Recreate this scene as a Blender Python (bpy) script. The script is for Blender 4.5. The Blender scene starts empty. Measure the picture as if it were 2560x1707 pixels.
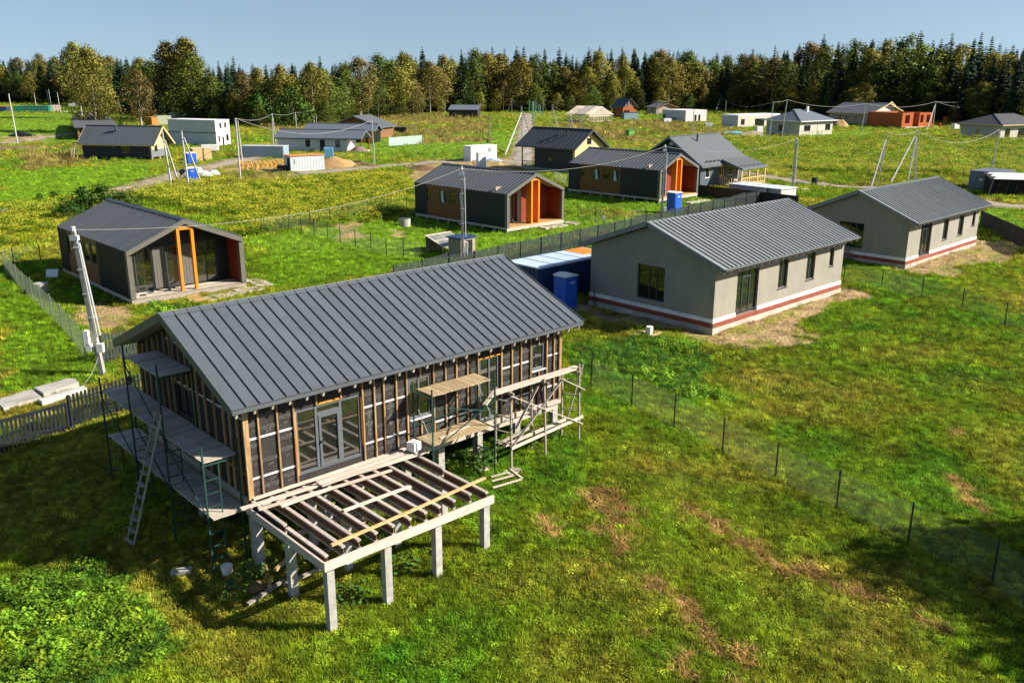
import bpy, bmesh, math, random
import numpy as np
from mathutils import Vector, Matrix, Euler
SC = bpy.context.scene
COL = SC.collection
R = math.radians
random.seed(7); rng = np.random.default_rng(7)

# ---------------------------------------------------------------- camera, sky, sun, exposure
CAMH, FPX, PIT, ROL = 12.0, 2222.857, R(16.4762), R(0.13606)
cam = bpy.data.objects.new('camera', bpy.data.cameras.new('camera')); COL.objects.link(cam)
cam.data.sensor_width = 36.0; cam.data.lens = 36.0*FPX/2560.0
cam.data.clip_start = 0.5; cam.data.clip_end = 6000
cam.matrix_world = Matrix.Translation((0,0,CAMH)) @ Matrix.Rotation(R(90)-PIT,4,'X') @ Matrix.Rotation(ROL,4,'Z')
SC.camera = cam
SUN_EL, SUN_AZ = R(31.6), R(-4)          # azimuth measured from +X, counter-clockwise
W = bpy.data.worlds.new('World'); SC.world = W; W.use_nodes = True
nt = W.node_tree; nt.nodes.clear()
sky = nt.nodes.new('ShaderNodeTexSky'); sky.sky_type = 'NISHITA'; sky.sun_disc = False
sky.sun_elevation = SUN_EL; sky.sun_rotation = R(90)-SUN_AZ; sky.altitude = 150
sky.air_density = 1.0; sky.dust_density = 0.8; sky.ozone_density = 1.0
bg = nt.nodes.new('ShaderNodeBackground'); bg.inputs['Strength'].default_value = 0.061
wo = nt.nodes.new('ShaderNodeOutputWorld')
_tc=nt.nodes.new('ShaderNodeTexCoord'); _mp=nt.nodes.new('ShaderNodeMapping'); _nz=nt.nodes.new('ShaderNodeVectorMath'); _nz.operation='NORMALIZE'
_mp.inputs['Scale'].default_value=(1,1,.85); _mp.inputs['Location'].default_value=(0,0,.12)      # keeps the clear blue of the day down to the horizon
nt.links.new(_tc.outputs['Generated'],_mp.inputs['Vector']); nt.links.new(_mp.outputs[0],_nz.inputs[0]); nt.links.new(_nz.outputs[0],sky.inputs[0])
nt.links.new(sky.outputs[0], bg.inputs['Color']); nt.links.new(bg.outputs[0], wo.inputs['Surface'])
sl = bpy.data.lights.new('sun', 'SUN'); sl.energy = 5.0; sl.angle = R(0.5); sl.color = (1.0, 0.93, 0.80)
sun = bpy.data.objects.new('sun', sl); COL.objects.link(sun)
sd = Vector((math.cos(SUN_EL)*math.cos(SUN_AZ), math.cos(SUN_EL)*math.sin(SUN_AZ), math.sin(SUN_EL)))
sun.rotation_euler = sd.to_track_quat('Z','Y').to_euler(); sun.location = sd*200
SC.view_settings.view_transform = 'Standard'; SC.view_settings.look = 'None'
SC.view_settings.exposure = 1.12; SC.view_settings.gamma = 1.0; SC.view_settings.use_curve_mapping = False
SC.cycles.max_bounces = 6; SC.cycles.diffuse_bounces = 1; SC.cycles.glossy_bounces = 3
SC.cycles.transmission_bounces = 4; SC.cycles.transparent_max_bounces = 8
SC.cycles.use_denoising = True

# ---------------------------------------------------------------- helpers: world positions
_c,_s = math.cos(PIT), math.sin(PIT); _cr,_sr = math.cos(ROL), math.sin(ROL)
def ray(px, py):
    x=(px-1280)/FPX; y=(py-853.5)/FPX
    x,y=_cr*x+_sr*y, -_sr*x+_cr*y
    return (x, _c-y*_s, -_s-y*_c)
def at_z(px, py, z):
    d=ray(px,py); t=(z-CAMH)/d[2]; return Vector((d[0]*t, d[1]*t, z))
def at_y(px, py, Y):
    d=ray(px,py); t=Y/d[1]; return Vector((d[0]*t, Y, CAMH+d[2]*t))
def project(X, Y, Z):
    Z=Z-CAMH; d=Y*_c-Z*_s; u=Y*_s+Z*_c; x=X/d; y=-u/d
    return 1280+FPX*(_cr*x-_sr*y), 853.5+FPX*(_sr*x+_cr*y)
class Frame:                               # a house's own axes: along, across, up
    def __init__(s,x,y,z,yaw): s.o=Vector((x,y,z)); s.yaw=yaw; s.a=Vector((math.cos(yaw),math.sin(yaw),0)); s.n=Vector((-math.sin(yaw),math.cos(yaw),0))
    def w(s,al,ac,z=0): return s.o+s.a*al+s.n*ac+Vector((0,0,z))
FA = Frame(-6.579,20.364,1.848,.742); FC = Frame(9.663,41.321,.207,.757); FD = Frame(25.797,57.463,.05,.766)
FB1 = Frame(-20.821,47.339,.302,.75); FB2 = Frame(-.408,70.741,.521,.785); FB3 = Frame(14.257,86.701,.831,.804)

# terrain height: nearly flat, with the slope under the frame house
_cp = []
for al,ac,z,r in [(0,-3.7,-.37,2.3),(4.5,-3.7,.30,2.2),(0,0,-.02,2.4),(5.5,0,.5,2.2),(11,0,.78,2.4),(11,6.7,.7,2.6),(0,6.7,.2,2.6),(5.5,6.7,.5,2.6),(-4,2,-.02,2.5),(2,-7,-.1,2.5),(8,-4,.45,2.4)]:
    p=FA.w(al,ac); _cp.append((p.x,p.y,z,r))
for F,z,pts in [(FC,.2,[(0,0),(6,0),(12.5,0),(0,8),(12.5,8)]),(FD,.05,[(0,0),(12,0),(0,7),(12,7)]),(FB1,-.13,[(3,0),(3,6),(3,11)]),(FB2,.08,[(3,0),(3,6),(3,11)]),(FB3,.40,[(3,0),(3,6),(3,11)])]:
    for al,ac in pts:
        p=F.w(al,ac); _cp.append((p.x,p.y,z,3.5))
for al,ac,z,r in [(-5,6,-.5,3),(-7,9,-.45,3),(-5,3,-.3,2.5),(-8,5,-.5,3)]:
    p=FA.w(al,ac); _cp.append((p.x,p.y,z,r))
_cp += [(10.8,21.8,-.1,3.5),(9.5,24,.0,3)]
_CP = np.array(_cp)
def hgt(x, y):
    x=np.asarray(x,float); y=np.asarray(y,float)
    num=np.full(x.shape,.2*.25); den=np.full(x.shape,.25)
    for cx,cy,z,r in _CP:
        w=np.exp(-((x-cx)**2+(y-cy)**2)/(2*r*r)); num=num+w*z; den=den+w
    b=.05*np.sin(x*.83+1.3*np.sin(y*.31))*np.sin(y*.71+.5)+.035*np.sin(x*2.1+y*1.3)*np.sin(y*1.7-x*.6)
    far=np.clip((np.hypot(x,y)-30)/200,0,1)
    return num/den+b*(1+2*far)
def H1(x,y): return float(hgt(np.array([x]),np.array([y]))[0])
def G(px,py):                              # ground point seen at a pixel of the 2560 px wide photograph
    z=.2
    for _ in range(6):
        p=at_z(px,py,z); z=H1(p.x,p.y)
    return Vector((p.x,p.y,z))
def GS(ox,oy,k): return lambda x,y: (ox+x*k, oy+y*k)
za=GS(0,150,.21259); zb=GS(480,250,.22109); zc=GS(1000,230,.21259); zd=GS(1380,220,.17857); ze=GS(1760,220,.17007)
zg=GS(2100,220,.21688); zh=GS(1580,320,.20408); z8=GS(1000,560,.2381); z5=GS(250,700,.44643); z6=GS(560,900,.47189)
z7=GS(1380,440,.5017); z4=GS(0,480,.3954); z2=GS(640,200,.36565); zl=GS(0,860,.17857); zf=GS(0,0,1.0884); zr=GS(1400,900,.5147)

# ---------------------------------------------------------------- helpers: materials
MATS={}
def mat(name, c1, c2=None, sc=4.0, rough=.75, metal=0.0, bump=0.0, bsc=None, stretch=(1,1,1), rnd=0.0, detail=6, spec=.4, trans=0.0, lo=.35, hi=.65, streak=0.0):
    if name in MATS: return MATS[name]
    m=bpy.data.materials.new(name); m.use_nodes=True; n=m.node_tree; N=n.nodes; Lk=n.links
    b=N['Principled BSDF']; b.inputs['Roughness'].default_value=rough; b.inputs['Metallic'].default_value=metal
    b.inputs['Specular IOR Level'].default_value=spec
    tc=N.new('ShaderNodeTexCoord'); mp=N.new('ShaderNodeMapping'); mp.inputs['Scale'].default_value=stretch
    oi=N.new('ShaderNodeObjectInfo')
    mul=N.new('ShaderNodeMath'); mul.operation='MULTIPLY'; mul.inputs[1].default_value=37.0
    Lk.new(oi.outputs['Random'],mul.inputs[0])
    add=N.new('ShaderNodeVectorMath'); add.operation='ADD'
    Lk.new(tc.outputs['Object'],add.inputs[0]); Lk.new(mul.outputs[0],add.inputs[1])
    Lk.new(add.outputs[0],mp.inputs['Vector'])
    no=N.new('ShaderNodeTexNoise'); no.inputs['Scale'].default_value=sc; no.inputs['Detail'].default_value=detail; no.inputs['Roughness'].default_value=.6
    Lk.new(mp.outputs[0],no.inputs['Vector'])
    rp=N.new('ShaderNodeValToRGB'); rp.color_ramp.elements[0].position=lo; rp.color_ramp.elements[1].position=hi
    c2=c2 or tuple(v*.8 for v in c1)
    rp.color_ramp.elements[0].color=(*c2,1); rp.color_ramp.elements[1].color=(*c1,1)
    Lk.new(no.outputs['Fac'],rp.inputs[0]); out=rp.outputs[0]
    if rnd>0:
        hs=N.new('ShaderNodeHueSaturation'); mr=N.new('ShaderNodeMapRange')
        mr.inputs['To Min'].default_value=1-rnd; mr.inputs['To Max'].default_value=1+rnd
        Lk.new(oi.outputs['Random'],mr.inputs['Value']); Lk.new(mr.outputs[0],hs.inputs['Value']); Lk.new(out,hs.inputs['Color']); out=hs.outputs[0]
    if streak>0:                           # rain streaks and blotches
        for st,sc_ in (((2.2,2.2,.22),1.4),((1,1,1),.55)):
            m3=N.new('ShaderNodeMapping'); m3.inputs['Scale'].default_value=st; n3=N.new('ShaderNodeTexNoise'); n3.inputs['Scale'].default_value=sc_; n3.inputs['Detail'].default_value=9; n3.inputs['Roughness'].default_value=.65
            Lk.new(add.outputs[0],m3.inputs['Vector']); Lk.new(m3.outputs[0],n3.inputs['Vector']); r3=N.new('ShaderNodeMapRange'); r3.inputs['From Min'].default_value=.3; r3.inputs['From Max'].default_value=.7; r3.inputs['To Min'].default_value=1-streak; r3.inputs['To Max'].default_value=1+streak*.6
            Lk.new(n3.outputs['Fac'],r3.inputs['Value']); v3=N.new('ShaderNodeVectorMath'); v3.operation='SCALE'; Lk.new(out,v3.inputs[0]); Lk.new(r3.outputs[0],v3.inputs['Scale']); out=v3.outputs[0]
    Lk.new(out,b.inputs['Base Color'])
    if bump>0:
        n2=N.new('ShaderNodeTexNoise'); n2.inputs['Scale'].default_value=bsc or sc*4; n2.inputs['Detail'].default_value=4
        Lk.new(mp.outputs[0],n2.inputs['Vector'])
        bp=N.new('ShaderNodeBump'); bp.inputs['Strength'].default_value=bump; bp.inputs['Distance'].default_value=.02
        Lk.new(n2.outputs['Fac'],bp.inputs['Height']); Lk.new(bp.outputs[0],b.inputs['Normal'])
    if trans>0:
        tr=N.new('ShaderNodeBsdfTranslucent'); mx=N.new('ShaderNodeMixShader'); mx.inputs[0].default_value=trans
        Lk.new(out,tr.inputs['Color']); Lk.new(b.outputs[0],mx.inputs[1]); Lk.new(tr.outputs[0],mx.inputs[2])
        Lk.new(mx.outputs[0],N['Material Output'].inputs['Surface'])
    MATS[name]=m; return m
def courses(m,w,h,mortar=.62,ms=.02):
    """faint block courses for walls too far away for single blocks"""
    n=m.node_tree; N=n.nodes; L=n.links; b=N['Principled BSDF']; lk=b.inputs['Base Color'].links[0]; src_=lk.from_socket
    tc=N.new('ShaderNodeTexCoord'); sx=N.new('ShaderNodeSeparateXYZ'); cx=N.new('ShaderNodeCombineXYZ'); L.new(tc.outputs['Object'],sx.inputs[0]); L.new(sx.outputs['X'],cx.inputs['X']); L.new(sx.outputs['Z'],cx.inputs['Y'])
    bt=N.new('ShaderNodeTexBrick'); bt.inputs['Scale'].default_value=1.0; bt.inputs['Brick Width'].default_value=w; bt.inputs['Row Height'].default_value=h; bt.inputs['Mortar Size'].default_value=ms
    bt.inputs['Color1'].default_value=(1,1,1,1); bt.inputs['Color2'].default_value=(.86,.86,.86,1); bt.inputs['Mortar'].default_value=(mortar,mortar,mortar,1); L.new(cx.outputs[0],bt.inputs['Vector'])
    mx=N.new('ShaderNodeVectorMath'); mx.operation='MULTIPLY'; L.new(src_,mx.inputs[0]); L.new(bt.outputs['Color'],mx.inputs[1]); L.new(mx.outputs[0],b.inputs['Base Color']); return m
def glass(name, col=(.012,.015,.018), rough=.02, ior=1.9):
    if name in MATS: return MATS[name]
    m=mat(name,col,tuple(v*.7 for v in col),sc=.6,rough=rough,spec=.5); m.node_tree.nodes['Principled BSDF'].inputs['IOR'].default_value=ior
    return m
ROOF_A=mat('charcoal_sheet_metal',(.092,.105,.119),(.082,.093,.106),sc=1.2,rough=.42,rnd=.07,streak=.07,bump=.04,bsc=60)
ROOF_C=mat('grey_sheet_metal',(.205,.222,.230),(.18,.195,.203),sc=1.2,rough=.45,rnd=.07,streak=.07,bump=.05,bsc=50)
ROOF_B=mat('dark_sheet_metal',(.062,.072,.086),(.052,.060,.072),sc=2,rough=.42,rnd=.06)
CLAD=mat('dark_wall_sheet',(.0105,.012,.0145),(.008,.009,.011),sc=2,rough=.5,rnd=.1)
TILE=mat('dark_metal_tile',(.050,.056,.066),(.038,.043,.05),sc=3,rough=.45)
TRIM=mat('taupe_trim',(.115,.108,.090),(.095,.09,.075),sc=3,rough=.6)
MEMB=mat('black_membrane',(.042,.036,.034),(.029,.025,.024),sc=3,rough=.8,bump=.25,bsc=30,spec=.15)
PRINT=mat('grey_print',(.22,.22,.22),(.09,.09,.09),sc=9,rough=.8)
TAPE=mat('silver_tape',(.78,.74,.76),(.6,.57,.6),sc=8,rough=.35,bump=.3,bsc=40)
PINE=mat('fresh_pine',(.56,.37,.17),(.40,.24,.10),sc=6,rough=.75,stretch=(1,1,6),rnd=.22,bump=.2)
BATT=mat('stained_batten',(.38,.24,.105),(.22,.13,.055),sc=5,rough=.7,stretch=(3,3,.5),rnd=.25)
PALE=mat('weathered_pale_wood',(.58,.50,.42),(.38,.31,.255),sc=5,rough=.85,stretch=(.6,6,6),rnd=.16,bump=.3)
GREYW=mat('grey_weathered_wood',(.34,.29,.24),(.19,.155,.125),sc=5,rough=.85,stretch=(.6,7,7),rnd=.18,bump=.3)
JOIST=mat('lvl_joist',(.47,.40,.35),(.32,.265,.225),sc=5,rough=.8,stretch=(.7,6,6),rnd=.12)
OSB=mat('osb_web',(.17,.09,.05),(.09,.045,.025),sc=12,rough=.85)
DECKW=mat('tan_deck_board',(.42,.32,.18),(.29,.21,.115),sc=5,rough=.85,stretch=(6,.8,6),rnd=.2,bump=.3)
DECKD=mat('grey_deck_board',(.48,.42,.34),(.33,.285,.23),sc=5,rough=.85,stretch=(6,.8,6),rnd=.2,bump=.3)
CONC=mat('concrete',(.40,.385,.35),(.27,.26,.235),sc=5,rough=.9,bump=.25,bsc=30,rnd=.08)
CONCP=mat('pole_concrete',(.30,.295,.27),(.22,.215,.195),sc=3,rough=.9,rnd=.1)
PLAST=mat('grey_plaster',(.290,.268,.222),(.240,.222,.185),sc=.9,rough=.93,bump=.2,bsc=30,detail=12,lo=.25,hi=.75,streak=.085)
WHITEP=mat('white_insulation',(.78,.78,.76),(.66,.66,.64),sc=3,rough=.85,streak=.12)
BRICK=mat('red_brick',(.33,.085,.05),(.21,.055,.035),sc=14,rough=.9,bump=.4,rnd=.2)
PLINTH=mat('pale_plinth',(.50,.46,.39),(.36,.33,.275),sc=2.5,rough=.92,streak=.22)
FRAMEM=mat('grey_window_frame',(.105,.118,.128),(.095,.107,.115),sc=3,rough=.4)
FRAMED=mat('dark_window_frame',(.035,.045,.048),(.03,.036,.04),sc=3,rough=.45)
GREEN=mat('green_scaffold_paint',(.010,.058,.044),(.015,.038,.034),sc=15,rough=.5)
FENCEM=mat('grey_fence_metal',(.040,.052,.058),(.032,.042,.047),sc=4,rough=.5,rnd=.08)
GALV=mat('galvanised_wire',(.30,.34,.20),(.22,.26,.15),sc=8,rough=.6)
POSTG=mat('dark_green_post',(.018,.035,.03),(.012,.025,.02),sc=8,rough=.5)
WHITE=mat('white_paint',(.80,.79,.77),(.70,.69,.67),sc=3,rough=.7)
BLUE=mat('blue_plastic',(.012,.115,.62),(.010,.09,.5),sc=3,rough=.4,spec=.5)
BLUES=mat('blue_sheet',(.016,.050,.145),(.012,.036,.10),sc=4,rough=.45)
ORANGE=mat('orange_glazed_timber',(.80,.24,.012),(.62,.16,.008),sc=6,rough=.5,stretch=(4,4,.5))
ORWALL=mat('red_orange_cladding',(.21,.026,.006),(.15,.018,.004),sc=5,rough=.6,stretch=(5,5,.5),rnd=.1)
ORSIDE=mat('amber_timber_cladding',(.20,.078,.010),(.135,.05,.006),sc=4,rough=.6,stretch=(5,5,.4),rnd=.12)
BEIGE=mat('beige_board',(.36,.29,.215),(.30,.24,.175),sc=5,rough=.75,stretch=(6,6,.5))
GLASS=glass('window_glass',(.010,.012,.013),.02,1.6); GLASSB=glass('pale_sky_glass',(.05,.07,.09),.04,1.8); GLASSR=glass('patio_glass',(.016,.018,.014),.015,2.5)
BLACK=mat('black_gap',(.008,.008,.008),(.006,.006,.006),rough=.9)
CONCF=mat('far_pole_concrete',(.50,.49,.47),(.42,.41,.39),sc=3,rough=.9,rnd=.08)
WIRE=mat('cable_sheath',(.30,.29,.26),(.2,.2,.18),rough=.7)
SAND=mat('sand',(.42,.27,.11),(.30,.18,.07),sc=3,rough=.95,bump=.6,bsc=9)
SOIL=mat('brown_soil',(.20,.115,.055),(.10,.055,.028),sc=3,rough=.97,bump=.9,bsc=9)

FENCEN=mat('slate_fence_metal',(.018,.024,.031),(.014,.019,.024),sc=4,rough=.85,rnd=.1,spec=.1)
TILEG=mat('grey_metal_tile',(.095,.105,.12),(.075,.083,.095),sc=3,rough=.5)
# ---------------------------------------------------------------- helpers: meshes and objects
class MB:
    def __init__(s): s.v=[]; s.f=[]; s.m=[]; s.mi=0
    def poly(s, pts):
        i=len(s.v); s.v+= [tuple(p) for p in pts]; s.f.append(tuple(range(i,i+len(pts)))); s.m.append(s.mi)
    def hexa(s, p):                      # 8 corners: bottom ring then top ring, both counter-clockwise from above
        i=len(s.v); s.v+=[tuple(q) for q in p]
        for f in ((3,2,1,0),(4,5,6,7),(0,1,5,4),(1,2,6,5),(2,3,7,6),(3,0,4,7)): s.f.append(tuple(i+k for k in f)); s.m.append(s.mi)
    def box(s,x0,x1,y0,y1,z0,z1): s.hexa([(x0,y0,z0),(x1,y0,z0),(x1,y1,z0),(x0,y1,z0),(x0,y0,z1),(x1,y0,z1),(x1,y1,z1),(x0,y1,z1)])
    def beam(s,p,q,w,h,up=(0,0,1),w2=None,h2=None):
        p=Vector(p);q=Vector(q);d=(q-p).normalized();u=Vector(up)
        if abs(d.dot(u))>.98: u=Vector((1,0,0)) if abs(d.x)<.9 else Vector((0,1,0))
        r=d.cross(u).normalized();u=r.cross(d)
        w2=w2 or w;h2=h2 or h
        s.hexa([p-r*w/2-u*h/2,p+r*w/2-u*h/2,q+r*w2/2-u*h2/2,q-r*w2/2-u*h2/2,p-r*w/2+u*h/2,p+r*w/2+u*h/2,q+r*w2/2+u*h2/2,q-r*w2/2+u*h2/2])
    def tube(s,p,q,r,n=6,r2=None,caps=True):
        p=Vector(p);q=Vector(q);d=(q-p).normalized();u=Vector((0,0,1)) if abs(d.z)<.9 else Vector((1,0,0))
        a=d.cross(u).normalized();b=a.cross(d);r2=r if r2 is None else r2;i=len(s.v)
        for k in range(n):
            t=2*math.pi*k/n;o=a*math.cos(t)+b*math.sin(t)
            s.v.append(tuple(p+o*r)); s.v.append(tuple(q+o*r2))
        for k in range(n):
            j=(k+1)%n; s.f.append((i+2*k,i+2*k+1,i+2*j+1,i+2*j)); s.m.append(s.mi)
        if caps:
            s.f.append(tuple(i+2*k for k in range(n))); s.m.append(s.mi)
            s.f.append(tuple(i+2*k+1 for k in reversed(range(n)))); s.m.append(s.mi)
    def prism(s, pts2, y0, y1):          # polygon in the x-z plane, extruded along y
        n=len(pts2); i=len(s.v)
        s.v+=[(x,y0,z) for x,z in pts2]+[(x,y1,z) for x,z in pts2]
        s.f.append(tuple(i+k for k in range(n))); s.f.append(tuple(i+n+k for k in reversed(range(n)))); s.m+=[s.mi]*2
        for k in range(n):
            j=(k+1)%n; s.f.append((i+j,i+k,i+n+k,i+n+j)); s.m.append(s.mi)
    def mesh(s,name,mats,smooth=False):
        me=bpy.data.meshes.new(name); me.from_pydata(s.v,[],s.f); 
        for m in (mats if isinstance(mats,(list,tuple)) else [mats]): me.materials.append(m)
        if any(s.m): me.polygons.foreach_set('material_index',s.m)
        bm=bmesh.new(); bm.from_mesh(me); bmesh.ops.recalc_face_normals(bm,faces=bm.faces); bm.to_mesh(me); bm.free()
        if smooth: me.polygons.foreach_set('use_smooth',[True]*len(me.polygons))
        me.update(); return me
    def build(s,name,mats,parent=None,loc=None,rotz=0,smooth=False):
        return put(name,s.mesh(name,mats,smooth),parent,loc,rotz)
def put(name, me, parent=None, loc=None, rotz=0, mtx=None):
    o=bpy.data.objects.new(name,me); COL.objects.link(o)
    if parent: o.parent=parent
    if mtx is not None: o.matrix_basis=mtx
    else:
        if loc is not None: o.location=loc
        if rotz: o.rotation_euler=(0,0,rotz)
    return o
def tag(o,label=None,cat=None,group=None,kind=None):
    if label: o['label']=label
    if cat: o['category']=cat
    if group: o['group']=group
    if kind: o['kind']=kind
    return o
def thing(name,label,cat,loc=(0,0,0),rotz=0,group=None):
    o=bpy.data.objects.new(name,None); COL.objects.link(o); o.empty_display_size=.2
    o.location=loc; o.rotation_euler=(0,0,rotz); return tag(o,label,cat,group)
def solo(name,mb,mats,label,cat,group=None,loc=None,rotz=0,smooth=False):
    return tag(mb.build(name,mats,None,loc,rotz,smooth),label,cat,group)
_CACHE={}
def boxp(name,parent,m,c,d,rotz=0,mtx=None):        # a box part; equal boxes share one mesh
    k=(m.name,round(d[0],3),round(d[1],3),round(d[2],3))
    if k not in _CACHE:
        b=MB(); b.box(-d[0]/2,d[0]/2,-d[1]/2,d[1]/2,-d[2]/2,d[2]/2); _CACHE[k]=b.mesh('box_'+m.name,m)
    return put(name,_CACHE[k],parent,c,rotz,mtx)
def beamp(name,parent,m,p,q,w,h,up=(0,0,1)):        # a straight timber or tube as a part
    p=Vector(p);q=Vector(q);d=q-p;L=d.length;d.normalize();u=Vector(up)
    if abs(d.dot(u))>.98: u=Vector((0,1,0)) if abs(d.y)<.9 else Vector((1,0,0))
    r=u.cross(d).normalized();u=d.cross(r)
    M=Matrix.Translation((p+q)/2)@Matrix(((d.x,r.x,u.x,0),(d.y,r.y,u.y,0),(d.z,r.z,u.z,0),(0,0,0,1)))
    return boxp(name,parent,m,None,(L,w,h),mtx=M)
def box8(name,parent,m,x0,x1,y0,y1,z0,z1): return boxp(name,parent,m,((x0+x1)/2,(y0+y1)/2,(z0+z1)/2),(x1-x0,y1-y0,z1-z0))
def slope(parent,p0,p1,d,n,m,t=.03,seam=.035,sw=.013,name='roof_panel',wave=None):
    """one side of a pitched roof: n standing-seam sheets between ridge ends p0,p1 running down by the vector d"""
    p0=Vector(p0);p1=Vector(p1);d=Vector(d)
    if (p1-p0).cross(d).z<0: p0,p1=p1,p0
    x=(p1-p0).normalized(); y=d.normalized(); z=x.cross(y); pw=(p1-p0).length/n
    k=('slope',m.name,round(pw,3),round(d.length,3),t,seam)
    if k not in _CACHE:
        b=MB(); b.box(0.002,pw-.002,0,d.length,0,t)
        if seam: b.box(-sw/2,sw/2,0,d.length+.004,t-.004,t+seam)
        _CACHE[k]=b.mesh('roof_sheet',m)
    for i in range(n):
        o=p0+x*(pw*i); tw=random.uniform(-.007,.007) if seam else 0; zz=z; z_=(z+x*tw).normalized(); x_=y.cross(z_)
        M=Matrix(((x_.x,y.x,z_.x,o.x),(x_.y,y.y,z_.y,o.y),(x_.z,y.z,z_.z,o.z),(0,0,0,1)))
        put(name,_CACHE[k],parent,mtx=M)
def wall(parent,m,L,z0,z1,t,openings=(),loc=(0,0,0),rotz=0,ridge=None,name='wall',eps=.0):
    """a wall along local x, thickness inwards (+y), with real openings (u0,u1,v0,v1) and an optional gable"""
    b=MB(); xs=sorted({0,L,*[o[0] for o in openings],*[o[1] for o in openings]}); zs=sorted({z0,z1,*[o[2] for o in openings],*[o[3] for o in openings]})
    for i in range(len(xs)-1):
        run=None
        for j in range(len(zs)-1):
            cx,cz=(xs[i]+xs[i+1])/2,(zs[j]+zs[j+1])/2
            hole=any(o[0]<cx<o[1] and o[2]<cz<o[3] for o in openings)
            if not hole: run=(run[0],zs[j+1]) if run else (zs[j],zs[j+1])
            if hole or j==len(zs)-2:
                if run: b.box(xs[i],xs[i+1],0,t,run[0],run[1])
                run=None
    if ridge: b.prism([(0,z1),(L,z1),(L/2,ridge)],0,t)
    return b.build(name,m,parent,loc,rotz)
def window(parent,u0,u1,v0,v1,loc=(0,0,0),rotz=0,fm=None,gm=None,mull=(),trans=(),fw=.06,dep=.05,name='window',sill=None,door=None):
    fm=fm or FRAMED; gm=gm or GLASS
    b=MB(); y0,y1=dep,dep+.07
    b.box(u0,u1,y0,y1,v0,v0+fw); b.box(u0,u1,y0,y1,v1-fw,v1)
    b.box(u0,u0+fw,y0,y1,v0+fw,v1-fw); b.box(u1-fw,u1,y0,y1,v0+fw,v1-fw)
    xs=[u0]+[q for q in mull]+[u1]
    for q in mull: b.box(q-fw/2,q+fw/2,y0,y1,v0+fw,v1-fw)
    w=b.build(name,fm,parent,loc,rotz)
    for i in range(len(xs)-1):
        a=xs[i]+(fw if i==0 else fw/2); c=xs[i+1]-(fw if i==len(xs)-2 else fw/2)
        p=MB(); p.box(a,c,y0+.03,y0+.045,v0+fw,v1-fw); p.build('pane',gm,w)
    for q in trans:
        i,zq=q; a=xs[i]; c=xs[i+1]; t_=MB(); t_.box(a+fw*.5,c-fw*.5,y0-.004,y1,zq-fw/2,zq+fw/2); t_.build('transom',fm,w)
    if sill is not None:
        s_=MB(); s_.box(u0-.04,u1+.04,-.06,dep,v0-.03,v0); s_.build('sill',sill,w)
    return w
# ---------------------------------------------------------------- ground: zones, terrain sheet, roads
def vnoise(x,y,sc,seed=0):
    x=np.asarray(x)*sc+seed*17.3; y=np.asarray(y)*sc-seed*9.1
    xi=np.floor(x);yi=np.floor(y);fx=x-xi;fy=y-yi;fx=fx*fx*(3-2*fx);fy=fy*fy*(3-2*fy)
    def h(a,b):
        v=np.sin(a*127.1+b*311.7+seed*74.7)*43758.5453; return v-np.floor(v)
    return (h(xi,yi)*(1-fx)+h(xi+1,yi)*fx)*(1-fy)+(h(xi,yi+1)*(1-fx)+h(xi+1,yi+1)*fx)*fy
def fbm(x,y,sc,seed=0,o=4):
    t=0;a=.5;n=0
    for k in range(o): t=t+a*vnoise(x,y,sc*2**k,seed+k);n+=a;a*=.55
    return t/n
def inpoly(x,y,P):
    r=np.zeros(x.shape,bool);n=len(P);j=n-1
    for i in range(n):
        xi,yi=P[i];xj,yj=P[j]
        if yi!=yj: r^=((yi>y)!=(yj>y))&(x<(xj-xi)*(y-yi)/(yj-yi)+xi)
        j=i
    return r
def dline(x,y,P):
    d=np.full(x.shape,1e9)
    for (ax,ay),(bx,by) in zip(P[:-1],P[1:]):
        vx,vy=bx-ax,by-ay;t=np.clip(((x-ax)*vx+(y-ay)*vy)/(vx*vx+vy*vy+1e-9),0,1)
        d=np.minimum(d,np.hypot(x-ax-t*vx,y-ay-t*vy))
    return d
def PG(pts): return [(lambda p:(p.x,p.y))(G(*zf(*q))) for q in pts]
YEL=[PG([(0,480),(130,472),(280,455),(420,415),(620,420),(900,405),(960,440),(940,505),(720,530),(560,545),(560,500),(400,480),(250,440),(120,500),(60,600),(0,640)]),
     PG([(1640,322),(2100,312),(2352,322),(2352,395),(2220,425),(2100,415),(1900,400),(1770,380),(1600,335)])]
TALL=[PG([(560,275),(900,262),(1120,265),(1120,325),(900,335),(860,300),(620,300)]),PG([(1230,285),(1500,278),(1700,298),(1660,322),(1500,330),(1390,322),(1290,292)]),
      PG([(40,335),(180,340),(190,375),(60,395)]),PG([(390,418),(560,398),(640,402),(700,415),(560,440),(400,450)])]
LUSH=[PG([(560,545),(800,520),(950,500),(1300,560),(1500,480),(1600,480),(1560,500),(1100,590),(760,650),(620,660)]),PG([(0,262),(230,262),(280,330),(0,330)]),
      PG([(640,340),(900,300),(1180,300),(1180,340),(900,352)]),PG([(2270,478),(2352,480),(2352,525),(2270,510)]),PG([(0,640),(40,620),(200,760),(240,850),(200,880),(0,900)]),
      PG([(0,395),(150,385),(380,375),(280,440),(0,470)]),PG([(1640,325),(1990,300),(2010,320),(1700,330)])]
WEED=[PG([(1325,800),(1480,770),(1580,775),(1640,830),(1600,915),(1470,862),(1350,862)]),PG([(0,1320),(240,1300),(330,1390),(380,1480),(260,1568),(0,1600)]),
      PG([(540,1150),(700,1200),(1000,1100),(1130,1050),(1180,990),(1060,940),(560,1130)]),PG([(330,690),(480,700),(430,730),(330,715)])]
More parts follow.
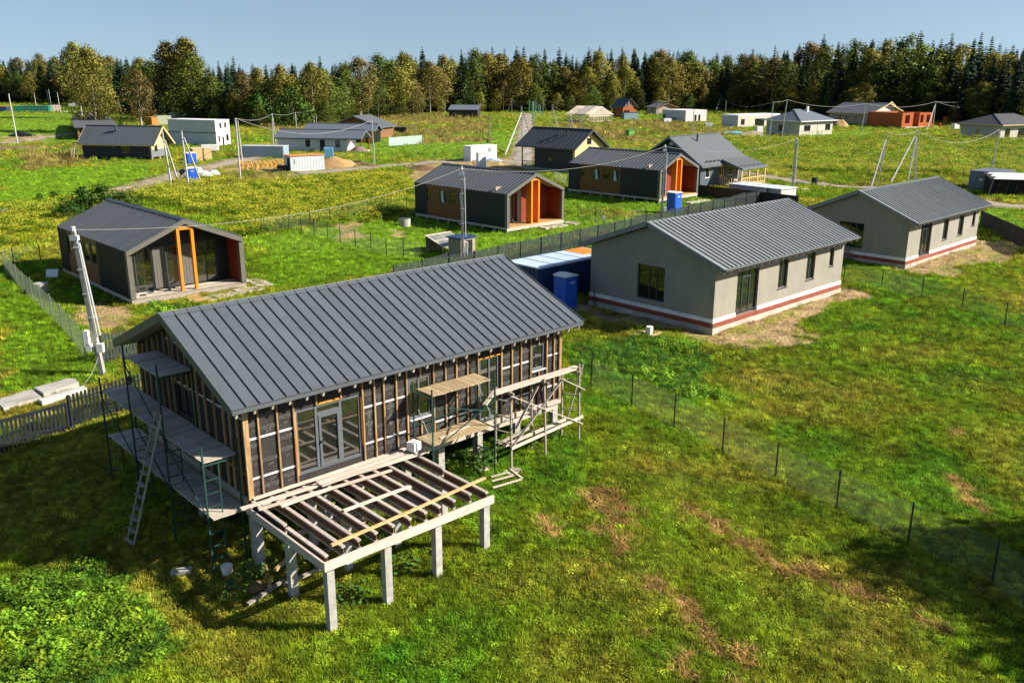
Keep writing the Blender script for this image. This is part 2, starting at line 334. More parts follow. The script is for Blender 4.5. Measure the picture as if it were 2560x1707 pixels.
DIRT=[PG([(930,385),(1060,365),(1190,362),(1200,385),(1000,420),(950,415)]),PG([(160,700),(300,702),(300,730),(230,770),(190,760)]),PG([(500,395),(560,370),(660,365),(840,375),(800,395),(640,400)]),
      PG([(0,312),(110,312),(110,330),(0,325)]),PG([(760,515),(830,508),(842,545),(800,552)]),PG([(905,530),(945,528),(950,548),(910,548)])]
for F in (FB2,FB3):
    LUSH.append([(lambda p:(p.x,p.y))(F.w(*r)) for r in [(-7,-4.5),(11,-5.5),(12,4),(8,13),(-8,14)]])
for F,q in [(FC,[(-1.6,-.3),(-1.4,-2.9),(1.5,-3.3),(3.5,-2.2),(13,-1.8),(13.8,.5),(12,1),(0,1)]),(FD,[(-2,-.5),(-1,-3.2),(5,-2.8),(14,-3.6),(17,-1.5),(13,1),(0,1)]),(FC,[(-1.2,-1),(-1.2,8.5),(.5,8.5),(.5,-1)])]:
    DIRT.append([(lambda p:(p.x,p.y))(F.w(*r)) for r in q])
HAY=[PG(q) for q in ([(1395,1370),(1480,1450),(1560,1510),(1660,1570)],[(1630,1192),(1750,1258),(1880,1330),(2000,1388),(2110,1455)],[(1560,1370),(1650,1440),(1710,1490)],[(1345,1125),(1405,1240),(1385,1285)],[(2160,1080),(2240,1160),(2300,1200)],[(2090,1030),(2200,1010)],[(1380,1130),(1450,1175)],[(1500,1330),(1560,1400)],[(1240,1190),(1300,1200)],[(1240,1195),(1320,1215)])]
ROADS=[('dirt_road',3.6,PG([(280,438),(340,425),(400,407),(470,388),(560,366),(640,345),(720,322),(790,300)])),
       ('dirt_road',3.0,PG([(690,402),(800,390),(900,381),(1030,372),(1120,368),(1190,372)])),
       ('gravel_lane',2.8,PG([(1200,378),(1203,340),(1206,310),(1209,285),(1211,262)])),
       ('dirt_road',2.6,PG([(1700,398),(1800,412),(1900,425),(2020,434),(2150,448),(2280,468),(2400,482)])),
       ('dirt_track',1.0,PG([(-20,487),(80,478),(180,464),(280,440)])),('dirt_road',2.6,PG([(-40,335),(60,322),(110,316),(170,306)]))]
RP=[r[2] for r in ROADS]
def zones(x,y):
    """weights of each kind of ground cover at world points"""
    jx=x+1.6*(fbm(x,y,.35,3)-.5)*(1+np.hypot(x,y)/60); jy=y+1.6*(fbm(x,y,.35,5)-.5)*(1+np.hypot(x,y)/60)
    Z={}
    jx=jx+1.3*(fbm(x,y,1.3,7)-.5);jy=jy+1.3*(fbm(x,y,1.3,9)-.5)
    for k,L in (('yel',YEL),('tall',TALL),('lush',LUSH),('weed',WEED),('dirt',DIRT)):
        m=np.zeros(x.shape,bool)
        for P in L: m|=inpoly(jx,jy,P)
        Z[k]=m.astype(float)
    h=np.zeros(x.shape)
    n1=fbm(x,y,1.1,11)
    for P in HAY: h=np.maximum(h,np.clip(1.5-dline(jx,jy,P)/.24,0,1)*(n1>.42))
    Z['hay']=h*(1-Z['weed'])
    rd=np.zeros(x.shape)
    for (nm,w,P) in ROADS: rd=np.maximum(rd,np.clip(1.4-dline(x,y,P)/(w*.5+.25),0,1))
    Z['road']=np.clip(rd*2,0,1); return Z
CLRS=dict(base=(.158,.202,.012),lush=(.135,.235,.010),yel=(.205,.225,.010),tall=(.220,.170,.045),weed=(.060,.140,.016),dirt=(.36,.245,.125),hay=(.190,.098,.038),road=(.27,.215,.155))
def gcolor(x,y,Z):
    c=np.zeros(x.shape+(3,)); b=np.array(CLRS['base']); n=fbm(x,y,.16,31)[...,None]; n2=fbm(x,y,.9,41)[...,None]
    far=np.clip((y-34)/25,0,1)[...,None]
    c[:]=b; c=c*(1-.75*far)+np.array((.165,.205,.010))*.75*far
    c=c+(np.array((.055,.012,.012))*np.clip((n-.5)*6,-1,1)+np.array((-.03,.01,-.003))*np.clip((.5-n2)*3,-1,1))
    for k in ('lush','tall','yel','weed','hay','dirt','road'):
        w=Z[k][...,None]*(.65 if k=='hay' else 1)
        if k=='yel': w=w*np.clip(.55+(fbm(x,y,.22,51)[...,None]-.5)*5,.1,1)
        if k=='tall': w=w*np.clip(.5+(fbm(x,y,.12,61)[...,None]-.5)*5,0,1)
        if k=='dirt': w=w*np.clip(.8+(fbm(x,y,1.3,71)[...,None]-.5)*3,0,1)
        c=c*(1-w)+np.array(CLRS[k])*w
    return np.clip(c*(.8+.4*fbm(x,y,2.2,81)[...,None]),.01,1)
def gspace(a,b,n): return list(np.geomspace(a,b,n))
xs=np.array([-q for q in gspace(3000,150,14)]+list(np.arange(-140,-40,1.3))+list(np.arange(-40,-16,.55))+list(np.arange(-16,24,.32))+list(np.arange(24,60,.65))+list(np.arange(60,150,1.3))+gspace(155,3000,14))
ys=np.array([-400,-150,-60,-25,-10,-2,4,8]+list(np.arange(10,14,.8))+list(np.arange(14,45,.32))+list(np.arange(45,100,.6))+list(np.arange(100,220,1.3))+list(np.arange(220,420,3.5))+gspace(425,3500,14))
GX,GY=np.meshgrid(xs,ys); GZ=hgt(GX,GY)
ZN=zones(GX,GY); GCOL=gcolor(GX,GY,ZN)
_u=((GY<62)&(ZN['dirt']<.5)&(ZN['road']<.5)); GCOL=GCOL*np.where(_u,np.clip(.42+(GY-34)/60,.42,1),1)[...,None]      # near ground colour darkened, painting shade into the gaps between plants
GZ=GZ+ZN['dirt']*(fbm(GX,GY,1.6,91)-.5)*.12*(GY<120)
nx,ny=len(xs),len(ys)
me=bpy.data.meshes.new('ground'); me.vertices.add(nx*ny)
me.vertices.foreach_set('co',np.stack([GX,GY,GZ],-1).astype(np.float32).ravel())
ii=np.arange(nx*ny).reshape(ny,nx); Q=np.stack([ii[:-1,:-1],ii[:-1,1:],ii[1:,1:],ii[1:,:-1]],-1).reshape(-1,4)
me.loops.add(Q.size); me.polygons.add(len(Q)); me.loops.foreach_set('vertex_index',Q.ravel().astype(np.int32))
me.polygons.foreach_set('loop_start',np.arange(0,Q.size,4,dtype=np.int32)); me.polygons.foreach_set('use_smooth',np.ones(len(Q),bool))
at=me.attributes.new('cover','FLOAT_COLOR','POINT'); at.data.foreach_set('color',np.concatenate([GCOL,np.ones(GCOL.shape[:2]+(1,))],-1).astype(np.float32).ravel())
me.update(); me.validate()
def ground_mat():
    m=bpy.data.materials.new('meadow_ground'); m.use_nodes=True; n=m.node_tree; N=n.nodes; L=n.links; b=N['Principled BSDF']
    b.inputs['Roughness'].default_value=.95; b.inputs['Specular IOR Level'].default_value=.15
    a=N.new('ShaderNodeAttribute'); a.attribute_name='cover'; tc=N.new('ShaderNodeTexCoord')
    col=a.outputs['Color']
    for sc,lo,hi,dark,light in ((.9,.35,.65,.72,1.18),(5,.3,.7,.62,1.3),(26,.3,.7,.6,1.3)):
        no=N.new('ShaderNodeTexNoise'); no.inputs['Scale'].default_value=sc; no.inputs['Detail'].default_value=5
        L.new(tc.outputs['Object'],no.inputs['Vector']); mr=N.new('ShaderNodeMapRange')
        mr.inputs['From Min'].default_value=lo; mr.inputs['From Max'].default_value=hi; mr.inputs['To Min'].default_value=dark; mr.inputs['To Max'].default_value=light
        L.new(no.outputs['Fac'],mr.inputs['Value']); vm=N.new('ShaderNodeVectorMath'); vm.operation='SCALE'
        L.new(col,vm.inputs[0]); L.new(mr.outputs[0],vm.inputs['Scale']); col=vm.outputs[0]
    L.new(col,b.inputs['Base Color'])
    n2=N.new('ShaderNodeTexNoise'); n2.inputs['Scale'].default_value=7; n2.inputs['Detail'].default_value=7; L.new(tc.outputs['Object'],n2.inputs['Vector'])
    bp=N.new('ShaderNodeBump'); bp.inputs['Strength'].default_value=.9; bp.inputs['Distance'].default_value=.12
    L.new(n2.outputs['Fac'],bp.inputs['Height']); L.new(bp.outputs[0],b.inputs['Normal']); return m
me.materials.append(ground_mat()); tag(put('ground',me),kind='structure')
ROADM=mat('packed_dirt',(.33,.265,.195),(.22,.175,.125),sc=.9,rough=.95,bump=.6,bsc=12); TRACKM=mat('pale_gravel',(.30,.27,.225),(.21,.185,.15),sc=.8,rough=.95,bump=.5,bsc=10)
def strip(name,P,w,m,lift=.05):
    pts=[]; b=MB()
    for (ax,ay),(bx,by) in zip(P[:-1],P[1:]):
        n=max(2,int(math.hypot(bx-ax,by-ay)/1.2)); pts+=[(ax+(bx-ax)*k/n,ay+(by-ay)*k/n) for k in range(n)]
    pts.append(P[-1]); rows=[]
    for i,(x,y) in enumerate(pts):
        x0,y0=pts[max(0,i-1)];x1,y1=pts[min(len(pts)-1,i+1)];d=math.hypot(x1-x0,y1-y0);nx_,ny_=-(y1-y0)/d,(x1-x0)/d
        ww=w*(.5+.12*(vnoise(np.array([x]),np.array([y]),.5,7)[0]-.5)*2); rows.append([(x+nx_*ww*t,y+ny_*ww*t) for t in (-1,-.55,-.2,.2,.55,1)])
    for r0,r1 in zip(rows[:-1],rows[1:]):
        for k in range(5):
            q=[r0[k],r0[k+1],r1[k+1],r1[k]]; b.poly([(x,y,H1(x,y)+lift-(.03 if (j in (0,3) and k==0) or (j in (1,2) and k==4) else 0)) for j,(x,y) in enumerate(q)])
    return tag(b.build(name,m,smooth=True),kind='structure')
for nm,w,P in ROADS: strip(nm,P,w,TRACKM if 'lane' in nm else ROADM)

# ---------------------------------------------------------------- ground cover: instanced plants
def leafmat(name,mul=1.0,trans=.35):
    m=bpy.data.materials.new(name); m.use_nodes=True; n=m.node_tree; N=n.nodes; L=n.links; b=N['Principled BSDF']
    b.inputs['Roughness'].default_value=.7; b.inputs['Specular IOR Level'].default_value=.10
    a=N.new('ShaderNodeAttribute'); a.attribute_type='INSTANCER'; a.attribute_name='tint'
    oi=N.new('ShaderNodeObjectInfo'); vm=N.new('ShaderNodeVectorMath'); vm.operation='SCALE'; vm.inputs['Scale'].default_value=mul
    L.new(a.outputs['Color'],vm.inputs[0]); L.new(vm.outputs[0],b.inputs['Base Color'])
    tr=N.new('ShaderNodeBsdfTranslucent'); mx=N.new('ShaderNodeMixShader'); mx.inputs[0].default_value=trans
    L.new(vm.outputs[0],tr.inputs['Color']); L.new(b.outputs[0],mx.inputs[1]); L.new(tr.outputs[0],mx.inputs[2]); L.new(mx.outputs[0],N['Material Output'].inputs['Surface'])
    return m
LEAF=leafmat('meadow_leaf'); FLOW=mat('yellow_flower_heads',(.46,.42,.012),(.34,.33,.015),sc=3,rough=.8)
def src(cname,meshes):
    c=bpy.data.collections.new(cname)
    for i,me_ in enumerate(meshes): c.objects.link(bpy.data.objects.new('%s_%d'%(cname,i),me_))
    return c
def blades(n,h,rad,w,lean,seed):
    r=random.Random(seed); b=MB()
    for _ in range(n):
        a=r.uniform(0,6.283);d=rad*math.sqrt(r.random());x,y=d*math.cos(a),d*math.sin(a);t=r.uniform(0,6.283);hh=h*r.uniform(.55,1.1);l=lean*hh*r.uniform(.3,1.3);ww=w*r.uniform(.7,1.2)
        ex,ey=math.cos(t),math.sin(t);px,py=-ey*ww/2,ex*ww/2
        m0=(x+ex*l*.35,y+ey*l*.35,hh*.6);tp=(x+ex*l,y+ey*l,hh)
        b.poly([(x-px,y-py,-.03),(x+px,y+py,-.03),(m0[0]+px*.8,m0[1]+py*.8,m0[2]),(m0[0]-px*.8,m0[1]-py*.8,m0[2])])
        b.poly([(m0[0]-px*.8,m0[1]-py*.8,m0[2]),(m0[0]+px*.8,m0[1]+py*.8,m0[2]),tp])
    me_=bpy.data.meshes.new('tuft'); me_.from_pydata(b.v,[],b.f); me_.materials.append(LEAF); return me_
def leaves(n,h,rad,sz,seed,flower=0,droop=.5):
    r=random.Random(seed); b=MB()
    for i in range(n):
        a=r.uniform(0,6.283);d=rad*math.sqrt(r.random());z=h*r.uniform(.25,1)*(1-.35*d/rad);c=Vector((d*math.cos(a),d*math.sin(a),z));s=sz*r.uniform(.6,1.3)
        t=a+r.uniform(-.9,.9);u=Vector((math.cos(t),math.sin(t),-droop*r.uniform(-.3,1))).normalized();v=Vector((-math.sin(t),math.cos(t),r.uniform(-.35,.35))).normalized()
        b.mi=0; b.poly([c-u*s*.5,c+v*s*.42,c+u*s*.6,c-v*s*.42])
    for i in range(flower):
        a=r.uniform(0,6.283);d=rad*math.sqrt(r.random())*.95;z=h*r.uniform(.9,1.2);c=Vector((d*math.cos(a),d*math.sin(a),z));s=sz*r.uniform(.4,.75);t=r.uniform(0,6.283)
        u=Vector((math.cos(t),math.sin(t),r.uniform(-.4,.4)));v=Vector((-math.sin(t),math.cos(t),r.uniform(-.4,.4)));b.mi=1; b.poly([c-u*s*.5,c+v*s*.4,c+u*s*.5,c-v*s*.4])
    me_=bpy.data.meshes.new('plant'); me_.from_pydata(b.v,[],b.f); me_.materials.append(LEAF); me_.materials.append(FLOW); me_.polygons.foreach_set('material_index',b.m); return me_
def scatter(name,label,cat,P,kind,rot,scl,tint,coll):
    n=len(P); me_=bpy.data.meshes.new(name); me_.vertices.add(n); me_.vertices.foreach_set('co',P.astype(np.float32).ravel())
    def attr(k,ty,arr,f):
        a=me_.attributes.new(k,ty,'POINT'); a.data.foreach_set(f,arr.ravel())
    attr('pick','INT',kind.astype(np.int32),'value'); attr('turn','FLOAT_VECTOR',rot.astype(np.float32),'vector'); attr('size','FLOAT_VECTOR',scl.astype(np.float32),'vector')
    attr('tint','FLOAT_COLOR',np.concatenate([tint,np.ones((n,1))],1).astype(np.float32),'color')
    me_.materials.append(LEAF)
    o=put(name,me_); ng=bpy.data.node_groups.new('scatter_'+name,'GeometryNodeTree')
    ng.interface.new_socket('Geometry',in_out='INPUT',socket_type='NodeSocketGeometry'); ng.interface.new_socket('Geometry',in_out='OUTPUT',socket_type='NodeSocketGeometry')
    N=ng.nodes; L=ng.links; gi=N.new('NodeGroupInput'); go=N.new('NodeGroupOutput'); ci=N.new('GeometryNodeCollectionInfo'); ci.inputs['Collection'].default_value=coll; ci.inputs['Separate Children'].default_value=True; ci.inputs['Reset Children'].default_value=True
    ip=N.new('GeometryNodeInstanceOnPoints'); ip.inputs['Pick Instance'].default_value=True
    def na(k,ty):
        q=N.new('GeometryNodeInputNamedAttribute'); q.data_type=ty; q.inputs['Name'].default_value=k; return q.outputs['Attribute']
    er=N.new('FunctionNodeEulerToRotation'); L.new(na('turn','FLOAT_VECTOR'),er.inputs[0])
    L.new(gi.outputs[0],ip.inputs['Points']); L.new(ci.outputs[0],ip.inputs['Instance']); L.new(na('pick','INT'),ip.inputs['Instance Index']); L.new(er.outputs[0],ip.inputs['Rotation']); L.new(na('size','FLOAT_VECTOR'),ip.inputs['Scale'])
    L.new(ip.outputs[0],go.inputs[0]); md=o.modifiers.new('scatter','NODES'); md.node_group=ng
    return tag(o,label,cat,kind='stuff')
TUFTS=src('tuft_source',[blades(30,.085,.12,.010,.5,1),leaves(34,.06,.12,.026,2),leaves(30,.09,.11,.034,3),blades(24,.14,.10,.009,.45,4)])
FARTUFT=src('far_tuft_source',[blades(18,.22,.30,.04,.5,5),leaves(30,.18,.32,.10,6),blades(20,.30,.28,.035,.45,7)])
WEEDS=src('weed_source',[leaves(64,.25,.28,.065,8),leaves(58,.17,.30,.052,9),leaves(50,.34,.24,.080,10,droop=.8)])
GOLD=src('goldenrod_source',[leaves(26,.55,.42,.16,12,flower=14),leaves(30,.6,.45,.17,13,flower=12),leaves(24,.5,.40,.15,14,flower=34)])
DRY=src('dry_grass_source',[blades(24,.48,.36,.035,.5,15),blades(20,.40,.34,.04,.7,16)])
HAYS=src('hay_source',[blades(26,.07,.20,.013,3.4,17),blades(24,.10,.22,.013,2.6,18)])
def grid(y0,y1,sp):
    out=[]
    n=int((y1-y0)/sp)
    for k in range(n):
        y=y0+(k+.5)*sp; hw=.62*y+8; m=int(2*hw/sp); out.append(np.stack([np.linspace(-hw,hw,m),np.full(m,y)],1))
    P=np.concatenate(out); return P+rng.uniform(-.55,.55,P.shape)*sp
def rect_in(x,y,F,a0,a1,b0,b1):
    dx,dy=x-F.o.x,y-F.o.y; a=dx*F.a.x+dy*F.a.y; b=dx*F.n.x+dy*F.n.y
    return (a>a0)&(a<a1)&(b>b0)&(b<b1)
allP={'grass':[], 'far':[], 'weed':[], 'gold':[], 'dry':[], 'hay':[]}
for y0,y1,sp,near in ((13.5,33,.105,True),(33,62,.17,True),(62,125,.42,False),(125,270,1.25,False),(270,450,2.4,False)):
    P=grid(y0,y1,sp); x,y=P[:,0],P[:,1]; Z=zones(x,y); C=gcolor(x,y,Z); u=rng.random(len(x))
    bad=rect_in(x,y,FC,-.2,12.9,-.2,8.1)|rect_in(x,y,FD,-.2,12.6,-.2,7.2)|(Z['road']>.5)|((Z['dirt']>.5)&(u<.93))
    z=hgt(x,y); size=1.0 if near else (1.0 if y1<130 else 1.45 if y1<300 else 2.2)
    nfar=np.clip((y-33)/30,0,1)
    sel={}
    sel['weed']=(~bad)&(Z['weed']>.5)&(u<(np.clip((fbm(x,y,.8,133)-.35)*1.6,.04,.42) if near else .8))
    sel['gold']=(~bad)&(Z['yel']>.5)&(y>33)&(fbm(x,y,.25,51)>.36)&(u<(.55 if near else .9))
    sel['dry']=(~bad)&(Z['tall']>.5)&(fbm(x,y,.12,61)>.42)&(u<.85)
    sel['hay']=(~bad)&(Z['hay']>.35)&near&(u<.45)&(y<34)
    used=sel['weed']|sel['gold']|sel['dry']|sel['hay']
    sel['grass' if near else 'far']=(~bad)&(~used)
    for k,m in sel.items():
        if not m.any(): continue
        q=np.stack([x[m],y[m],z[m]],1); sc=rng.uniform(.7,1.35,m.sum())*size
        if near and k in('grass',): sc=sc*(1+.55*np.clip((y[m]-26)/16,0,1))
        if k=='gold' and near: sc=sc*.72
        if k=='weed': sc=sc*(.85 if near else 1)
        if k in('grass','far'): sc=sc*np.where(Z['lush'][m]>.5,.62 if y1>62 else .8,1.0)
        allP[k].append((q,sc,C[m]))
info={'grass':('lawn_grass','short mixed grass and clover of the near plots','grass',TUFTS,4),'far':('field_grass','rough green grass of the farther plots and meadow','grass',FARTUFT,3),
      'weed':('weeds','broad leaved green weeds in dense patches','weeds',WEEDS,3),'gold':('goldenrod','yellow flowering wild plants covering the open field','wildflowers',GOLD,3),
      'dry':('dry_grass','tall straw coloured dry grass','grass',DRY,2),'hay':('cut_hay','brown strips of cut hay lying on the lawn','hay',HAYS,2)}
for k,L_ in allP.items():
    if not L_: continue
    P=np.concatenate([a[0] for a in L_]); s=np.concatenate([a[1] for a in L_]); C=np.concatenate([a[2] for a in L_]); n=len(P)
    nm,lb,ct,cl,nk=info[k]
    rot=np.stack([rng.normal(0,.12,n),rng.normal(0,.12,n),rng.uniform(0,6.283,n)],1)
    br=np.exp(rng.normal(0,.34,(n,1))); hue=rng.normal(0,.07,(n,1))
    mot=np.clip(1.0+(fbm(P[:,0],P[:,1],3.2,101)-.5)*1.7+(fbm(P[:,0],P[:,1],.7,103)-.5)*.6,.4,1.6)[:,None]; br=br*mot
    T=C*br*np.concatenate([1+hue,np.ones((n,1)),1-hue*.5],1)
    if k in('weed','gold'): T=np.array((.115,.200,.024) if k=='weed' else (.105,.170,.014))*br*np.concatenate([1+1.5*hue,np.ones((n,1)),np.ones((n,1))],1)
    if k in('weed','gold'): T=T*np.array((1,1,.6))
    if k=='dry': T=np.array((.20,.165,.045))*br
    if k=='hay': T=np.array((.37,.225,.080))*br
    scatter(nm,lb,ct,P,rng.integers(0,nk,n),rot,np.stack([s,s,s*rng.uniform(.75,1.3,n)],1),np.clip(T*1.42,0.005,1),cl)
# ---------------------------------------------------------------- the frame house in front
def lettering(s,size,m):
    cu=bpy.data.curves.new('t','FONT'); cu.body=s; cu.size=size; cu.align_x='CENTER'; cu.align_y='CENTER'; cu.resolution_u=2
    o=bpy.data.objects.new('t',cu); COL.objects.link(o); bpy.context.view_layer.update()
    me_=bpy.data.meshes.new_from_object(o.evaluated_get(bpy.context.evaluated_depsgraph_get())); bpy.data.objects.remove(o)
    me_.materials.clear(); me_.materials.append(m); return me_
def gable_house(name,label,F,L,Wd,Hw,Hr,ov,og,n,rm,cat='house',group=None,t=.03,seam=.035,deck=.11,fascia=None,soffit=None,zsink=0,nb=None):
    """empty + roof of a rectangular gabled house; returns the empty"""
    h=thing(name,label,cat,tuple(F.o),F.yaw,group); sl_=(Hr-Hw)/(Wd/2)
    run=Wd/2+ov; dz=run*sl_
    for sgn in (-1,1):
        slope(h,(-og,Wd/2,Hr),(L+og,Wd/2,Hr),(0,sgn*run,-dz),n if sgn<0 or not nb else nb,rm,t,seam)
    fm=fascia or rm
    # roof boarding below the sheets, and the edge trims
    ux=Vector((0,run,-dz)).normalized(); up=Vector((0,dz,run)).normalized()
    for sgn in (-1,1):
        d=Vector((0,sgn*run,-dz)); nrm=Vector((0,sgn*dz,run)).normalized()
        p0=Vector((-og+.02,Wd/2,Hr)); b=MB()
        q=[p0-nrm*deck,p0+Vector((L+2*og-.04,0,0))-nrm*deck]; e=[v+d*.995 for v in q]
        lo=[q[0],q[1],e[1],e[0]]; b.hexa([*lo,*[v+nrm*(deck-.004) for v in lo]]); b.build('roof_boarding',soffit or PINE,h)
        for x in (-og-.012,L+og+.012):
            a=Vector((x,Wd/2,Hr))-nrm*(deck*.5-.02); beamp('verge_trim',h,fm,a+d.normalized()*-.0,a+d*1.0,.028,deck+.07,up=tuple(nrm))
        a=Vector((-og,Wd/2,Hr))+d-nrm*.06+d.normalized()*.012; beamp('eaves_trim',h,fm,a,a+Vector((L+2*og,0,0)),.022,.10)
    for sgn in (-1,1):
        nrm=Vector((0,sgn*dz,run)).normalized(); d=Vector((0,sgn*run,-dz)).normalized()
        a=Vector((-og-.01,Wd/2,Hr))+nrm*(t+.018)+d*.09; beamp('ridge_cap',h,fm,a,a+Vector((L+2*og+.02,0,0)),.19,.012,up=tuple(nrm))
    return h,sl_
LA,WA,HWA,HRA=11.067,6.735,2.42,3.98
OVA,OGA=.534,.508; SLA=(4.203-2.826)/(6.735/2)
ha,_=gable_house('frame_house','unfinished frame house in black membrane under a long charcoal standing seam roof',FA,LA,WA,4.203-SLA*WA/2,4.203,OVA,OGA,34,ROOF_A,fascia=ROOF_A,soffit=PALE,deck=.16,seam=.038)
HT=2.62; GT=4.203-.26
wall(ha,MEMB,LA,0,HT,.18,[(1.38,3.37,.17,1.98),(4.96,5.72,.78,2.0),(7.6,8.38,.02,2.03),(9.79,10.34,1.18,2.02)],(0,0,0),0,name='front_wall')
wall(ha,MEMB,WA-.004,0,HT-.1,.18,[(WA-4.18,WA-2.92,1.12,2.03)],(.002,WA-.002,0),-math.pi/2,ridge=GT,name='gable_wall')
wall(ha,MEMB,WA-.004,0,HT-.1,.18,[],(LA-.002,.002,0),math.pi/2,ridge=GT,name='gable_wall')
wall(ha,MEMB,LA,0,HT,.18,[(2,3,.9,2),(7,8,.9,2)],(LA,WA,0),math.pi,name='back_wall')
box8('floor_slab',ha,GREYW,.05,LA-.05,.05,WA-.05,-.22,-.002)
for u in (2,7): window(ha,LA-u-1,LA-u,.9,2,(LA,WA,0),math.pi,FRAMEM)
wd=window(ha,1.38,3.37,.17,1.98,fm=FRAMEM,gm=GLASSR,mull=(2.0,2.735),trans=((1,1.72),),fw=.075,dep=.02,name='patio_window')
dl=MB(); 
for q in ((2.06,2.13,.23,1.68),(2.62,2.69,.23,1.68),(2.13,2.62,.23,.30),(2.13,2.62,1.61,1.68)): dl.box(q[0],q[1],.0,.06,q[2],q[3])
dl.build('door_leaf',FRAMEM,ha); hb=MB(); hb.box(2.085,2.105,-.05,0,.92,.98); hb.box(2.085,2.20,-.06,-.045,.94,.96); hb.build('door_handle',FRAMED,ha)
window(ha,4.96,5.72,.78,2.0,fm=FRAMEM,gm=GLASSR,mull=(5.33,),fw=.055,dep=.02,sill=WHITE)
window(ha,7.6,8.38,.02,2.03,fm=FRAMEM,gm=GLASSR,mull=(8.0,),fw=.055,dep=.02)
window(ha,9.79,10.34,1.18,2.02,fm=FRAMEM,gm=GLASSR,fw=.055,dep=.02,sill=WHITE)
window(ha,WA-4.18,WA-2.92,1.12,2.03,(0,WA,0),-math.pi/2,FRAMED,GLASS,mull=(WA-3.6,),fw=.055,dep=.02)
# vertical battens over the membrane
def batten(x,y,z0,z1,w=.045,side='f'):
    if side=='f': box8('batten',ha,BATT,x-w/2,x+w/2,-.055,-.003,z0,z1)
    else: box8('batten',ha,BATT,-.055,-.003,y-w/2,y+w/2,z0,z1)
ET=2.32
box8('corner_batten',ha,BATT,-.06,.08,-.062,-.003,-.03,ET+.05)
for x in (.35,.87,1.33,3.41,3.79,4.10,4.52,4.88,5.83,6.27,6.68,7.10,7.52,8.46,8.9,9.29,9.70,10.42,10.75): batten(x,0,0,ET)
box8('corner_batten',ha,BATT,LA-.09,LA+.01,-.062,-.003,-.03,ET+.05)
for x,z in ((2.0,2.0),(2.74,2.0),(5.36,2.02),(8.0,2.05),(10.06,2.04)): batten(x,0,z,ET)
for x,z0,z1 in ((5.36,0,.73),(10.06,0,1.12)): batten(x,0,z0,z1)
for k,y in enumerate((.34,.74,1.10,1.6,2.15,2.63,2.88,3.2,3.6,4.0,4.22,4.6,5.05,5.45,5.9,6.3,6.66)):
    top=min(GT-.05,4.203-.30-abs(y-WA/2)*SLA)
    if 2.92<y<4.18: batten(0,y,2.05,top,.05,'g'); batten(0,y,0,1.1,.05,'g')
    else: batten(0,y,0,top,.06,'g')
for z in (.49,1.55):
    for x0,x1 in ((.08,1.30),(3.45,4.84),(5.87,7.48),(8.50,9.66),(10.46,10.98)):
        if z==1.55 or x0!=8.5 or True: box8('seam_tape',ha,TAPE,x0,x1,-.0065,-.0025,z-.028,z+.028)
for z,y0,y1 in ((.6,.05,6.7),(2.09,.05,6.7),(3.23,2.3,4.5)):
    box8('seam_tape',ha,TAPE if z>1 else GREYW,-.0065,-.0025,y0,y1,z-.02,z+.02)
fo=mat('mounting_foam',(.75,.30,.03),(.55,.20,.02),sc=20,rough=.9,bump=.8,bsc=30)
for q in ((1.34,1.39,.2,1.98),(1.99,2.75,1.99,2.03),(7.56,8.42,2.035,2.075),(3.36,3.40,.5,1.9)): box8('foam_bead',ha,fo,q[0],q[1],-.03,.03,q[2],q[3])
txt1=lettering('ИЗОСПАН',.15,PRINT); txt2=lettering('proff',.085,PRINT)
def printed(x,z,me_,rot=math.pi,k=1.0):
    M=Matrix.Translation((x,-.0085,z))@Matrix.Rotation(math.pi/2,4,'X')@Matrix.Rotation(rot,4,'Z'); put('lettering',me_,ha,mtx=M@Matrix.Diagonal((k,1,1,1)))
for x0,x1,rows in ((.09,.32,0),(.39,.83,1),(.92,1.28,0),(3.46,3.75,0),(3.83,4.06,1),(4.14,4.48,0),(4.56,4.84,1),(5.87,6.23,0),(6.31,6.64,1),(6.72,7.06,0),(7.14,7.48,1),(8.5,8.86,0),(8.94,9.25,1),(9.33,9.66,0),(10.46,10.71,1),(10.79,10.96,0)):
    k=min(.62,(x1-x0-.02)/.80); xc=(x0+x1)/2
    for z in ((.22,.92,1.78,2.12) if rows else (.33,1.06,1.38,1.93)): printed(xc,z,txt1,k=k)
    for z in ((.35,.76,1.66) if rows else (.16,.86,1.75)): printed(xc+.02,z,txt2,k=min(1,k*1.5))
printed(3.62,1.05,txt1,math.pi/2); printed(4.32,1.2,txt1,math.pi/2)
for x in np.linspace(-.38,LA+.38,26):           # rafter tails
    y0=-.06; z0=4.203-SLA*WA/2-.21; p=Vector((x,.0,z0)); beamp('rafter_tail',ha,PALE,p,p+Vector((0,-OVA+.06,-(OVA-.06)*SLA)),.055,.12)
for x,y in [(a,b) for a in (.12,2.2,4.4,6.1,7.6,9.2,10.9) for b in (.12,WA/2,WA-.15)]:
    p=FA.w(x,y); g=H1(p.x,p.y)-FA.o.z; box8('concrete_pile',ha,CONC,x-.11,x+.11,y-.11,y+.11,round(g-.3,1),-.40)
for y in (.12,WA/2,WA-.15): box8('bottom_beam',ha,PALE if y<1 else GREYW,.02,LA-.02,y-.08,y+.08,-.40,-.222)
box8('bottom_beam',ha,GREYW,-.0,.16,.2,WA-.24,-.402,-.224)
box8('ledger_board',ha,PALE,4.9,LA+.05,-.04,-.002,-.2,-.03); box8('ledger_board',ha,GREYW,-.04,-.002,.1,WA-.1,-.21,-.02)

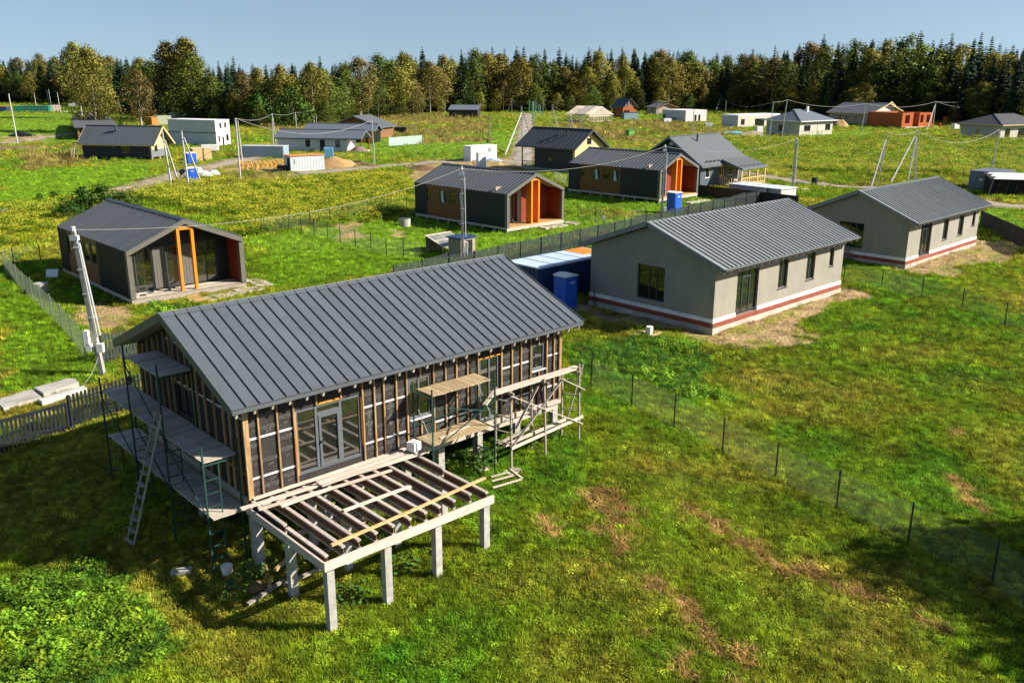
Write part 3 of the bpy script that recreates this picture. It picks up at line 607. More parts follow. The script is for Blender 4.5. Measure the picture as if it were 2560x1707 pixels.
# ---------------------------------------------------------------- its unfinished terrace on concrete posts
te=thing('timber_terrace','open terrace frame of dark joists on concrete posts before the patio window','terrace',tuple(FA.o),FA.yaw)
for x in (.0,1.55,3.05,4.62):
    for y in (-3.66,-1.92,-.25):
        p=FA.w(x,y); g=H1(p.x,p.y)-FA.o.z; box8('concrete_post',te,CONC,x-.095,x+.095,y-.095,y+.095,round(g-.3,1),-.335)
box8('rim_beam',te,PALE,-.2,4.78,-3.86,-3.80,-.32,-.10)
b=MB(); b.box(-.2,4.78,-3.80,-3.58,-.33,-.27); b.build('bottom_plate',PALE,te)
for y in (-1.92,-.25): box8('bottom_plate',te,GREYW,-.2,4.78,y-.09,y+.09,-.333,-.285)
box8('rim_beam',te,JOIST,-.195,-.14,-3.795,-.1,-.33,-.12)
def joist(x,y0,y1,top=-.06,hh=.25,w=.095):
    j=MB(); j.box(x-w/2,x+w/2,y0,y1,top-.045,top); j.box(x-w/2,x+w/2,y0,y1,top-hh,top-hh+.045); o=j.build('joist',JOIST,te)
    k=MB(); k.box(x-.012,x+.012,y0+.002,y1-.002,top-hh+.045,top-.045); k.build('web',OSB,o)
for i,x in enumerate((.0,.49,.92,1.40,1.90,2.40,2.88,3.32,3.80,4.33,4.74)):
    if i in (0,10):
        joist(x,-3.62,-1.84,-.075); joist(x+(.02 if i else -.01),-1.78,-.12,-.03)
    else: joist(x,-3.55+.012*i,-.15 if i%2 else -.12)
for i in range(5): box8('deck_plank',te,GREYW,3.02+.16*i,3.17+.16*i,-2.98+.05*i,-2.12,-.25,-.222)
def plank(label,p,q,w,h,m,z,group='loose boards on the terrace',cat='board'):
    a=FA.w(p[0],p[1],z); c=FA.w(q[0],q[1],z); mid=(a+c)/2; L=(c-a).length; bb=MB(); r=random.Random(L)
    n=6; rows=[]
    for i in range(n):
        x0=-L/2+L*i/n; x1=x0+L/n; f=lambda x:.012*math.sin(x*1.3+L)
        bb.hexa([(x0,-w/2+f(x0),-h/2),(x1,-w/2+f(x1),-h/2),(x1,w/2+f(x1),-h/2),(x0,w/2+f(x0),-h/2),(x0,-w/2+f(x0),h/2),(x1,-w/2+f(x1),h/2),(x1,w/2+f(x1),h/2),(x0,w/2+f(x0),h/2)])
    o=solo('loose_board',bb,m,label,cat,group); d=c-a
    o.matrix_basis=Matrix.Translation(mid)@Matrix.Rotation(math.atan2(d.y,d.x),4,'Z')@Matrix.Rotation(-math.atan2(d.z,math.hypot(d.x,d.y)),4,'Y'); return o
plank('pale board lying along the foot of the patio wall',(.03,-.09),(4.85,-.06),.12,.04,PALE,-.008)
plank('longest pale board, sticking out past the left corner of the terrace',(-.45,-.38),(5.1,-.66),.12,.045,PALE,-.005)
plank('wide pale board beside the white block before the patio door',(1.65,-.62),(4.9,-.50),.17,.04,PALE,.036)
plank('wide pale board topmost on the stack before the patio door',(1.62,-.50),(4.45,-.36),.15,.04,PALE,.078)
plank('pale board slanting over the back joists just before the stack',(-.14,-.70),(3.6,-1.0),.10,.04,PALE,-.006)
plank('short pale board at the left end of the joists',(.35,-.90),(1.85,-.86),.12,.045,PALE,-.006)
plank('pale board across the middle of the joists by the little decking patch',(1.39,-2.12),(3.42,-2.10),.09,.05,PALE,-.03)
plank('thin yellow board slanting across the front joists',(.28,-3.38),(5.2,-3.03),.075,.05,PINE,-.03)
wb=MB(); wb.box(-.16,.16,-.15,.15,0,.26); o=wb.build('foam_block',WHITEP); tag(o,'white foam block standing on the boards by the wall','block'); o.location=FA.w(4.72,-.5,.099); o.rotation_euler=(0,0,FA.yaw+.25)
bv=o.modifiers.new('b','BEVEL'); bv.width=.02; bv.segments=2

# ---------------------------------------------------------------- scaffolds
def deck(parent,x0,x1,y0,y1,z,n,m,along='y'):
    for i in range(n):
        k=random.uniform(-.012,.012); dz=random.uniform(-.004,.004)
        if along=='y':      # boards run across (along x), laid side by side along y
            a=y0+(y1-y0)*i/n; box8('deck_board',parent,m,x0+k,x1+k,a+.004,a+(y1-y0)/n-.004,z-.03+dz,z+dz)
        else:
            a=x0+(x1-x0)*i/n; box8('deck_board',parent,m,a+.004,a+(x1-x0)/n-.004,y0+k,y1+k,z-.03+dz,z+dz)
sf=thing('tube_scaffold','green tube scaffold with grey plank decks along the shaded gable','scaffold',tuple(FA.o),FA.yaw)
YS=(.32,2.68,5.05,7.45)
for i,y in enumerate(YS):
    top=3.2 if i in (1,2) else 1.55
    for x in (-1.0,-.10):
        p=FA.w(x,y); g=H1(p.x,p.y)-FA.o.z-.05
        if x<-.5 and i in(1,2): top=3.1
        beamp('upright',sf,GREEN,(x,y,g),(x,y,top),.042,.042)
    for z in (-.36,1.06)+((2.70,) if i in (1,2) else ()): beamp('transom_tube',sf,GREEN,(-1.04,y,z),(-.06,y,z),.036,.036)
    for z in np.arange(-1.5,1.0,.36): 
        if i==0 or True: beamp('rung',sf,GREEN,(-1.0,y,z),(-.62,y,z),.026,.026)
    beamp('rung_rail',sf,GREEN,(-.62,y,-1.6),(-.62,y,1.04),.026,.026)
for i in range(3):
    y0,y1=YS[i]+.05,YS[i+1]-.04
    deck(sf,-.97,-.08,y0,y1,1.13,11,DECKD); deck(sf,-.97,-.08,y0-.3 if i==0 else y0,y1,-.29,11,DECKD)
    beamp('brace',sf,GREEN,(-1.02,YS[i],-.3),(-1.02,YS[i+1],1.0),.026,.026)
    if i==1: deck(sf,-.97,-.08,y0,y1,2.77,11,DECKD); beamp('brace',sf,GREEN,(-1.02,YS[1],1.1),(-1.02,YS[2],2.6),.026,.026)
lb=FA.w(-1.98,3.62,0); lb.z=H1(lb.x,lb.y); la=thing('wooden_ladder','long rough wooden ladder leaning on the scaffold deck','ladder',(0,0,0))
gz=lb.z; P0=FA.w(-1.98,3.62,gz-FA.o.z); P1=FA.w(-1.96,3.20,gz-FA.o.z); T0=FA.w(-1.05,2.92,1.78); T1=FA.w(-1.05,2.55,1.78)
beamp('stile',la,GREYW,P0,T0,.07,.05); beamp('stile',la,GREYW,P1,T1,.07,.05)
for k in range(11):
    t=.03+k*.088; off=(FA.a*-.045); beamp('rung',la,GREYW,P0.lerp(T0,t)+off,P1.lerp(T1,t)+off,.10,.03)
s2=thing('tube_scaffold','green tube scaffold with two tan plank decks on the sunny side','scaffold',tuple(FA.o),FA.yaw)
for x in (5.02,7.33):
    for y in (-1.0,-.13):
        p=FA.w(x,y); g=H1(p.x,p.y)-FA.o.z-.05; beamp('upright',s2,GREEN,(x,y,g),(x,y,1.95),.036,.036)
    for z in (.22,1.66,-.6): beamp('transom_tube',s2,GREEN,(x,-1.03,z),(x,-.1,z),.032,.032)
    beamp('brace',s2,GREEN,(x,-1.0,.3),(x,-.13,1.5),.022,.022)
deck(s2,5.12,7.25,-.93,-.16,1.73,14,DECKW,'x'); deck(s2,5.05,7.22,-.96,-.16,.28,14,DECKW,'x')
beamp('brace',s2,GREEN,(5.02,-1.02,1.45),(7.33,-1.02,.75),.024,.024); beamp('brace',s2,GREEN,(5.02,-1.02,.15),(7.33,-1.02,1.1),.024,.024)
beamp('rail',s2,GREEN,(5.02,-.12,.62),(7.33,-.12,.72),.024,.024)
plank('narrow pale lath on the lower tan scaffold deck',(5.5,-.72),(6.75,-.52),.06,.025,PALE,.30)
tr=thing('trestle_scaffold','knocked together trestle of grey poles and boards with a pale plank on top','scaffold',tuple(FA.o),FA.yaw)
for (x,y,z0,z1,xt,yt) in ((8.05,-.95,-1.0,1.18,8.03,-.93),(9.42,-1.05,-.95,1.28,9.36,-1.0),(11.0,-1.0,-.95,1.42,10.93,-1.0),(7.85,-.42,-1.1,1.2,7.9,-.42),(10.78,-.42,-1.0,1.15,10.75,-.42),(9.4,-.42,-1.0,1.1,9.4,-.42)):
    p=FA.w(x,y); g=H1(p.x,p.y)-FA.o.z-.05; beamp('pole',tr,GREYW,(x,y,max(g,z0-.6)),(xt,yt,z1),.055,.05)
for z in (.8,.3,-.2,-.55): beamp('rung',tr,GREYW,(7.83,-.40,z+.05),(8.08,-.98,z),.05,.03); beamp('rung',tr,GREYW,(10.75,-.4,z),(11.02,-1.02,z+.05),.05,.03)
for x in (7.95,9.4,10.85): beamp('bearer',tr,GREYW,(x,-1.15,1.14),(x,-.35,1.10),.05,.08)
beamp('top_plank',tr,PALE,(7.45,-.78,1.21),(11.05,-.82,1.25),.30,.045)
beamp('brace',tr,PALE,(7.98,-1.06,-.55),(10.15,-1.06,1.15),.08,.025); beamp('brace',tr,PALE,(7.9,-1.04,1.1),(11.1,-1.04,-.65),.08,.025)
beamp('brace',tr,PALE,(8.1,-1.09,.0),(9.0,-1.09,1.15),.09,.025); beamp('brace',tr,PALE,(9.95,-1.09,1.2),(11.08,-1.09,.55),.10,.025)
beamp('brace',tr,GREYW,(11.05,-.4,-.7),(11.1,-1.0,1.35),.06,.03)
beamp('toe_board',tr,PALE,(7.95,-1.05,-.62),(11.15,-1.0,-.42),.05,.09); beamp('toe_board',tr,PALE,(7.9,-.75,-.62),(10.6,-.75,-.45),.06,.09); beamp('toe_board',tr,GREYW,(7.9,-.5,-.62),(9.2,-.5,-.45),.06,.08)
beamp('splice_board',tr,PALE,(6.95,-.98,1.02),(7.65,-.72,1.28),.13,.04)
b=MB(); b.box(-.28,.28,-.2,.2,0,.06); o=b.build('foot_pad',PALE); p=FA.w(8.0,-1.05); o.location=(p.x,p.y,H1(p.x,p.y)); o.rotation_euler=(0,0,FA.yaw+.3); tag(o,'flat pale slab under the foot of the trestle','slab')
# odds and ends below the house and terrace
def boards_on_ground(label,pts,m=PALE,group=None,lift=.05):
    pass
rub=[]
for i,(x,y,L,a) in enumerate([(-.5,-1.5,1.2,.3),(-.2,-1.0,1.0,1.2),(.6,-1.6,1.4,.1),(.4,-.8,.9,.5),(1.5,-1.2,1.5,-.1),(2.4,-.9,1.2,.3)]):
    p=FA.w(x,y); z=H1(p.x,p.y)+.12+.05*i; d=Vector((math.cos(FA.yaw+a),math.sin(FA.yaw+a),random.uniform(-.12,.12)))*L/2; p.z=z
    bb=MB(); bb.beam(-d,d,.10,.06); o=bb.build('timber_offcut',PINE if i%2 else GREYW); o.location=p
    tag(o,['grey offcut nearest the corner post in the dark under the terrace','yellow offcut leaning by the first pile under the terrace','grey offcut lying straight below the left joists','yellow offcut beside the stone under the house corner','grey offcut below the middle joists','yellow offcut farthest in, below the patio door'][i],'offcut','timber offcuts under the terrace')
for i,(x,y,s) in enumerate([(-.55,-1.15,.22),(-.35,-1.3,.18)]):
    p=FA.w(x,y); bm=bmesh.new(); bmesh.ops.create_icosphere(bm,subdivisions=2,radius=s)
    for v in bm.verts: v.co*=1+.25*(random.random()-.5); v.co.z*=.7
    m_=bpy.data.meshes.new('stone'); bm.to_mesh(m_); bm.free(); m_.materials.append(SOIL); o=put('stone',m_); o.location=(p.x,p.y,H1(p.x,p.y)+s*.4); tag(o,('bigger' if i==0 else 'smaller')+' of the two brown stones beside the house corner pile','stone')
bk=MB(); bk.tube((0,0,0),(0,0,.26),.12,10,.15); o=bk.build('bucket',WHITE); p=FA.w(-.75,.1); o.location=(p.x,p.y,H1(p.x,p.y)); tag(o,'white bucket in the shade by the scaffold foot','bucket')
bk=MB(); bk.beam((-.25,0,.06),(.25,.05,.1),.22,.1); o=bk.build('cement_bag',CONC); p=FA.w(-1.6,.9); o.location=(p.x,p.y,H1(p.x,p.y)); tag(o,'small pale bag lying on dark grass by the ladder','bag')

def leafy(name,label,x,y,r_,h,n,sz,F=FA,seed=1,m=None,group=None):
    p=F.w(x,y); q=leaves(n,h,r_,sz,seed); q.materials.clear(); q.materials.append(m or mat('broad_leaf',(.085,.175,.022),(.05,.11,.014),sc=3,rough=.6,trans=.3)); o=put(name,q); o.location=(p.x,p.y,H1(p.x,p.y)); return tag(o,label,'plant',group)
YLF=mat('yellowing_leaf',(.26,.22,.03),(.15,.16,.025),sc=3,rough=.6,trans=.3)
for i,(x,y,r_,h,n,m) in enumerate(((-.3,-.7,.45,.7,70,None),(.9,-1.0,.5,.6,80,YLF),(-.9,-.9,.5,.45,70,None),(1.0,-2.9,.5,.35,80,None),(2.6,-2.7,.5,.35,80,None),(7.1,-.6,.45,.9,110,None),(7.6,-.2,.35,.7,80,None),(9.7,-.25,.4,.75,90,YLF),(9.3,-.3,.35,.7,80,None),(10.4,-.3,.4,.7,80,None),(5.6,-.4,.5,.5,80,YLF),(6.3,-.9,.4,.4,80,None))):
    leafy('leafy_plant',['big leaved plant at the house corner pile','yellowing plant below the middle of the dark joists','low green plant left of the first terrace post','low weed under the front joists','low weed under the front joists near the middle post','tall leafy plant at the foot of the tan scaffold','leafy plant against the wall between the two sunny scaffolds','yellowing plant behind the wooden trestle','green plant left of the yellowing one behind the trestle','green plant at the far end behind the trestle','yellowing plant under the lower tan deck','low weed before the lower tan deck'][i],x,y,r_,h,n,.13,seed=200+i,m=m)

def lath(label,p,q,w=.07,h=.025,m=PALE,group='laths on the lawn'):
    a,b_=G(*p),G(*q); bb=MB(); d=(b_-a); bb.beam(-d/2,d/2,w,h); o=bb.build('loose_lath',m); o.location=(a+b_)/2+Vector((0,0,.09)); return tag(o,label,'lath',group)
lath('longest thin lath on the grass beside the terrace',z6(1425,690),z6(1575,645)); lath('thin lath pointing at the terrace corner',z6(1420,655),z6(1530,625)); lath('short lath crossing the others on the grass',z6(1518,592),z6(1580,640)); lath('upper thin lath on the grass beside the terrace',z6(1415,632),z6(1490,612))
lath('broad short board on the grass below the tan scaffold',z6(1350,598),z6(1402,582),.2,.03)
lath('thin pole on the ground between the terrace and the tan scaffold',z6(1145,550),z6(1320,488),.05,.05)
for i,(q,w_) in enumerate(((z7(435,790),.5),(z7(520,795),.3))): lath(['broken board at the dark corner of the nearer plastered house','smaller broken board by the white bucket'][i],(q[0]-14,q[1]+6),(q[0]+12,q[1]-5),.2,.04,PINE,'broken boards by the plastered house')
bk=MB(); bk.tube((0,0,0),(0,0,.45),.14,10,.17); o=bk.build('bucket',WHITE); o.location=G(*z7(485,795)); tag(o,'white bucket at the shaded corner of the nearer plastered house','bucket')
# ---------------------------------------------------------------- the two plastered houses on the right
def plaster_house(F,L,Wd,Hw,Hr,ov,og,n,label,gw,lw):
    h,sl_=gable_house('plastered_house',label,F,L,Wd,Hw,Hr,ov,og,n,ROOF_C,group='grey plastered bungalows',fascia=ROOF_C,soffit=BATT,seam=.055,deck=.15)
    zb_=.70; H=Hw-.17
    sh=lambda o:(o[0],o[1],o[2],o[3])
    wall(h,PLAST,L,zb_,H,.25,[(a,b,max(c,zb_),d) for a,b,c,d in lw],(0,0,0),0,name='front_wall')
    wall(h,PLAST,Wd-.004,zb_,H-.02,.25,[(Wd-gw[1],Wd-gw[0],gw[2],gw[3])],(.002,Wd-.002,0),-math.pi/2,ridge=Hr-.22,name='gable_wall')
    wall(h,PLAST,Wd-.004,zb_,H-.02,.25,[],(L-.002,.002,0),math.pi/2,ridge=Hr-.22,name='gable_wall')
    wall(h,PLAST,L,zb_,H,.25,[],(L,Wd,0),math.pi,name='back_wall')
    for i,(a,b,c,d) in enumerate(lw):
        if i==0: window(h,a,b,c,d,gm=GLASSR,mull=(a+(b-a)/3,a+2*(b-a)/3),dep=.10,fw=.07,trans=((1,d-.35),),name='patio_window')
        else: window(h,a,b,c,d,gm=GLASSR,mull=(a+(b-a)*.5,) if b-a>.7 else (),dep=.10,fw=.06)
        if i: b_=MB(); b_.box(a-.03,b+.03,-.05,.10,c-.03,c-.002); b_.build('sill',FRAMED,h)
    window(h,Wd-gw[1],Wd-gw[0],gw[2],gw[3],(0,Wd,0),-math.pi/2,gm=GLASS,mull=(Wd-gw[1]+.42*(gw[1]-gw[0]),Wd-gw[1]+.68*(gw[1]-gw[0])),dep=.10,fw=.06)
    # base: pale plinth, band of red brick, white insulation
    dx0,dx1=lw[0][0],lw[0][1]
    for x0,x1 in ((-.03,dx0),(dx1,L+.03)): box8('insulation_band',h,WHITEP,x0,x1,-.03,.25,.50,zb_-.002)
    box8('insulation_band',h,WHITEP,-.03,.22,.252,Wd+.03,.48,zb_-.002); box8('insulation_band',h,WHITEP,L-.22,L+.03,.252,Wd+.03,.48,zb_-.002); box8('insulation_band',h,WHITEP,.222,L-.222,Wd-.22,Wd+.03,.48,zb_-.002)
    # brick courses, brick by brick on the two sides in view
    bl,bh=.31,.062
    if 'brick' not in _CACHE:
        b=MB(); b.box(-bl/2+.006,bl/2-.006,-.03,.03,-bh/2+.005,bh/2-.005); _CACHE['brick']=b.mesh('brick',BRICK)
    bm_=MB(); bm_.box(-.025,L+.025,-.025,.22,.255,.499); bm_.box(-.025,.22,.222,Wd+.025,.255,.479); bm_.box(L-.22,L+.025,.222,Wd+.025,.255,.479); bm_.box(.222,L-.222,Wd-.22,Wd+.025,.255,.479); bm_.build('mortar_band',mat('mortar',(.26,.20,.165),(.2,.15,.12),sc=5,rough=.95),h)
    cnt=0
    for r_ in range(4):
        z=.285+.061*r_
        for side,ln in (('f',L),('g',Wd)):
            k=int(ln/bl)
            for i in range(k):
                u=(i+.5)*ln/k+(.5*bl if r_%2 else 0)
                if u>ln-.1: continue
                cnt+=1
                if cnt>290: continue
                if side=='f': put('brick',_CACHE['brick'],h,(u,-.035,z))
                elif z<.47: put('brick',_CACHE['brick'],h,(-.035,u,z),math.pi/2)
    pl=MB(); pl.box(-.06,L+.06,-.06,Wd+.06,-.5,.254); pl.build('plinth',PLINTH,h)
    for x in np.linspace(-og+.1,L+og-.1,int((L+2*og)/.62)):
        z0=Hw-.20; beamp('rafter_tail',h,PALE,(x,-.002,z0),(x,-ov+.05,z0-(ov-.05)*sl_),.05,.11)
    g_=MB(); g_.tube((-og,-ov-.06,Hw-ov*sl_-.03),(L+og,-ov-.06,Hw-ov*sl_-.03),.055,8); g_.build('gutter',FRAMED,h)
    return h
plaster_house(FC,12.673,7.9,3.497,4.948,.66,.347,37,'grey plastered bungalow with brick plinth beside the blue container',(2.98,4.72,.97,2.74),[(1.9,3.84,.58,2.72),(5.75,6.66,1.28,2.78),(8.6,9.5,1.3,2.78),(11.1,11.58,1.72,2.75)])
plaster_house(FD,12.358,7.02,3.32,4.80,.60,.347,36,'farther grey plastered bungalow with brick plinth before the dark fence',(3.02,4.76,.92,2.63),[(1.95,3.75,.50,2.68),(5.75,6.62,1.18,2.63),(8.5,9.42,1.16,2.62),(11.05,11.62,1.58,2.64)])
hb_=thing('water_pipe','black water pipe bent out of the shaded wall by the container','pipe',tuple(FC.w(-.12,7.4,0)),FC.yaw)
beamp('riser',hb_,BLACK,(0,0,0),(-.15,0,1.0),.03,.03); beamp('elbow',hb_,BLACK,(-.15,0,1.0),(.05,.1,1.05),.03,.03)

# ---------------------------------------------------------------- three barn houses with orange portals
def barn(F,hp,label,style,ground):
    L,Wd,Hw,Hr=11.61,6.716,2.667,4.098
    h=thing('barn_house',label,'house',tuple(F.o),F.yaw,'dark barn houses with orange portals')
    sl_=(Hr-Hw)/(Wd/2); D=1.55
    for sg in (-1,1):
        d=Vector((sg*(Wd/2+.03),0,-(Wd/2+.03)*sl_)); slope(h,(Wd/2,-.02,Hr),(Wd/2,L+.02,Hr),d,28,ROOF_B,.03,.055,.035)
        nr=Vector((sg*sl_,0,1)).normalized(); dn=d.normalized()
        a=Vector((Wd/2,-.03,Hr))+nr*.075+dn*.10; beamp('ridge_cap',h,ROOF_B,a,a+Vector((0,L+.06,0)),.22,.02,up=tuple(nr))
        p0=Vector((Wd/2,0.26,Hr))-nr*.14; p1=Vector((Wd/2,L,Hr))-nr*.14; b=MB(); lo=[p0,p1,p1+d*.985,p0+d*.985]; b.hexa([*lo,*[v+nr*.135 for v in lo]]); b.build('roof_boarding',BEIGE if style else CLAD,h)
        # front face trim: the roof edge and the side wall edge
        q=Vector((Wd/2,.0,Hr-.005)); e=Vector((Wd/2+sg*(Wd/2+.03),0,Hw-.01)); t_=.24
        b=MB(); b.hexa([(q.x,-.03,q.z-t_*1.08),(e.x-sg*t_*.0,-.03,e.z-t_*1.08),(e.x,.26,e.z-t_*1.08),(q.x,.26,q.z-t_*1.08),(q.x,-.03,q.z),(e.x,-.03,e.z),(e.x,.26,e.z),(q.x,.26,q.z)]); b.build('roof_edge_trim',TRIM,h)
        x0,x1=(-.03,.24) if sg<0 else (Wd-.24,Wd+.03); box8('corner_trim',h,TRIM,x0,x1,-.028,.258,-.02,Hw-.27)
    # side wall, left: dark sheet, timber-clad bay with windows, dark sheet
    bays=((.26,4.82,CLAD),(10.0,L,CLAD)); k=0
    for y0,y1,m in bays:
        n=max(1,round((y1-y0)/.26)); w=(y1-y0)/n
        key=('clad',round(w,3))
        if key not in _CACHE:
            b=MB(); b.box(-.0,.10,-w/2+.002,w/2-.002,0,Hw-.02); b.box(-.022,.0,-w/2+.0,-w/2+.022,0,Hw-.02); _CACHE[key]=b.mesh('wall_sheet',CLAD)
        for i in range(n): put('cladding_panel',_CACHE[key],h,(0,y0+w*(i+.5),0))
    wins=[(9.42,9.98),(7.42,8.28),(6.1,7.02),(5.05,5.85)] if style else [(9.42,9.98),(6.1,7.02),(4.95,5.85)]
    y0,y1=4.82,10.0
    wall(h,ORSIDE,y1-y0,0,Hw-.02,.10,[(y1-b_,y1-a_,1.18,2.36) for a_,b_ in wins],(.012,y1,0),-math.pi/2,name='timber_bay')
    for i,(a_,b_) in enumerate(wins):
        window(h,y1-b_,y1-a_,1.18,2.36,(.012,y1,0),-math.pi/2,FRAMED,GLASSB if (style and i in (1,3)) else GLASS,dep=.02,fw=.06)
        if style and i in (1,3):  # tilted-open sash
            s_=MB(); s_.hexa([(-.05,a_+.16,1.28),(-.03,a_+.52,1.28),(-.01,a_+.52,1.28),(-.03,a_+.16,1.28),(-.18,a_+.26,2.26),(-.16,a_+.44,2.26),(-.14,a_+.44,2.26),(-.16,a_+.26,2.26)]); s_.build('open_sash',mat('sky_painted_glass',(.45,.56,.70),(.4,.5,.62),sc=.4,rough=.15),h)  # pale sky reflection painted into the sash colour
    n=24; w=(L-.26)/n; key=('cladr',1)
    if key not in _CACHE:
        b=MB(); b.box(-.10,0,-w/2+.002,w/2-.002,0,Hw-.02); b.box(0,.022,-w/2,-w/2+.022,0,Hw-.02); _CACHE[key]=b.mesh('wall_sheet',CLAD)
    for i in range(n): put('cladding_panel',_CACHE[key],h,(Wd,.26+w*(i+.5),0))
    wall(h,CLAD,Wd,0,Hw-.03,.1,[],(Wd,L-.01,0),math.pi,ridge=Hr-.15,name='back_wall')
    # porch
    rw=ORWALL if style else ORWALL
    box8('porch_side_wall',h,rw,Wd-.24,Wd-.105,.26,D,.0,Hw-.12); box8('porch_side_wall',h,BEIGE if not style else ORSIDE,.105,.24,.26,D,.0,Hw-.12)
    if style:
        wall(h,BEIGE,2.9,.04,Hr-.7-.3,.1,[(1.75,2.45,.06,2.55)],(.24,D,0),0,name='entrance_wall')
        wall(h,ORWALL,Wd-.24-3.14,.04,2.45,.1,[],(3.14,D-.02,0),0,name='porch_back_wall')
        b=MB(); b.prism([(3.14,2.45),(Wd-.24,2.45),(Wd/2+.1,Hr-.2),(3.14,Hr-.22)],D-.02,D+.08); b.build('porch_back_gable',ORWALL,h)
        b=MB(); b.prism([(.24,2.45),(3.14,2.45),(3.14,Hr-.25),(.3,Hw-.05)],D+.003,D+.1); b.build('entrance_gable',BEIGE,h)
        window(h,1.99,2.69,.06,2.55,(0,D,0),0,FRAMED,GLASS,dep=.02,fw=.07,name='entrance_door')
        b=MB(); b.box(.26,.48,D-.03,D-.005,.08,2.3); b.build('dark_panel',CLAD,h)
        box8('deck_floor',h,mat('oiled_deck',(.46,.27,.10),(.36,.20,.07),sc=3,rough=.6,stretch=(.5,6,6)),.0,Wd,-.0,D+.1,-.04,.03)
    else:
        wall(h,CLAD,Wd-.48,.04,2.5,.1,[(.02,1.65,.08,2.5),(2.45,3.2,.08,2.45),(4.0,5.5,.08,2.5)],(.24,D,0),0,name='porch_back_wall')
        b=MB(); b.prism([(.24,2.5),(Wd-.24,2.5),(Wd/2,Hr-.2)],D,D+.1); b.build('porch_back_gable',CLAD,h)
        window(h,.26,1.89,.08,2.5,(0,D,0),0,FRAMED,GLASSR,mull=(.95,),dep=.02,fw=.06,name='patio_window'); window(h,4.24,5.74,.08,2.5,(0,D,0),0,FRAMED,GLASSR,mull=(5.1,),dep=.02,fw=.06,name='patio_window')
        window(h,2.69,3.44,.08,2.45,(0,D,0),0,FRAMED,GLASSR,dep=.02,fw=.08,name='entrance_door')
        for x0,x1 in ((1.95,2.65),(3.47,4.2)): 
            for i in range(4): box8('wall_board',h,TRIM,x0+(x1-x0)*i/4+.006,x0+(x1-x0)*(i+1)/4-.006,D-.03,D-.004,.08,2.45)
        for i in range(7): box8('deck_plank',h,PALE if i%3 else GREYW,.1+.0*i,Wd-.1,.03+i*.215,.03+i*.215+.17,-.02,.02)
        for i,(x,y) in enumerate(((.7,.5),(1.3,.9),(2.2,.7),(2.6,1.1),(1.7,1.25))): box8('scrap_block',h,FRAMED,x,x+.28,y,y+.14,.02,.10)
        beamp('loose_plank',h,PALE,(.3,.15,.05),(.9,1.2,.06),.1,.03)
    xl,xr=2.88,3.86; yb=.10; p_=MB()
    for nm,q in (('portal_post',(xl,xl+.16,yb,yb+.62 if style else yb+.20,.03,3.66)),('portal_post',(xr-.16,xr,yb,yb+.62 if style else yb+.2,.03,3.66)),('portal_beam',(xl,xr,yb-.002,yb+.62 if style else yb+.2,3.50,3.662))):
        if nm=='portal_beam': q=(xl+.16,xr-.16,*q[2:])
        box8(nm,h,ORANGE,*q)
    # base
    box8('front_beam',h,PALE if style else GREYW,-.02,Wd+.02,-.022,.12,-.30,-.042); box8('side_beam',h,PALE,.0,.12,.122,L,-.20,-.002); box8('side_beam',h,GREYW,Wd-.12,Wd,.122,L,-.20,-.002); box8('back_beam',h,GREYW,.122,Wd-.122,L-.12,L,-.20,-.002)
    box8('underfloor',h,BLACK,.14,Wd-.14,.14,L-.14,-.16,-.045)
    for i,y in enumerate(np.linspace(.12,L-.15,9)):
        for x in (.09,Wd/2,Wd-.09) if i else (.09,1.75,3.35,5.0,Wd-.09):
            p=F.w(x,y); g=H1(p.x,p.y)-F.o.z; box8('concrete_pile',h,CONC,x-.085,x+.085,y-.085,y+.085,round(g-.25,1),-.302 if i==0 else -.202)
    return h
barn(FB1,.4,'dark barn house with orange portal and big dark panes nearest the long charcoal roof',0,0)
barn(FB2,.4,'dark barn house with orange portal and brown side bay before the white cabin',1,0)
barn(FB3,.4,'dark barn house with orange portal right beside the blue house with porch',1,0)

pf=FD.w(-.35,4.3,0); pf.z=H1(pf.x,pf.y); pl0=thing('pallet','brown pallet leaning on the shaded gable of the farther plastered bungalow','pallet',tuple(pf),FD.yaw+math.pi/2)
for k in range(5): beamp('slat',pl0,GREYW,(-.6,-.25+.06*k,.1+.2*k),(.6,-.25+.06*k,.1+.2*k),.03,.10)
for x in (-.5,0,.5): beamp('runner',pl0,GREYW,(x,-.3,0),(x,.05,1.0),.06,.06)
# ---------------------------------------------------------------- houses, cabins and containers farther back
def extent(c,d,px):                       # how far from corner c along d the wall runs, as seen in the photograph
    lo,hi=.2,60.0; f=lambda L:project(c.x+d.x*L,c.y+d.y*L,c.z)[0]-px
    s=1 if f(hi)>f(lo) else -1
    for _ in range(50):
        m=(lo+hi)/2
        if f(m)*s<0: lo=m
        else: hi=m
    return lo
def zat(p,px,py): return at_y(px,py,p.y).z
CONCB=mat('grey_aerated_block',(.62,.64,.68),(.50,.53,.57),sc=2.5,rough=.95,bump=.3,bsc=20)
WBLOCK=mat('white_aerated_block',(.74,.70,.72),(.63,.60,.62),sc=2.5,rough=.95)
CREAM=mat('cream_boarding',(.70,.52,.24),(.58,.41,.18),sc=4,rough=.8,stretch=(1,1,14))
DKBOARD=mat('black_boarding',(.030,.031,.035),(.022,.023,.026),sc=4,rough=.7,stretch=(1,1,14))
BLBOARD=mat('slate_blue_boarding',(.062,.080,.112),(.05,.066,.095),sc=4,rough=.7,stretch=(1,1,14))
ROOFG=mat('slate_grey_roof',(.092,.10,.112),(.078,.085,.095),sc=3,rough=.6); ROOFBL=mat('blue_grey_roof',(.115,.135,.165),(.10,.118,.145),sc=3,rough=.55)
REDB=mat('orange_brick',(.42,.115,.035),(.31,.08,.025),sc=12,rough=.9); HOLLOW=mat('orange_hollow_block',(.50,.125,.03),(.38,.085,.022),sc=9,rough=.9)
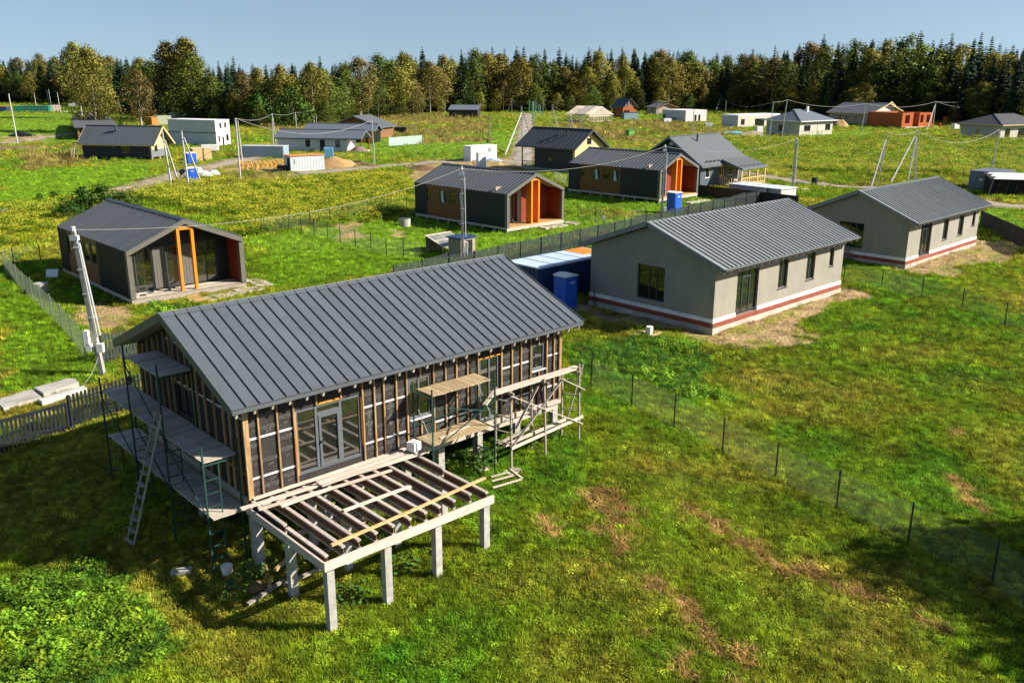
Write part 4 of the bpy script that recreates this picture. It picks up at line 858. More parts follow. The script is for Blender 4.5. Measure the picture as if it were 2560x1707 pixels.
WOODB=mat('brown_board_wall',(.22,.10,.04),(.15,.065,.025),sc=4,rough=.8,stretch=(8,8,1)); PLA2=mat('beige_render',(.47,.44,.38),(.41,.38,.33),sc=1.5,rough=.95)
def mk(name,label,cp,g,xr,xl,group=None,cat='house',z=None):
    c=G(*cp); F=Frame(c.x,c.y,c.z,g); Lr=extent(c,F.a,xr); Ll=extent(c,F.n,xl)
    return thing(name,label,cat,(c.x,c.y,c.z),g,group),F,Lr,Ll
def walls4(h,Lr,Ll,z0,z1,mf,ml,opf=(),opl=(),ridge=None,rz=0,t=.2,mb=None):
    """front-right wall carries opf, front-left wall carries opl (u measured from the near corner)"""
    wall(h,mf,Lr,z0,z1,t,opf,(0,0,0),0,ridge=rz if ridge=='l' else None)
    wall(h,ml,Ll-.004,z0,z1-.003,t,[(Ll-b,Ll-a,c,d) for a,b,c,d in opl],(.002,Ll-.002,0),-math.pi/2,ridge=rz if ridge=='r' else None)
    wall(h,mb or mf,Lr,z0,z1,t,[],(Lr,Ll,0),math.pi,ridge=rz if ridge=='l' else None); wall(h,mb or ml,Ll-.004,z0,z1-.003,t,[],(Lr-.002,.002,0),math.pi/2,ridge=rz if ridge=='r' else None)
def wins(h,Lr,Ll,opf,opl,fm=None,gm=None):
    for a,b,c,d in opf: window(h,a,b,c,d,fm=fm,gm=gm,mull=((a+b)/2,) if b-a>1 else (),dep=.04,fw=.08)
    for a,b,c,d in opl: window(h,Ll-b,Ll-a,c,d,(0,Ll,0),-math.pi/2,fm=fm,gm=gm,mull=(Ll-(a+b)/2,) if b-a>1 else (),dep=.04,fw=.08)
def groof(h,Lr,Ll,ridge,Hw,Hr,ov,og,m,trim,n=1,t=.10,og2=None,seam=0):
    og2=og if og2 is None else og2; half=(Ll if ridge=='r' else Lr)/2; sl_=(Hr-Hw)/half
    for s in (-1,1):
        if ridge=='r': a,b,d=(-og,Ll/2,Hr),(Lr+og2,Ll/2,Hr),(0,s*(half+ov),-(half+ov)*sl_)
        else: a,b,d=(Lr/2,-og,Hr),(Lr/2,Ll+og2,Hr),(s*(half+ov),0,-(half+ov)*sl_)
        slope(h,a,b,d,n,m,t,seam)
        dv=Vector(d); dn=dv.normalized(); ax=(Vector(b)-Vector(a)).normalized(); nr=ax.cross(dn); nr=nr if nr.z>0 else -nr
        for e,sg in ((Vector(a),-1),(Vector(b),1)): beamp('verge_trim',h,trim,e+ax*sg*.03-nr*.02,e+dv+ax*sg*.03-nr*.02,.05,.22,up=tuple(nr))
        e0=Vector(a)+dv+dn*.03-nr*.02; beamp('gutter',h,trim,e0,e0+(Vector(b)-Vector(a)),.05,.12)
    p=Vector((-og,Ll/2,Hr+t+.02)) if ridge=='r' else Vector((Lr/2,-og,Hr+t+.02)); q=Vector((Lr+og2,Ll/2,Hr+t+.02)) if ridge=='r' else Vector((Lr/2,Ll+og2,Hr+t+.02)); beamp('ridge_cap',h,m,p,q,.3,.06)
def hroof(h,Lr,Ll,Hw,Hr,ov,m,trim,name='roof'):
    x0,x1,y0,y1=-ov,Lr+ov,-ov,Ll+ov; hw=min(x1-x0,y1-y0)/2*.86; b=MB()
    if x1-x0>y1-y0: r0,r1=(x0+hw,(y0+y1)/2,Hr),(x1-hw,(y0+y1)/2,Hr)
    else: r0,r1=((x0+x1)/2,y0+hw,Hr),((x0+x1)/2,y1-hw,Hr)
    A,B,C_,D_=(x0,y0,Hw),(x1,y0,Hw),(x1,y1,Hw),(x0,y1,Hw)
    if x1-x0>y1-y0: fs=[(A,B,r1,r0),(B,C_,r1),(C_,D_,r0,r1),(D_,A,r0)]
    else: fs=[(A,B,r0),(B,C_,r1,r0),(C_,D_,r1),(D_,A,r0,r1)]
    for f in fs: bb=MB(); bb.poly(f); bb.poly([(p[0],p[1],p[2]-.08) for p in reversed(f)]); bb.build('roof_slope',m,h)
    for p,q in ((A,B),(B,C_),(C_,D_),(D_,A)): beamp('eaves_board',h,trim,p,q,.06,.14)
    for p,q in ((A,r0),(B,r1 if x1-x0>y1-y0 else r0),(r0,r1)): beamp('hip_cap',h,m,Vector(p)+Vector((0,0,.03)),Vector(q)+Vector((0,0,.03)),.2,.06)
    return r0,r1
def piles(h,F,Lr,Ll,zf_,n=5,m=3):
    for y in np.linspace(.15,Ll-.15,n):
        for x in np.linspace(.15,Lr-.15,m):
            p=F.w(x,y); g=H1(p.x,p.y)-F.o.z; box8('concrete_pile',h,CONC,x-.12,x+.12,y-.12,y+.12,g-.3,zf_)

courses(CONCB,.62,.25,.66); courses(WBLOCK,.62,.25,.80); courses(HOLLOW,.5,.22,.72); courses(REDB,.5,.15,.78)
# dark house with cream gable, left
h,F,Lr,Ll=mk('dark_house','dark brick clad house on piles with pale unfinished gable, in the left field',za(1790,1182),1.37,za(1985,0)[0],za(985,0)[0])
e=zat(F.o,*za(1790,965))-F.o.z; rg=zat(F.w(Lr/2,0),*za(1910,785))-F.o.z
o1=[(.9,1.7,1.35,2.3)]; o2=[(3.6,4.9,1.0,2.2),(6.0,6.6,1.75,2.15)]
BKD=mat('black_brick_cladding',(.035,.037,.042),(.022,.024,.028),sc=11,rough=.8,bump=.5)
wall(h,mat('grey_brick_cladding',(.16,.17,.18),(.11,.12,.13),sc=10,rough=.85),Lr,.42,1.55,.2,[(.9,1.7,1.2,1.55)],(0,0,0),0,name='brick_base'); wall(h,CREAM,Lr,1.553,e-.02,.19,[(.9,1.7,1.553,2.2)],(0,.005,0),0,ridge=rg-.2,name='gable_boarding')
wall(h,BKD,Ll-.004,.42,e-.03,.2,[(Ll-b,Ll-a,c,d) for a,b,c,d in o2],(.002,Ll-.002,0),-math.pi/2); wall(h,BKD,Lr,.42,e,.2,[],(Lr,Ll,0),math.pi,ridge=rg-.2); wall(h,BKD,Ll-.004,.42,e-.03,.2,[],(Lr-.002,.002,0),math.pi/2)
window(h,.9,1.7,1.2,2.2,dep=.03,fw=.08); wins(h,Lr,Ll,(),o2,fm=BATT,gm=GLASS)
groof(h,Lr,Ll,'l',e,rg,.55,.95,TILEG,CREAM,n=1,t=.08,og2=.5); piles(h,F,Lr,Ll,.42,7,3)
for y in np.linspace(.2,Ll,18): pass
beamp('chimney',h,TILE,(Lr*.3,Ll*.55,rg-.6),(Lr*.3,Ll*.55,rg+.15),.35,.2,up=(0,1,0))
for x,y in ((-.6,Ll+.9),(Lr*.4,Ll+.9)): beamp('porch_post',h,BATT,(x,y,-.3),(x,y,e-.1),.10,.10)
box8('porch_deck',h,WOODB,-.7,Lr,Ll+.0,Ll+1.1,.42,.5); box8('porch_beam',h,WOODB,-.7,-.6,Ll,Ll+1.1,e-.35,e-.2)
ld=thing('wooden_ladder','short pale ladder leaning at the left end of the dark brick clad house','ladder',tuple(F.w(-.8,Ll+1.0,0))); 
for s_ in (-.18,.18): beamp('stile',ld,PALE,(s_,-.7,-.1),(s_+.05,.1,1.9),.07,.07)
for k in range(6): beamp('rung',ld,PALE,(-.2+.05*k/6,-.6+.12*k,.2+.28*k),(.2+.05*k/6,-.6+.12*k,.2+.28*k),.05,.05)
# its neighbour behind
h,F,Lr,Ll=mk('dark_house','dark board house with one reddish wall half hidden behind the brick clad one',za(925,950),.45,za(1380,0)[0],za(842,0)[0])
e=zat(F.o,*za(925,797))-F.o.z; rg=zat(F.w(0,Ll/2),*za(890,705))-F.o.z
o1=[(.2,1.6,1.2,2.4)]; walls4(h,Lr,Ll,.1,e,ORSIDE,DKBOARD,o1,(),'r',rg-.15); wins(h,Lr,Ll,o1,(),fm=PINE,gm=GLASS); groof(h,Lr,Ll,'r',e,rg,.4,.5,ROOFG,TILE)
tf=thing('roof_truss','bare yellow roof truss standing beyond the dark houses','truss',tuple(G(*za(1560,790)))); 
beamp('rafter',tf,PINE,(-1.6,0,.6),(0,0,2.7),.2,.15); beamp('rafter',tf,PINE,(0,0,2.7),(2.8,0,.8),.2,.15); beamp('tie_beam',tf,PINE,(-1.0,0,1.3),(1.4,0,1.4),.15,.12); beamp('stud',tf,PINE,(-1.4,0,-.2),(-1.4,0,1.0),.15,.15); beamp('stud',tf,PINE,(2.5,0,-.2),(2.5,0,1.0),.15,.15)
# white two-storey block
h,F,Lr,Ll=mk('block_house','white two storey block house with flat roof and small square windows',zb(283,522),1.17,zb(441,0)[0],425.0)
e=zat(F.o,*zb(270,240))-F.o.z
of=[(.22*Lr,.42*Lr,.35*e+.0,.47*e),(.62*Lr,.85*Lr,.28*e,.50*e),(.30*Lr,.46*Lr,.68*e,.88*e),(.64*Lr,.80*Lr,.70*e,.90*e),(.43*Lr,.53*Lr,.02,.36*e)]
of=[(.14*Lr,.26*Lr,.14*e,.40*e),(.42*Lr,.54*Lr,.02,.36*e),(.70*Lr,.88*Lr,.17*e,.43*e),(.28*Lr,.44*Lr,.70*e,.91*e),(.62*Lr,.78*Lr,.71*e,.92*e)]
walls4(h,Lr,Ll,0,e,WBLOCK,CONCB,of,()); wins(h,Lr,Ll,of,(),fm=BLACK,gm=GLASS); box8('floor_band',h,mat('dark_floor_band',(.2,.21,.22),rough=.9),-.02,.25,-.02,Ll,.49*e,.54*e); box8('floor_band',h,WHITE,.252,Lr+.02,-.025,-.002,.49*e,.54*e)
box8('roof_slab',h,WBLOCK,-.03,Lr+.03,-.03,Ll+.03,e-.004,e+.16)
# single-storey block house and the two behind it
h,F,Lr,Ll=mk('block_house','long low grey block house with dark openings under a blue grey roof',zb(1760,592),1.40,zb(1838,0)[0],zb(975,0)[0])
e=zat(F.o,*zb(1760,430))-F.o.z; rg=zat(F.w(Lr/2,-2),*zb(1920,348))-F.o.z; k=Ll/785.
ol=[((1760-1345)*k,(1760-1290)*k,.32*e,.84*e),((1760-1510)*k,(1760-1452)*k,.02,.84*e),((1760-1682)*k,(1760-1625)*k,.32*e,.84*e)]
Lr=max(Lr,4.2); walls4(h,Lr,Ll,0,e,WBLOCK,CONCB,(),ol,'l',rg-.12); wins(h,Lr,Ll,(),ol,fm=FRAMED,gm=GLASS)
groof(h,Lr,Ll,'l',e,rg,.35,2.6,ROOFBL,ROOFBL,og2=.4)
for x in (.1,Lr-.2): beamp('porch_post',h,WOODB,(x,-2.4,-.2),(x,-2.4,e),.14,.14)
box8('porch_floor',h,PALE,0,Lr,-2.5,-.02,-.1,.1)
h,F,Lr,Ll=mk('porch_house','dark roofed house with orange side wall and glazed gable behind the low block house',zb(2052,492),1.40,zb(2122,0)[0],zb(1290,0)[0])
e=zat(F.o,*zb(2052,350))-F.o.z; rg=zat(F.w(Lr/2,0),*zb(2085,278))-F.o.z; Lr=max(Lr,4.5)
wall(h,ORANGE,2.4,0,e,.2,[(.9,1.5,.1,e-.5)],(0,2.4,0),-math.pi/2); wall(h,DKBOARD,Ll-2.41,0,e,.2,[],(0,Ll,0),-math.pi/2); wall(h,DKBOARD,Lr,0,e,.2,[(.2,Lr-.2,.1,e-.05)],ridge=rg-.1); wall(h,DKBOARD,Ll,0,e,.2,[],(Lr,.002,0),math.pi/2); window(h,.2,Lr-.2,.1,e-.05,mull=(Lr*.25,Lr*.5,Lr*.75),dep=.03); window(h,.9,1.5,.1,e-.5,(0,2.4,0),-math.pi/2,dep=.03); groof(h,Lr,Ll,'l',e,rg,.3,.4,ROOFBL,ROOFBL)
c=G(zb(2130,0)[0],346); F=Frame(c.x,c.y,c.z,1.25); h=thing('timber_house','wide brown timber house with shallow slate roof, farthest of the left group','house',tuple(c),1.25)
Ll=extent(c,F.n,zb(1590,0)[0]); e=zat(F.o,*zb(2110,300))-F.o.z; rg=zat(F.w(0,Ll/2),*zb(1830,185))-F.o.z; walls4(h,6,Ll,0,e,WOODB,WOODB,(),(),'r',rg-.15); groof(h,6,Ll,'r',e,rg,.6,.9,ROOFG,ROOFBL)
# far dark shed
h,F,Lr,Ll=mk('dark_shed','low black shed standing alone by the far forest edge','shed',1.5,0,0) if False else mk('dark_shed','low black shed standing alone by the far forest edge',zc(913,303),1.45,zc(924,0)[0],zc(575,0)[0],cat='shed')
e=zat(F.o,*zc(913,215))-F.o.z; Lr=5.0; ol=[(Ll*.72,Ll*.84,.4,e*.8)]; walls4(h,Lr,Ll,0,e,DKBOARD,DKBOARD,(),ol); wins(h,Lr,Ll,(),ol,gm=GLASSB)
b=MB(); b.hexa([(-.3,-.3,e-.03),(Lr,-.3,e+1.3),(Lr,Ll+.3,e+1.3),(-.3,Ll+.3,e-.03),(-.3,-.3,e+.1),(Lr,-.3,e+1.42),(Lr,Ll+.3,e+1.42),(-.3,Ll+.3,e+.1)]); b.build('roof',ROOFBL,h)
# black house with cream gable and veranda
h,F,Lr,Ll=mk('black_house','black boarded house with cream gable and small veranda behind the barn houses',(1434,437),.82,1521,1300)
e=zat(F.o,1434,367)-F.o.z; rg=zat(F.w(Lr/2,-.4),1481.5,325)-F.o.z; Lr=6.2
Lv=extent(F.o,F.n,zc(1580,0)[0]); o1=[(Lr*.42,Lr*.55,e+.3,e+1.0)]; o2=[(Lv*.55,Lv*.66,1.45,2.0)]
wall(h,CREAM,Lr,.5,e,.2,[],ridge=rg-.15); window(h,Lr*.42,Lr*.56,e+.15,e+.95,dep=-.06,fw=.08); wall(h,DKBOARD,Lv,.5,e-.01,.2,[(Lv-b_,Lv-a_,c_,d_) for a_,b_,c_,d_ in o2],(.002,Lv,0),-math.pi/2); window(h,Lv-o2[0][1],Lv-o2[0][0],1.45,2.0,(0,Lv,0),-math.pi/2,dep=.03,gm=GLASS)
wall(h,DKBOARD,Lr,.5,e,.2,[],(Lr,Lv,0),math.pi); wall(h,DKBOARD,Lv,.5,e-.01,.2,[],(Lr,.002,0),math.pi/2)
Lt=Lv+2.4; pb=MB(); pb.box(.0,Lr,.0,Lt,-.3,.498); pb.build('plinth',CONC,h); groof(h,Lr,Lt,'l',e,rg,.55,.55,TILE,TILE,n=14,t=.06,seam=.03)
for x in (.1,Lr*.5,Lr-.1): beamp('veranda_post',h,WOODB,(x,Lt-.1,.5),(x,Lt-.1,e),.12,.12)
for z in (.6,1.25): beamp('railing',h,WOODB,(.08,Lv,z),(.08,Lt-.1,z),.06,.06)
for i in range(8): beamp('baluster',h,WOODB,(.08,Lv+.15+i*.28,.6),(.08,Lv+.15+i*.28,1.25),.05,.05)
for y,s_ in ((Lt*.42,0),(Lt*.46,0),(Lt*.30,0)): b=MB(); zz=rg-(Lr/2-1.9)*(rg-e)/(Lr/2); b.tube((1.9,y,zz-.1),(1.9,y,zz+.55),.09,8); b.tube((1.9,y,zz+.5),(1.9,y,zz+.62),.15,8); b.build('vent_pipe',TILE,h)
# slate blue house with the porch
F=Frame(20.9,100.0,.3,.80); h=thing('blue_house','slate blue boarded house with wide grey roof and open porch','house',tuple(F.o),.80); Lr,Ll,e,rg=9.0,8.0,2.75,5.35
o1=[(1.0,2.0,1.0,2.2),(3.9,4.9,.95,2.15),(5.9,6.9,.95,2.15),(7.4,8.2,.3,2.2)]
walls4(h,Lr,Ll,-.2,e,BLBOARD,BLBOARD,o1,(),'r',rg-.2); wins(h,Lr,Ll,o1[1:3],(),fm=CREAM); wins(h,Lr,Ll,o1[:1]+o1[3:],(),fm=WHITE); groof(h,Lr,Ll,'r',e,rg,.6,.7,ROOFG,ROOFBL,n=1,t=.10)
x0,x1,yo,ze_=3.7,9.3,-3.0,2.0; b=MB(); zj=e-.12+.0; b.hexa([(x0,yo,ze_),(x1,yo,ze_),(x1,-.3,zj+.25),(x0,-.3,zj+.25),(x0,yo,ze_+.09),(x1,yo,ze_+.09),(x1,-.3,zj+.36),(x0,-.3,zj+.36)]); b.build('porch_roof',ROOFG,h)
beamp('porch_fascia',h,ROOFBL,(x0-.03,yo-.04,ze_+.02),(x1+.03,yo-.04,ze_+.02),.05,.2); beamp('porch_fascia',h,ROOFBL,(x0-.03,yo,ze_+.0),(x0-.03,-.5,zj+.2),.05,.2)
for x in (3.9,5.6,7.4,9.1): beamp('porch_post',h,CREAM,(x,yo+.15,-.2),(x,yo+.15,ze_),.13,.13)
box8('porch_floor',h,CREAM,x0,x1,yo+.05,-.02,.05,.18)
for z in (.35,.95): beamp('railing',h,CREAM,(3.9,yo+.15,z),(5.6,yo+.15,z),.07,.07); beamp('railing',h,CREAM,(3.8,yo+.2,z),(3.8,-.1,z),.07,.07); beamp('railing',h,CREAM,(5.6,yo+.15,z),(9.1,yo+.15,z),.07,.07); beamp('railing',h,ORANGE,(9.15,yo+.2,z),(9.15,-.1,z),.07,.07)
for i in range(9): beamp('baluster',h,CREAM,(3.8,yo+.4+.3*i,.3),(3.8,yo+.4+.3*i,.95),.06,.06)
for i in range(12): beamp('baluster',h,CREAM,(4.0+.42*i,yo+.15,.3),(4.0+.42*i,yo+.15,.95),.06,.06)
b=MB(); b.tube((3.6,Ll/2-1.0,rg-.6),(3.6,Ll/2-1.0,rg+.25),.11,8); b.build('vent_pipe',TILE,h); box8('gable_lamp',h,WHITE,-.12,-.02,Ll/2-.2,Ll/2+.2,rg-.85,rg-.55)
for y0,a_,b_ in ((-.25,.6,3.2),):
    for z_ in (.07,): beamp('snow_rail',h,TILE,(a_,y0,e+.18),(b_,y0,e+.18),.04,.05)
for i in range(4): box8('snow_bracket',h,TILE,.7+.8*i,.8+.8*i,-.32,-.18,e+.03,e+.22)
beamp('snow_rail',h,TILE,(x0+.3,yo+.5,ze_+.30),(x1-.3,yo+.5,ze_+.30),.04,.05)
for i in range(6): box8('snow_bracket',h,TILE,x0+.4+1.0*i,x0+.5+1.0*i,yo+.42,yo+.58,ze_+.12,ze_+.34)
# brick house, house skeleton, grey house, blocks, hip-roofed house, big house, orange block shell, dark hip house
h,F,Lr,Ll=mk('brick_house','small two storey orange brick house with steep dark roof by the forest',zd(990,432),.50,zd(1178,0)[0],zd(840,0)[0])
e=zat(F.o,*zd(990,262))-F.o.z; rg=zat(F.w(Lr/2,0),*zd(1085,150))-F.o.z; o1=[(.25*Lr,.42*Lr,e-.1,e+1.2),(.60*Lr,.77*Lr,e-.1,e+1.2),(.05*Lr,.5*Lr,.9,2.4)]
walls4(h,Lr,Ll,0,e,REDB,REDB,o1[2:],[(Ll*.4,Ll*.55,.9,2.2)],'l',rg-.15); wins(h,Lr,Ll,[(.25*Lr,.42*Lr,e+.0,e+1.25),(.60*Lr,.77*Lr,e+.0,e+1.25)],[(Ll*.4,Ll*.55,.9,2.2)],fm=WHITE); 
for w_ in [c_ for c_ in h.children if c_.name.startswith('window')][:2]: w_.location.y-=.12
window(h,.05*Lr,.5*Lr,.9,2.4,fm=mat('red_frame',(.4,.03,.03)),mull=(.28*Lr,),dep=.03); groof(h,Lr,Ll,'l',e,rg,.45,.5,TILE,TILE)
c=G(*zd(1010,442)); F2=Frame(c.x,c.y,c.z,.3); b=MB(); b.box(0,4.6,0,2,0,1.9); o=solo('site_cabin',b,mat('teal_grey_sheet',(.21,.31,.33),(.17,.25,.27)),'pale teal site cabin before the orange brick house','cabin',loc=tuple(c),rotz=.3); b=MB(); b.box(-.05,4.65,-.05,2.05,1.902,2.0); b.build('roof',BLUES,o)
h,F,Lr,Ll=mk('house_skeleton','bare pale timber skeleton of a house with half boarded roof',zd(520,488),.75,zd(832,0)[0],zd(205,0)[0])
e=zat(F.o,*zd(520,378))-F.o.z; rg=zat(F.w(Lr/2,0),*zd(690,262))-F.o.z; PW=mat('bleached_timber',(.62,.53,.45),(.45,.38,.32),sc=5,rough=.9,rnd=.15)
for x in np.linspace(0,Lr,13): beamp('stud',h,PW,(x,0,0),(x,0,e),.09,.15); beamp('stud',h,PW,(x,Ll,0),(x,Ll,e),.09,.15)
for y in np.linspace(0,Ll,13): beamp('stud',h,PW,(0,y,0),(0,y,e),.15,.09); beamp('stud',h,PW,(Lr,y,0),(Lr,y,e),.15,.09); 
for y in np.linspace(-.3,Ll+.3,15):
    for s_ in (-1,1): beamp('rafter',h,PW,(Lr/2,y,rg),(Lr/2+s_*(Lr/2+.5),y,e-.25),.08,.18)
    beamp('tie_beam',h,PW,(0,y,e),(Lr,y,e),.07,.15)
for z in (0.05,e): 
    for q in (((0,0),(Lr,0)),((0,0),(0,Ll)),((Lr,0),(Lr,Ll)),((0,Ll),(Lr,Ll))): beamp('plate',h,PW,(*q[0],z),(*q[1],z),.15,.15)
slope(h,(Lr/2,Ll*.15,rg+.1),(Lr/2,Ll*.62,rg+.1),(-(Lr/2+.3)*.95,0,-(rg-e+.1)*.95),8,PW,.05,0,name='roof_board'); box8('gable_board',h,PW,.1,Lr*.9,-.1,-.05,e-.55,e)
for x in np.linspace(.3,Lr-.3,9): beamp('gable_stud',h,PW,(x,-.3,e),(x,-.3,e+(rg-e)*(1-abs(x-Lr/2)/(Lr/2))),.07,.1)
h,F,Lr,Ll=mk('grey_house','low grey house with shallow hipped gable at the forest edge beside the brick house',zd(1460,372),.5,zd(1735,0)[0],zd(1325,0)[0])
e=zat(F.o,*zd(1460,272))-F.o.z; rg=zat(F.w(Lr/2,0),*zd(1595,218))-F.o.z; o2=[(Ll*.35,Ll*.5,.8,e*.85)]; walls4(h,Lr,Ll,0,e,mat('pinkish_board',(.36,.28,.23),(.28,.21,.17),sc=3),PLA2,(),o2,'l',rg-.1); wins(h,Lr,Ll,(),o2); groof(h,Lr,Ll,'l',e,rg,.6,.7,ROOFG,WOODB)
b=MB(); b.tube((0,0,0),(0,0,1.9),1.2,14); o=solo('water_tank',b,WHITE,'round white tank beside the low grey house','tank',loc=tuple(G(*zd(1525,350))))
h,F,Lr,Ll=mk('block_shell','roofless block shell with one grey and one pink side',zd(1866,482),.60,zd(2160,0)[0],zd(1540,0)[0]); e=zat(F.o,*zd(1866,318))-F.o.z
o1=[(.42*Lr,.52*Lr,.02,e*.62),(.60*Lr,.70*Lr,.02,e*.62)]; o2=[(Ll*.84,Ll*.96,.3,e*.6),(Ll*.35,Ll*.6,.5,.95)]; walls4(h,Lr,Ll,0,e,mat('pink_block',(.56,.49,.49),(.47,.41,.41),sc=6,rough=.95),CONCB,o1,o2,t=.3); wins(h,Lr,Ll,o1,o2,fm=FRAMED); box8('lintel',h,WHITE,.4*Lr,.74*Lr,-.03,-.002,e*.625,e*.7); box8('parapet',h,WBLOCK,-.02,Lr+.02,-.02,Ll+.02,e-.01,e+.07)
h,F,Lr,Ll=mk('block_shell','low white flat roofed shell with dark glazing, half hidden by the hipped house',ze(492,585),.62,ze(1100,0)[0],ze(260,0)[0]); e=zat(F.o,*ze(492,405))-F.o.z
o1=[(.07*Lr,.16*Lr,.6,e*.68),(.40*Lr,.63*Lr,.05,e*.68)]; walls4(h,Lr,Ll,0,e,PLA2,CONCB,o1,(),t=.3); wins(h,Lr,Ll,o1,(),fm=FRAMED); box8('roof_slab',h,WHITE,-.05,Lr+.05,-.05,Ll+.05,e-.25,e+.12)
h,F,Lr,Ll=mk('hipped_house','beige bungalow with blue grey hipped roof and white chimney',ze(1395,715),.65,ze(1878,0)[0],ze(905,0)[0]); e=zat(F.o,*ze(1395,495))-F.o.z
o1=[(.13*Lr,.32*Lr,.95,2.2),(.58*Lr,.66*Lr,.1,2.3),(.77*Lr,.93*Lr,.95,2.25)]; o2=[(Ll*.48,Ll*.62,.8,2.2)]; walls4(h,Lr,Ll,0,e,PLA2,PLA2,[o1[0],o1[2]],o2); wins(h,Lr,Ll,[o1[0],o1[2]],o2); box8('door_reveal',h,WOODB,.52*Lr,.535*Lr,-.01,.0,.1,2.4)
rg=zat(F.w(Lr/2,Ll/2),*ze(1480,325))-F.o.z; hroof(h,Lr,Ll,e,rg,.75,ROOFBL,WHITE); box8('chimney',h,WHITE,Lr*.60,Lr*.60+.45,Ll*.40,Ll*.40+.45,rg-1.2,rg+.75); box8('roof_hatch',h,ROOFBL,Lr*.28,Lr*.5,Ll*.5,Ll*.5+.5,rg-.7,rg+.2)
h,F,Lr,Ll=mk('timber_house','big low timber house with pale twin gables behind the orange block walls',zg(330,430),.62,zg(700,0)[0],ze(1835,0)[0]); e=zat(F.o,*zg(330,292))-F.o.z; rg=e+2.4
o2=[(Ll*(.1+.2*i),Ll*(.2+.2*i),.9,e*.8) for i in range(4)]; walls4(h,Lr,Ll,0,e,mat('pink_plaster',(.60,.50,.46),(.52,.43,.4)),mat('pink_brown_board',(.40,.29,.24),(.32,.23,.19)),(),o2,'l',rg-.1); wins(h,Lr,Ll,(),o2,fm=WHITE); groof(h,Lr,Ll,'l',e,rg,.6,.8,ROOFG,CREAM)
for k,(x,y) in enumerate(((Lr*.95,3.0),)):
    for s_ in (-1,1): beamp('gable_rafter',h,CREAM,(x,y,rg+.3),(x+s_*3.2,y,rg-1.6),.15,.25)
    b=MB(); b.prism([(x-2.4,rg-1.5),(x+2.4,rg-1.5),(x,rg)],y+.1,y+4); b.build('second_gable',WHITE,h)
h,F,Lr,Ll=mk('block_shell','roofless bright orange hollow block walls with window openings',zg(705,458),.45,zg(1052,0)[0],zg(318,0)[0]); e=zat(F.o,*zg(705,290))-F.o.z
o1=[(.10*Lr,.25*Lr,1.1,e*.85),(.60*Lr,.70*Lr,1.2,e*.85),(.80*Lr,.92*Lr,1.2,e*.85)]; xa,xb=.36*Lr,.56*Lr
wall(h,HOLLOW,xa,0,e,.3,o1[:1]); wall(h,HOLLOW,Lr-xb,0,e,.3,[(a-xb,b_-xb,c_,d_) for a,b_,c_,d_ in o1[1:]],(xb,0,0)); wall(h,HOLLOW,xb-xa,0,e-.01,.3,[],(xa,1.6,0)); box8('return_wall',h,HOLLOW,xa-.3,xa-.002,.302,1.6,0,e-.02); box8('return_wall',h,HOLLOW,xb+.002,xb+.3,.302,1.9,0,e-.02)
wall(h,HOLLOW,Ll,0,e-.02,.3,[],(.0,Ll+.302,0),-math.pi/2); wall(h,HOLLOW,Lr,0,e,.3,[],(Lr,Ll,0),math.pi); wall(h,HOLLOW,Ll-.31,0,e-.02,.3,[],(Lr,.302,0),math.pi/2)
box8('floor_slab',h,PALE,.2,Lr*.7,-1.2,-.02,-.1,.25); box8('floor_slab',h,WOODB,.305,Lr-.305,.305,Ll-.305,-.1,.05)
h,F,Lr,Ll=mk('hipped_house','dark roofed beige bungalow at the right edge beyond the yellow field',zg(1840,578),.50,zg(2330,0)[0],zg(1378,0)[0]); e=zat(F.o,*zg(1850,432))-F.o.z
o1=[(.10*Lr,.22*Lr,.2,2.1),(.40*Lr,.66*Lr,.1,2.1)]; o2=[(Ll*.5,Ll*.62,.5,2.0)]; walls4(h,Lr,Ll,0,e,PLA2,PLA2,o1,o2); wins(h,Lr,Ll,o1,[]); window(h,Ll-o2[0][1],Ll-o2[0][0],.5,2.0,(0,Ll,0),-math.pi/2,fm=CREAM,gm=mat('amber_blind',(.45,.35,.1)),dep=.03); rg=zat(F.w(Lr*.3,Ll/2),*zg(1780,300))-F.o.z; hroof(h,Lr,Ll,e,rg,.9,mat('black_shingle',(.05,.053,.06),(.038,.04,.046),sc=6,rough=.8),CREAM)
# containers, cabins, toilets
CORR=mat('weathered_blue_sheet',(.33,.42,.50),(.24,.31,.38),sc=2,rough=.6,stretch=(8,8,.6)); SILV=mat('silver_sheet',(.46,.50,.52),(.38,.42,.44),sc=2,rough=.5); RUST=mat('rust_orange_roof',(.60,.24,.05),(.42,.15,.03),sc=3,rough=.8)
def container(name,label,cp,g,Lr,Ll,H,mw,mr,group=None,cat='container',rib=.3,ribs=True,door=None,lid=.06,pos=None):
    c=pos or G(*cp); h=thing(name,label,cat,(c[0],c[1],c[2]),g,group); t=.0
    for nm,(L,loc,rz) in {'front':(Lr,(0,0,0),0),'left':(Ll,(0,Ll,0),-math.pi/2),'back':(Lr,(Lr,Ll,0),math.pi),'right':(Ll,(Lr,0,0),math.pi/2)}.items():
        b=MB(); b.box(.002,L-.002,0,.06,-.25,H)
        if ribs:
            n=max(2,int(L/rib))
            for i in range(n): x=(i+.5)*L/n; b.box(x-L/n*.28,x+L/n*.28,-.035,-.0,-.2,H-.05)
        o=b.build('side_panel',mw,h,loc,rz)
    b=MB(); b.box(-lid,Lr+lid,-lid,Ll+lid,H+.002,H+.08); b.build('roof',mr,h)
    if door: box8('door',h,door[1],door[0],door[0]+.9,-.06,-.036,.05,H-.25)
    return h
container('steel_container','weathered blue ribbed container behind the timber formwork',zb(1038,662),1.47,2.4,9.2*.75,1.75,CORR,SILV)
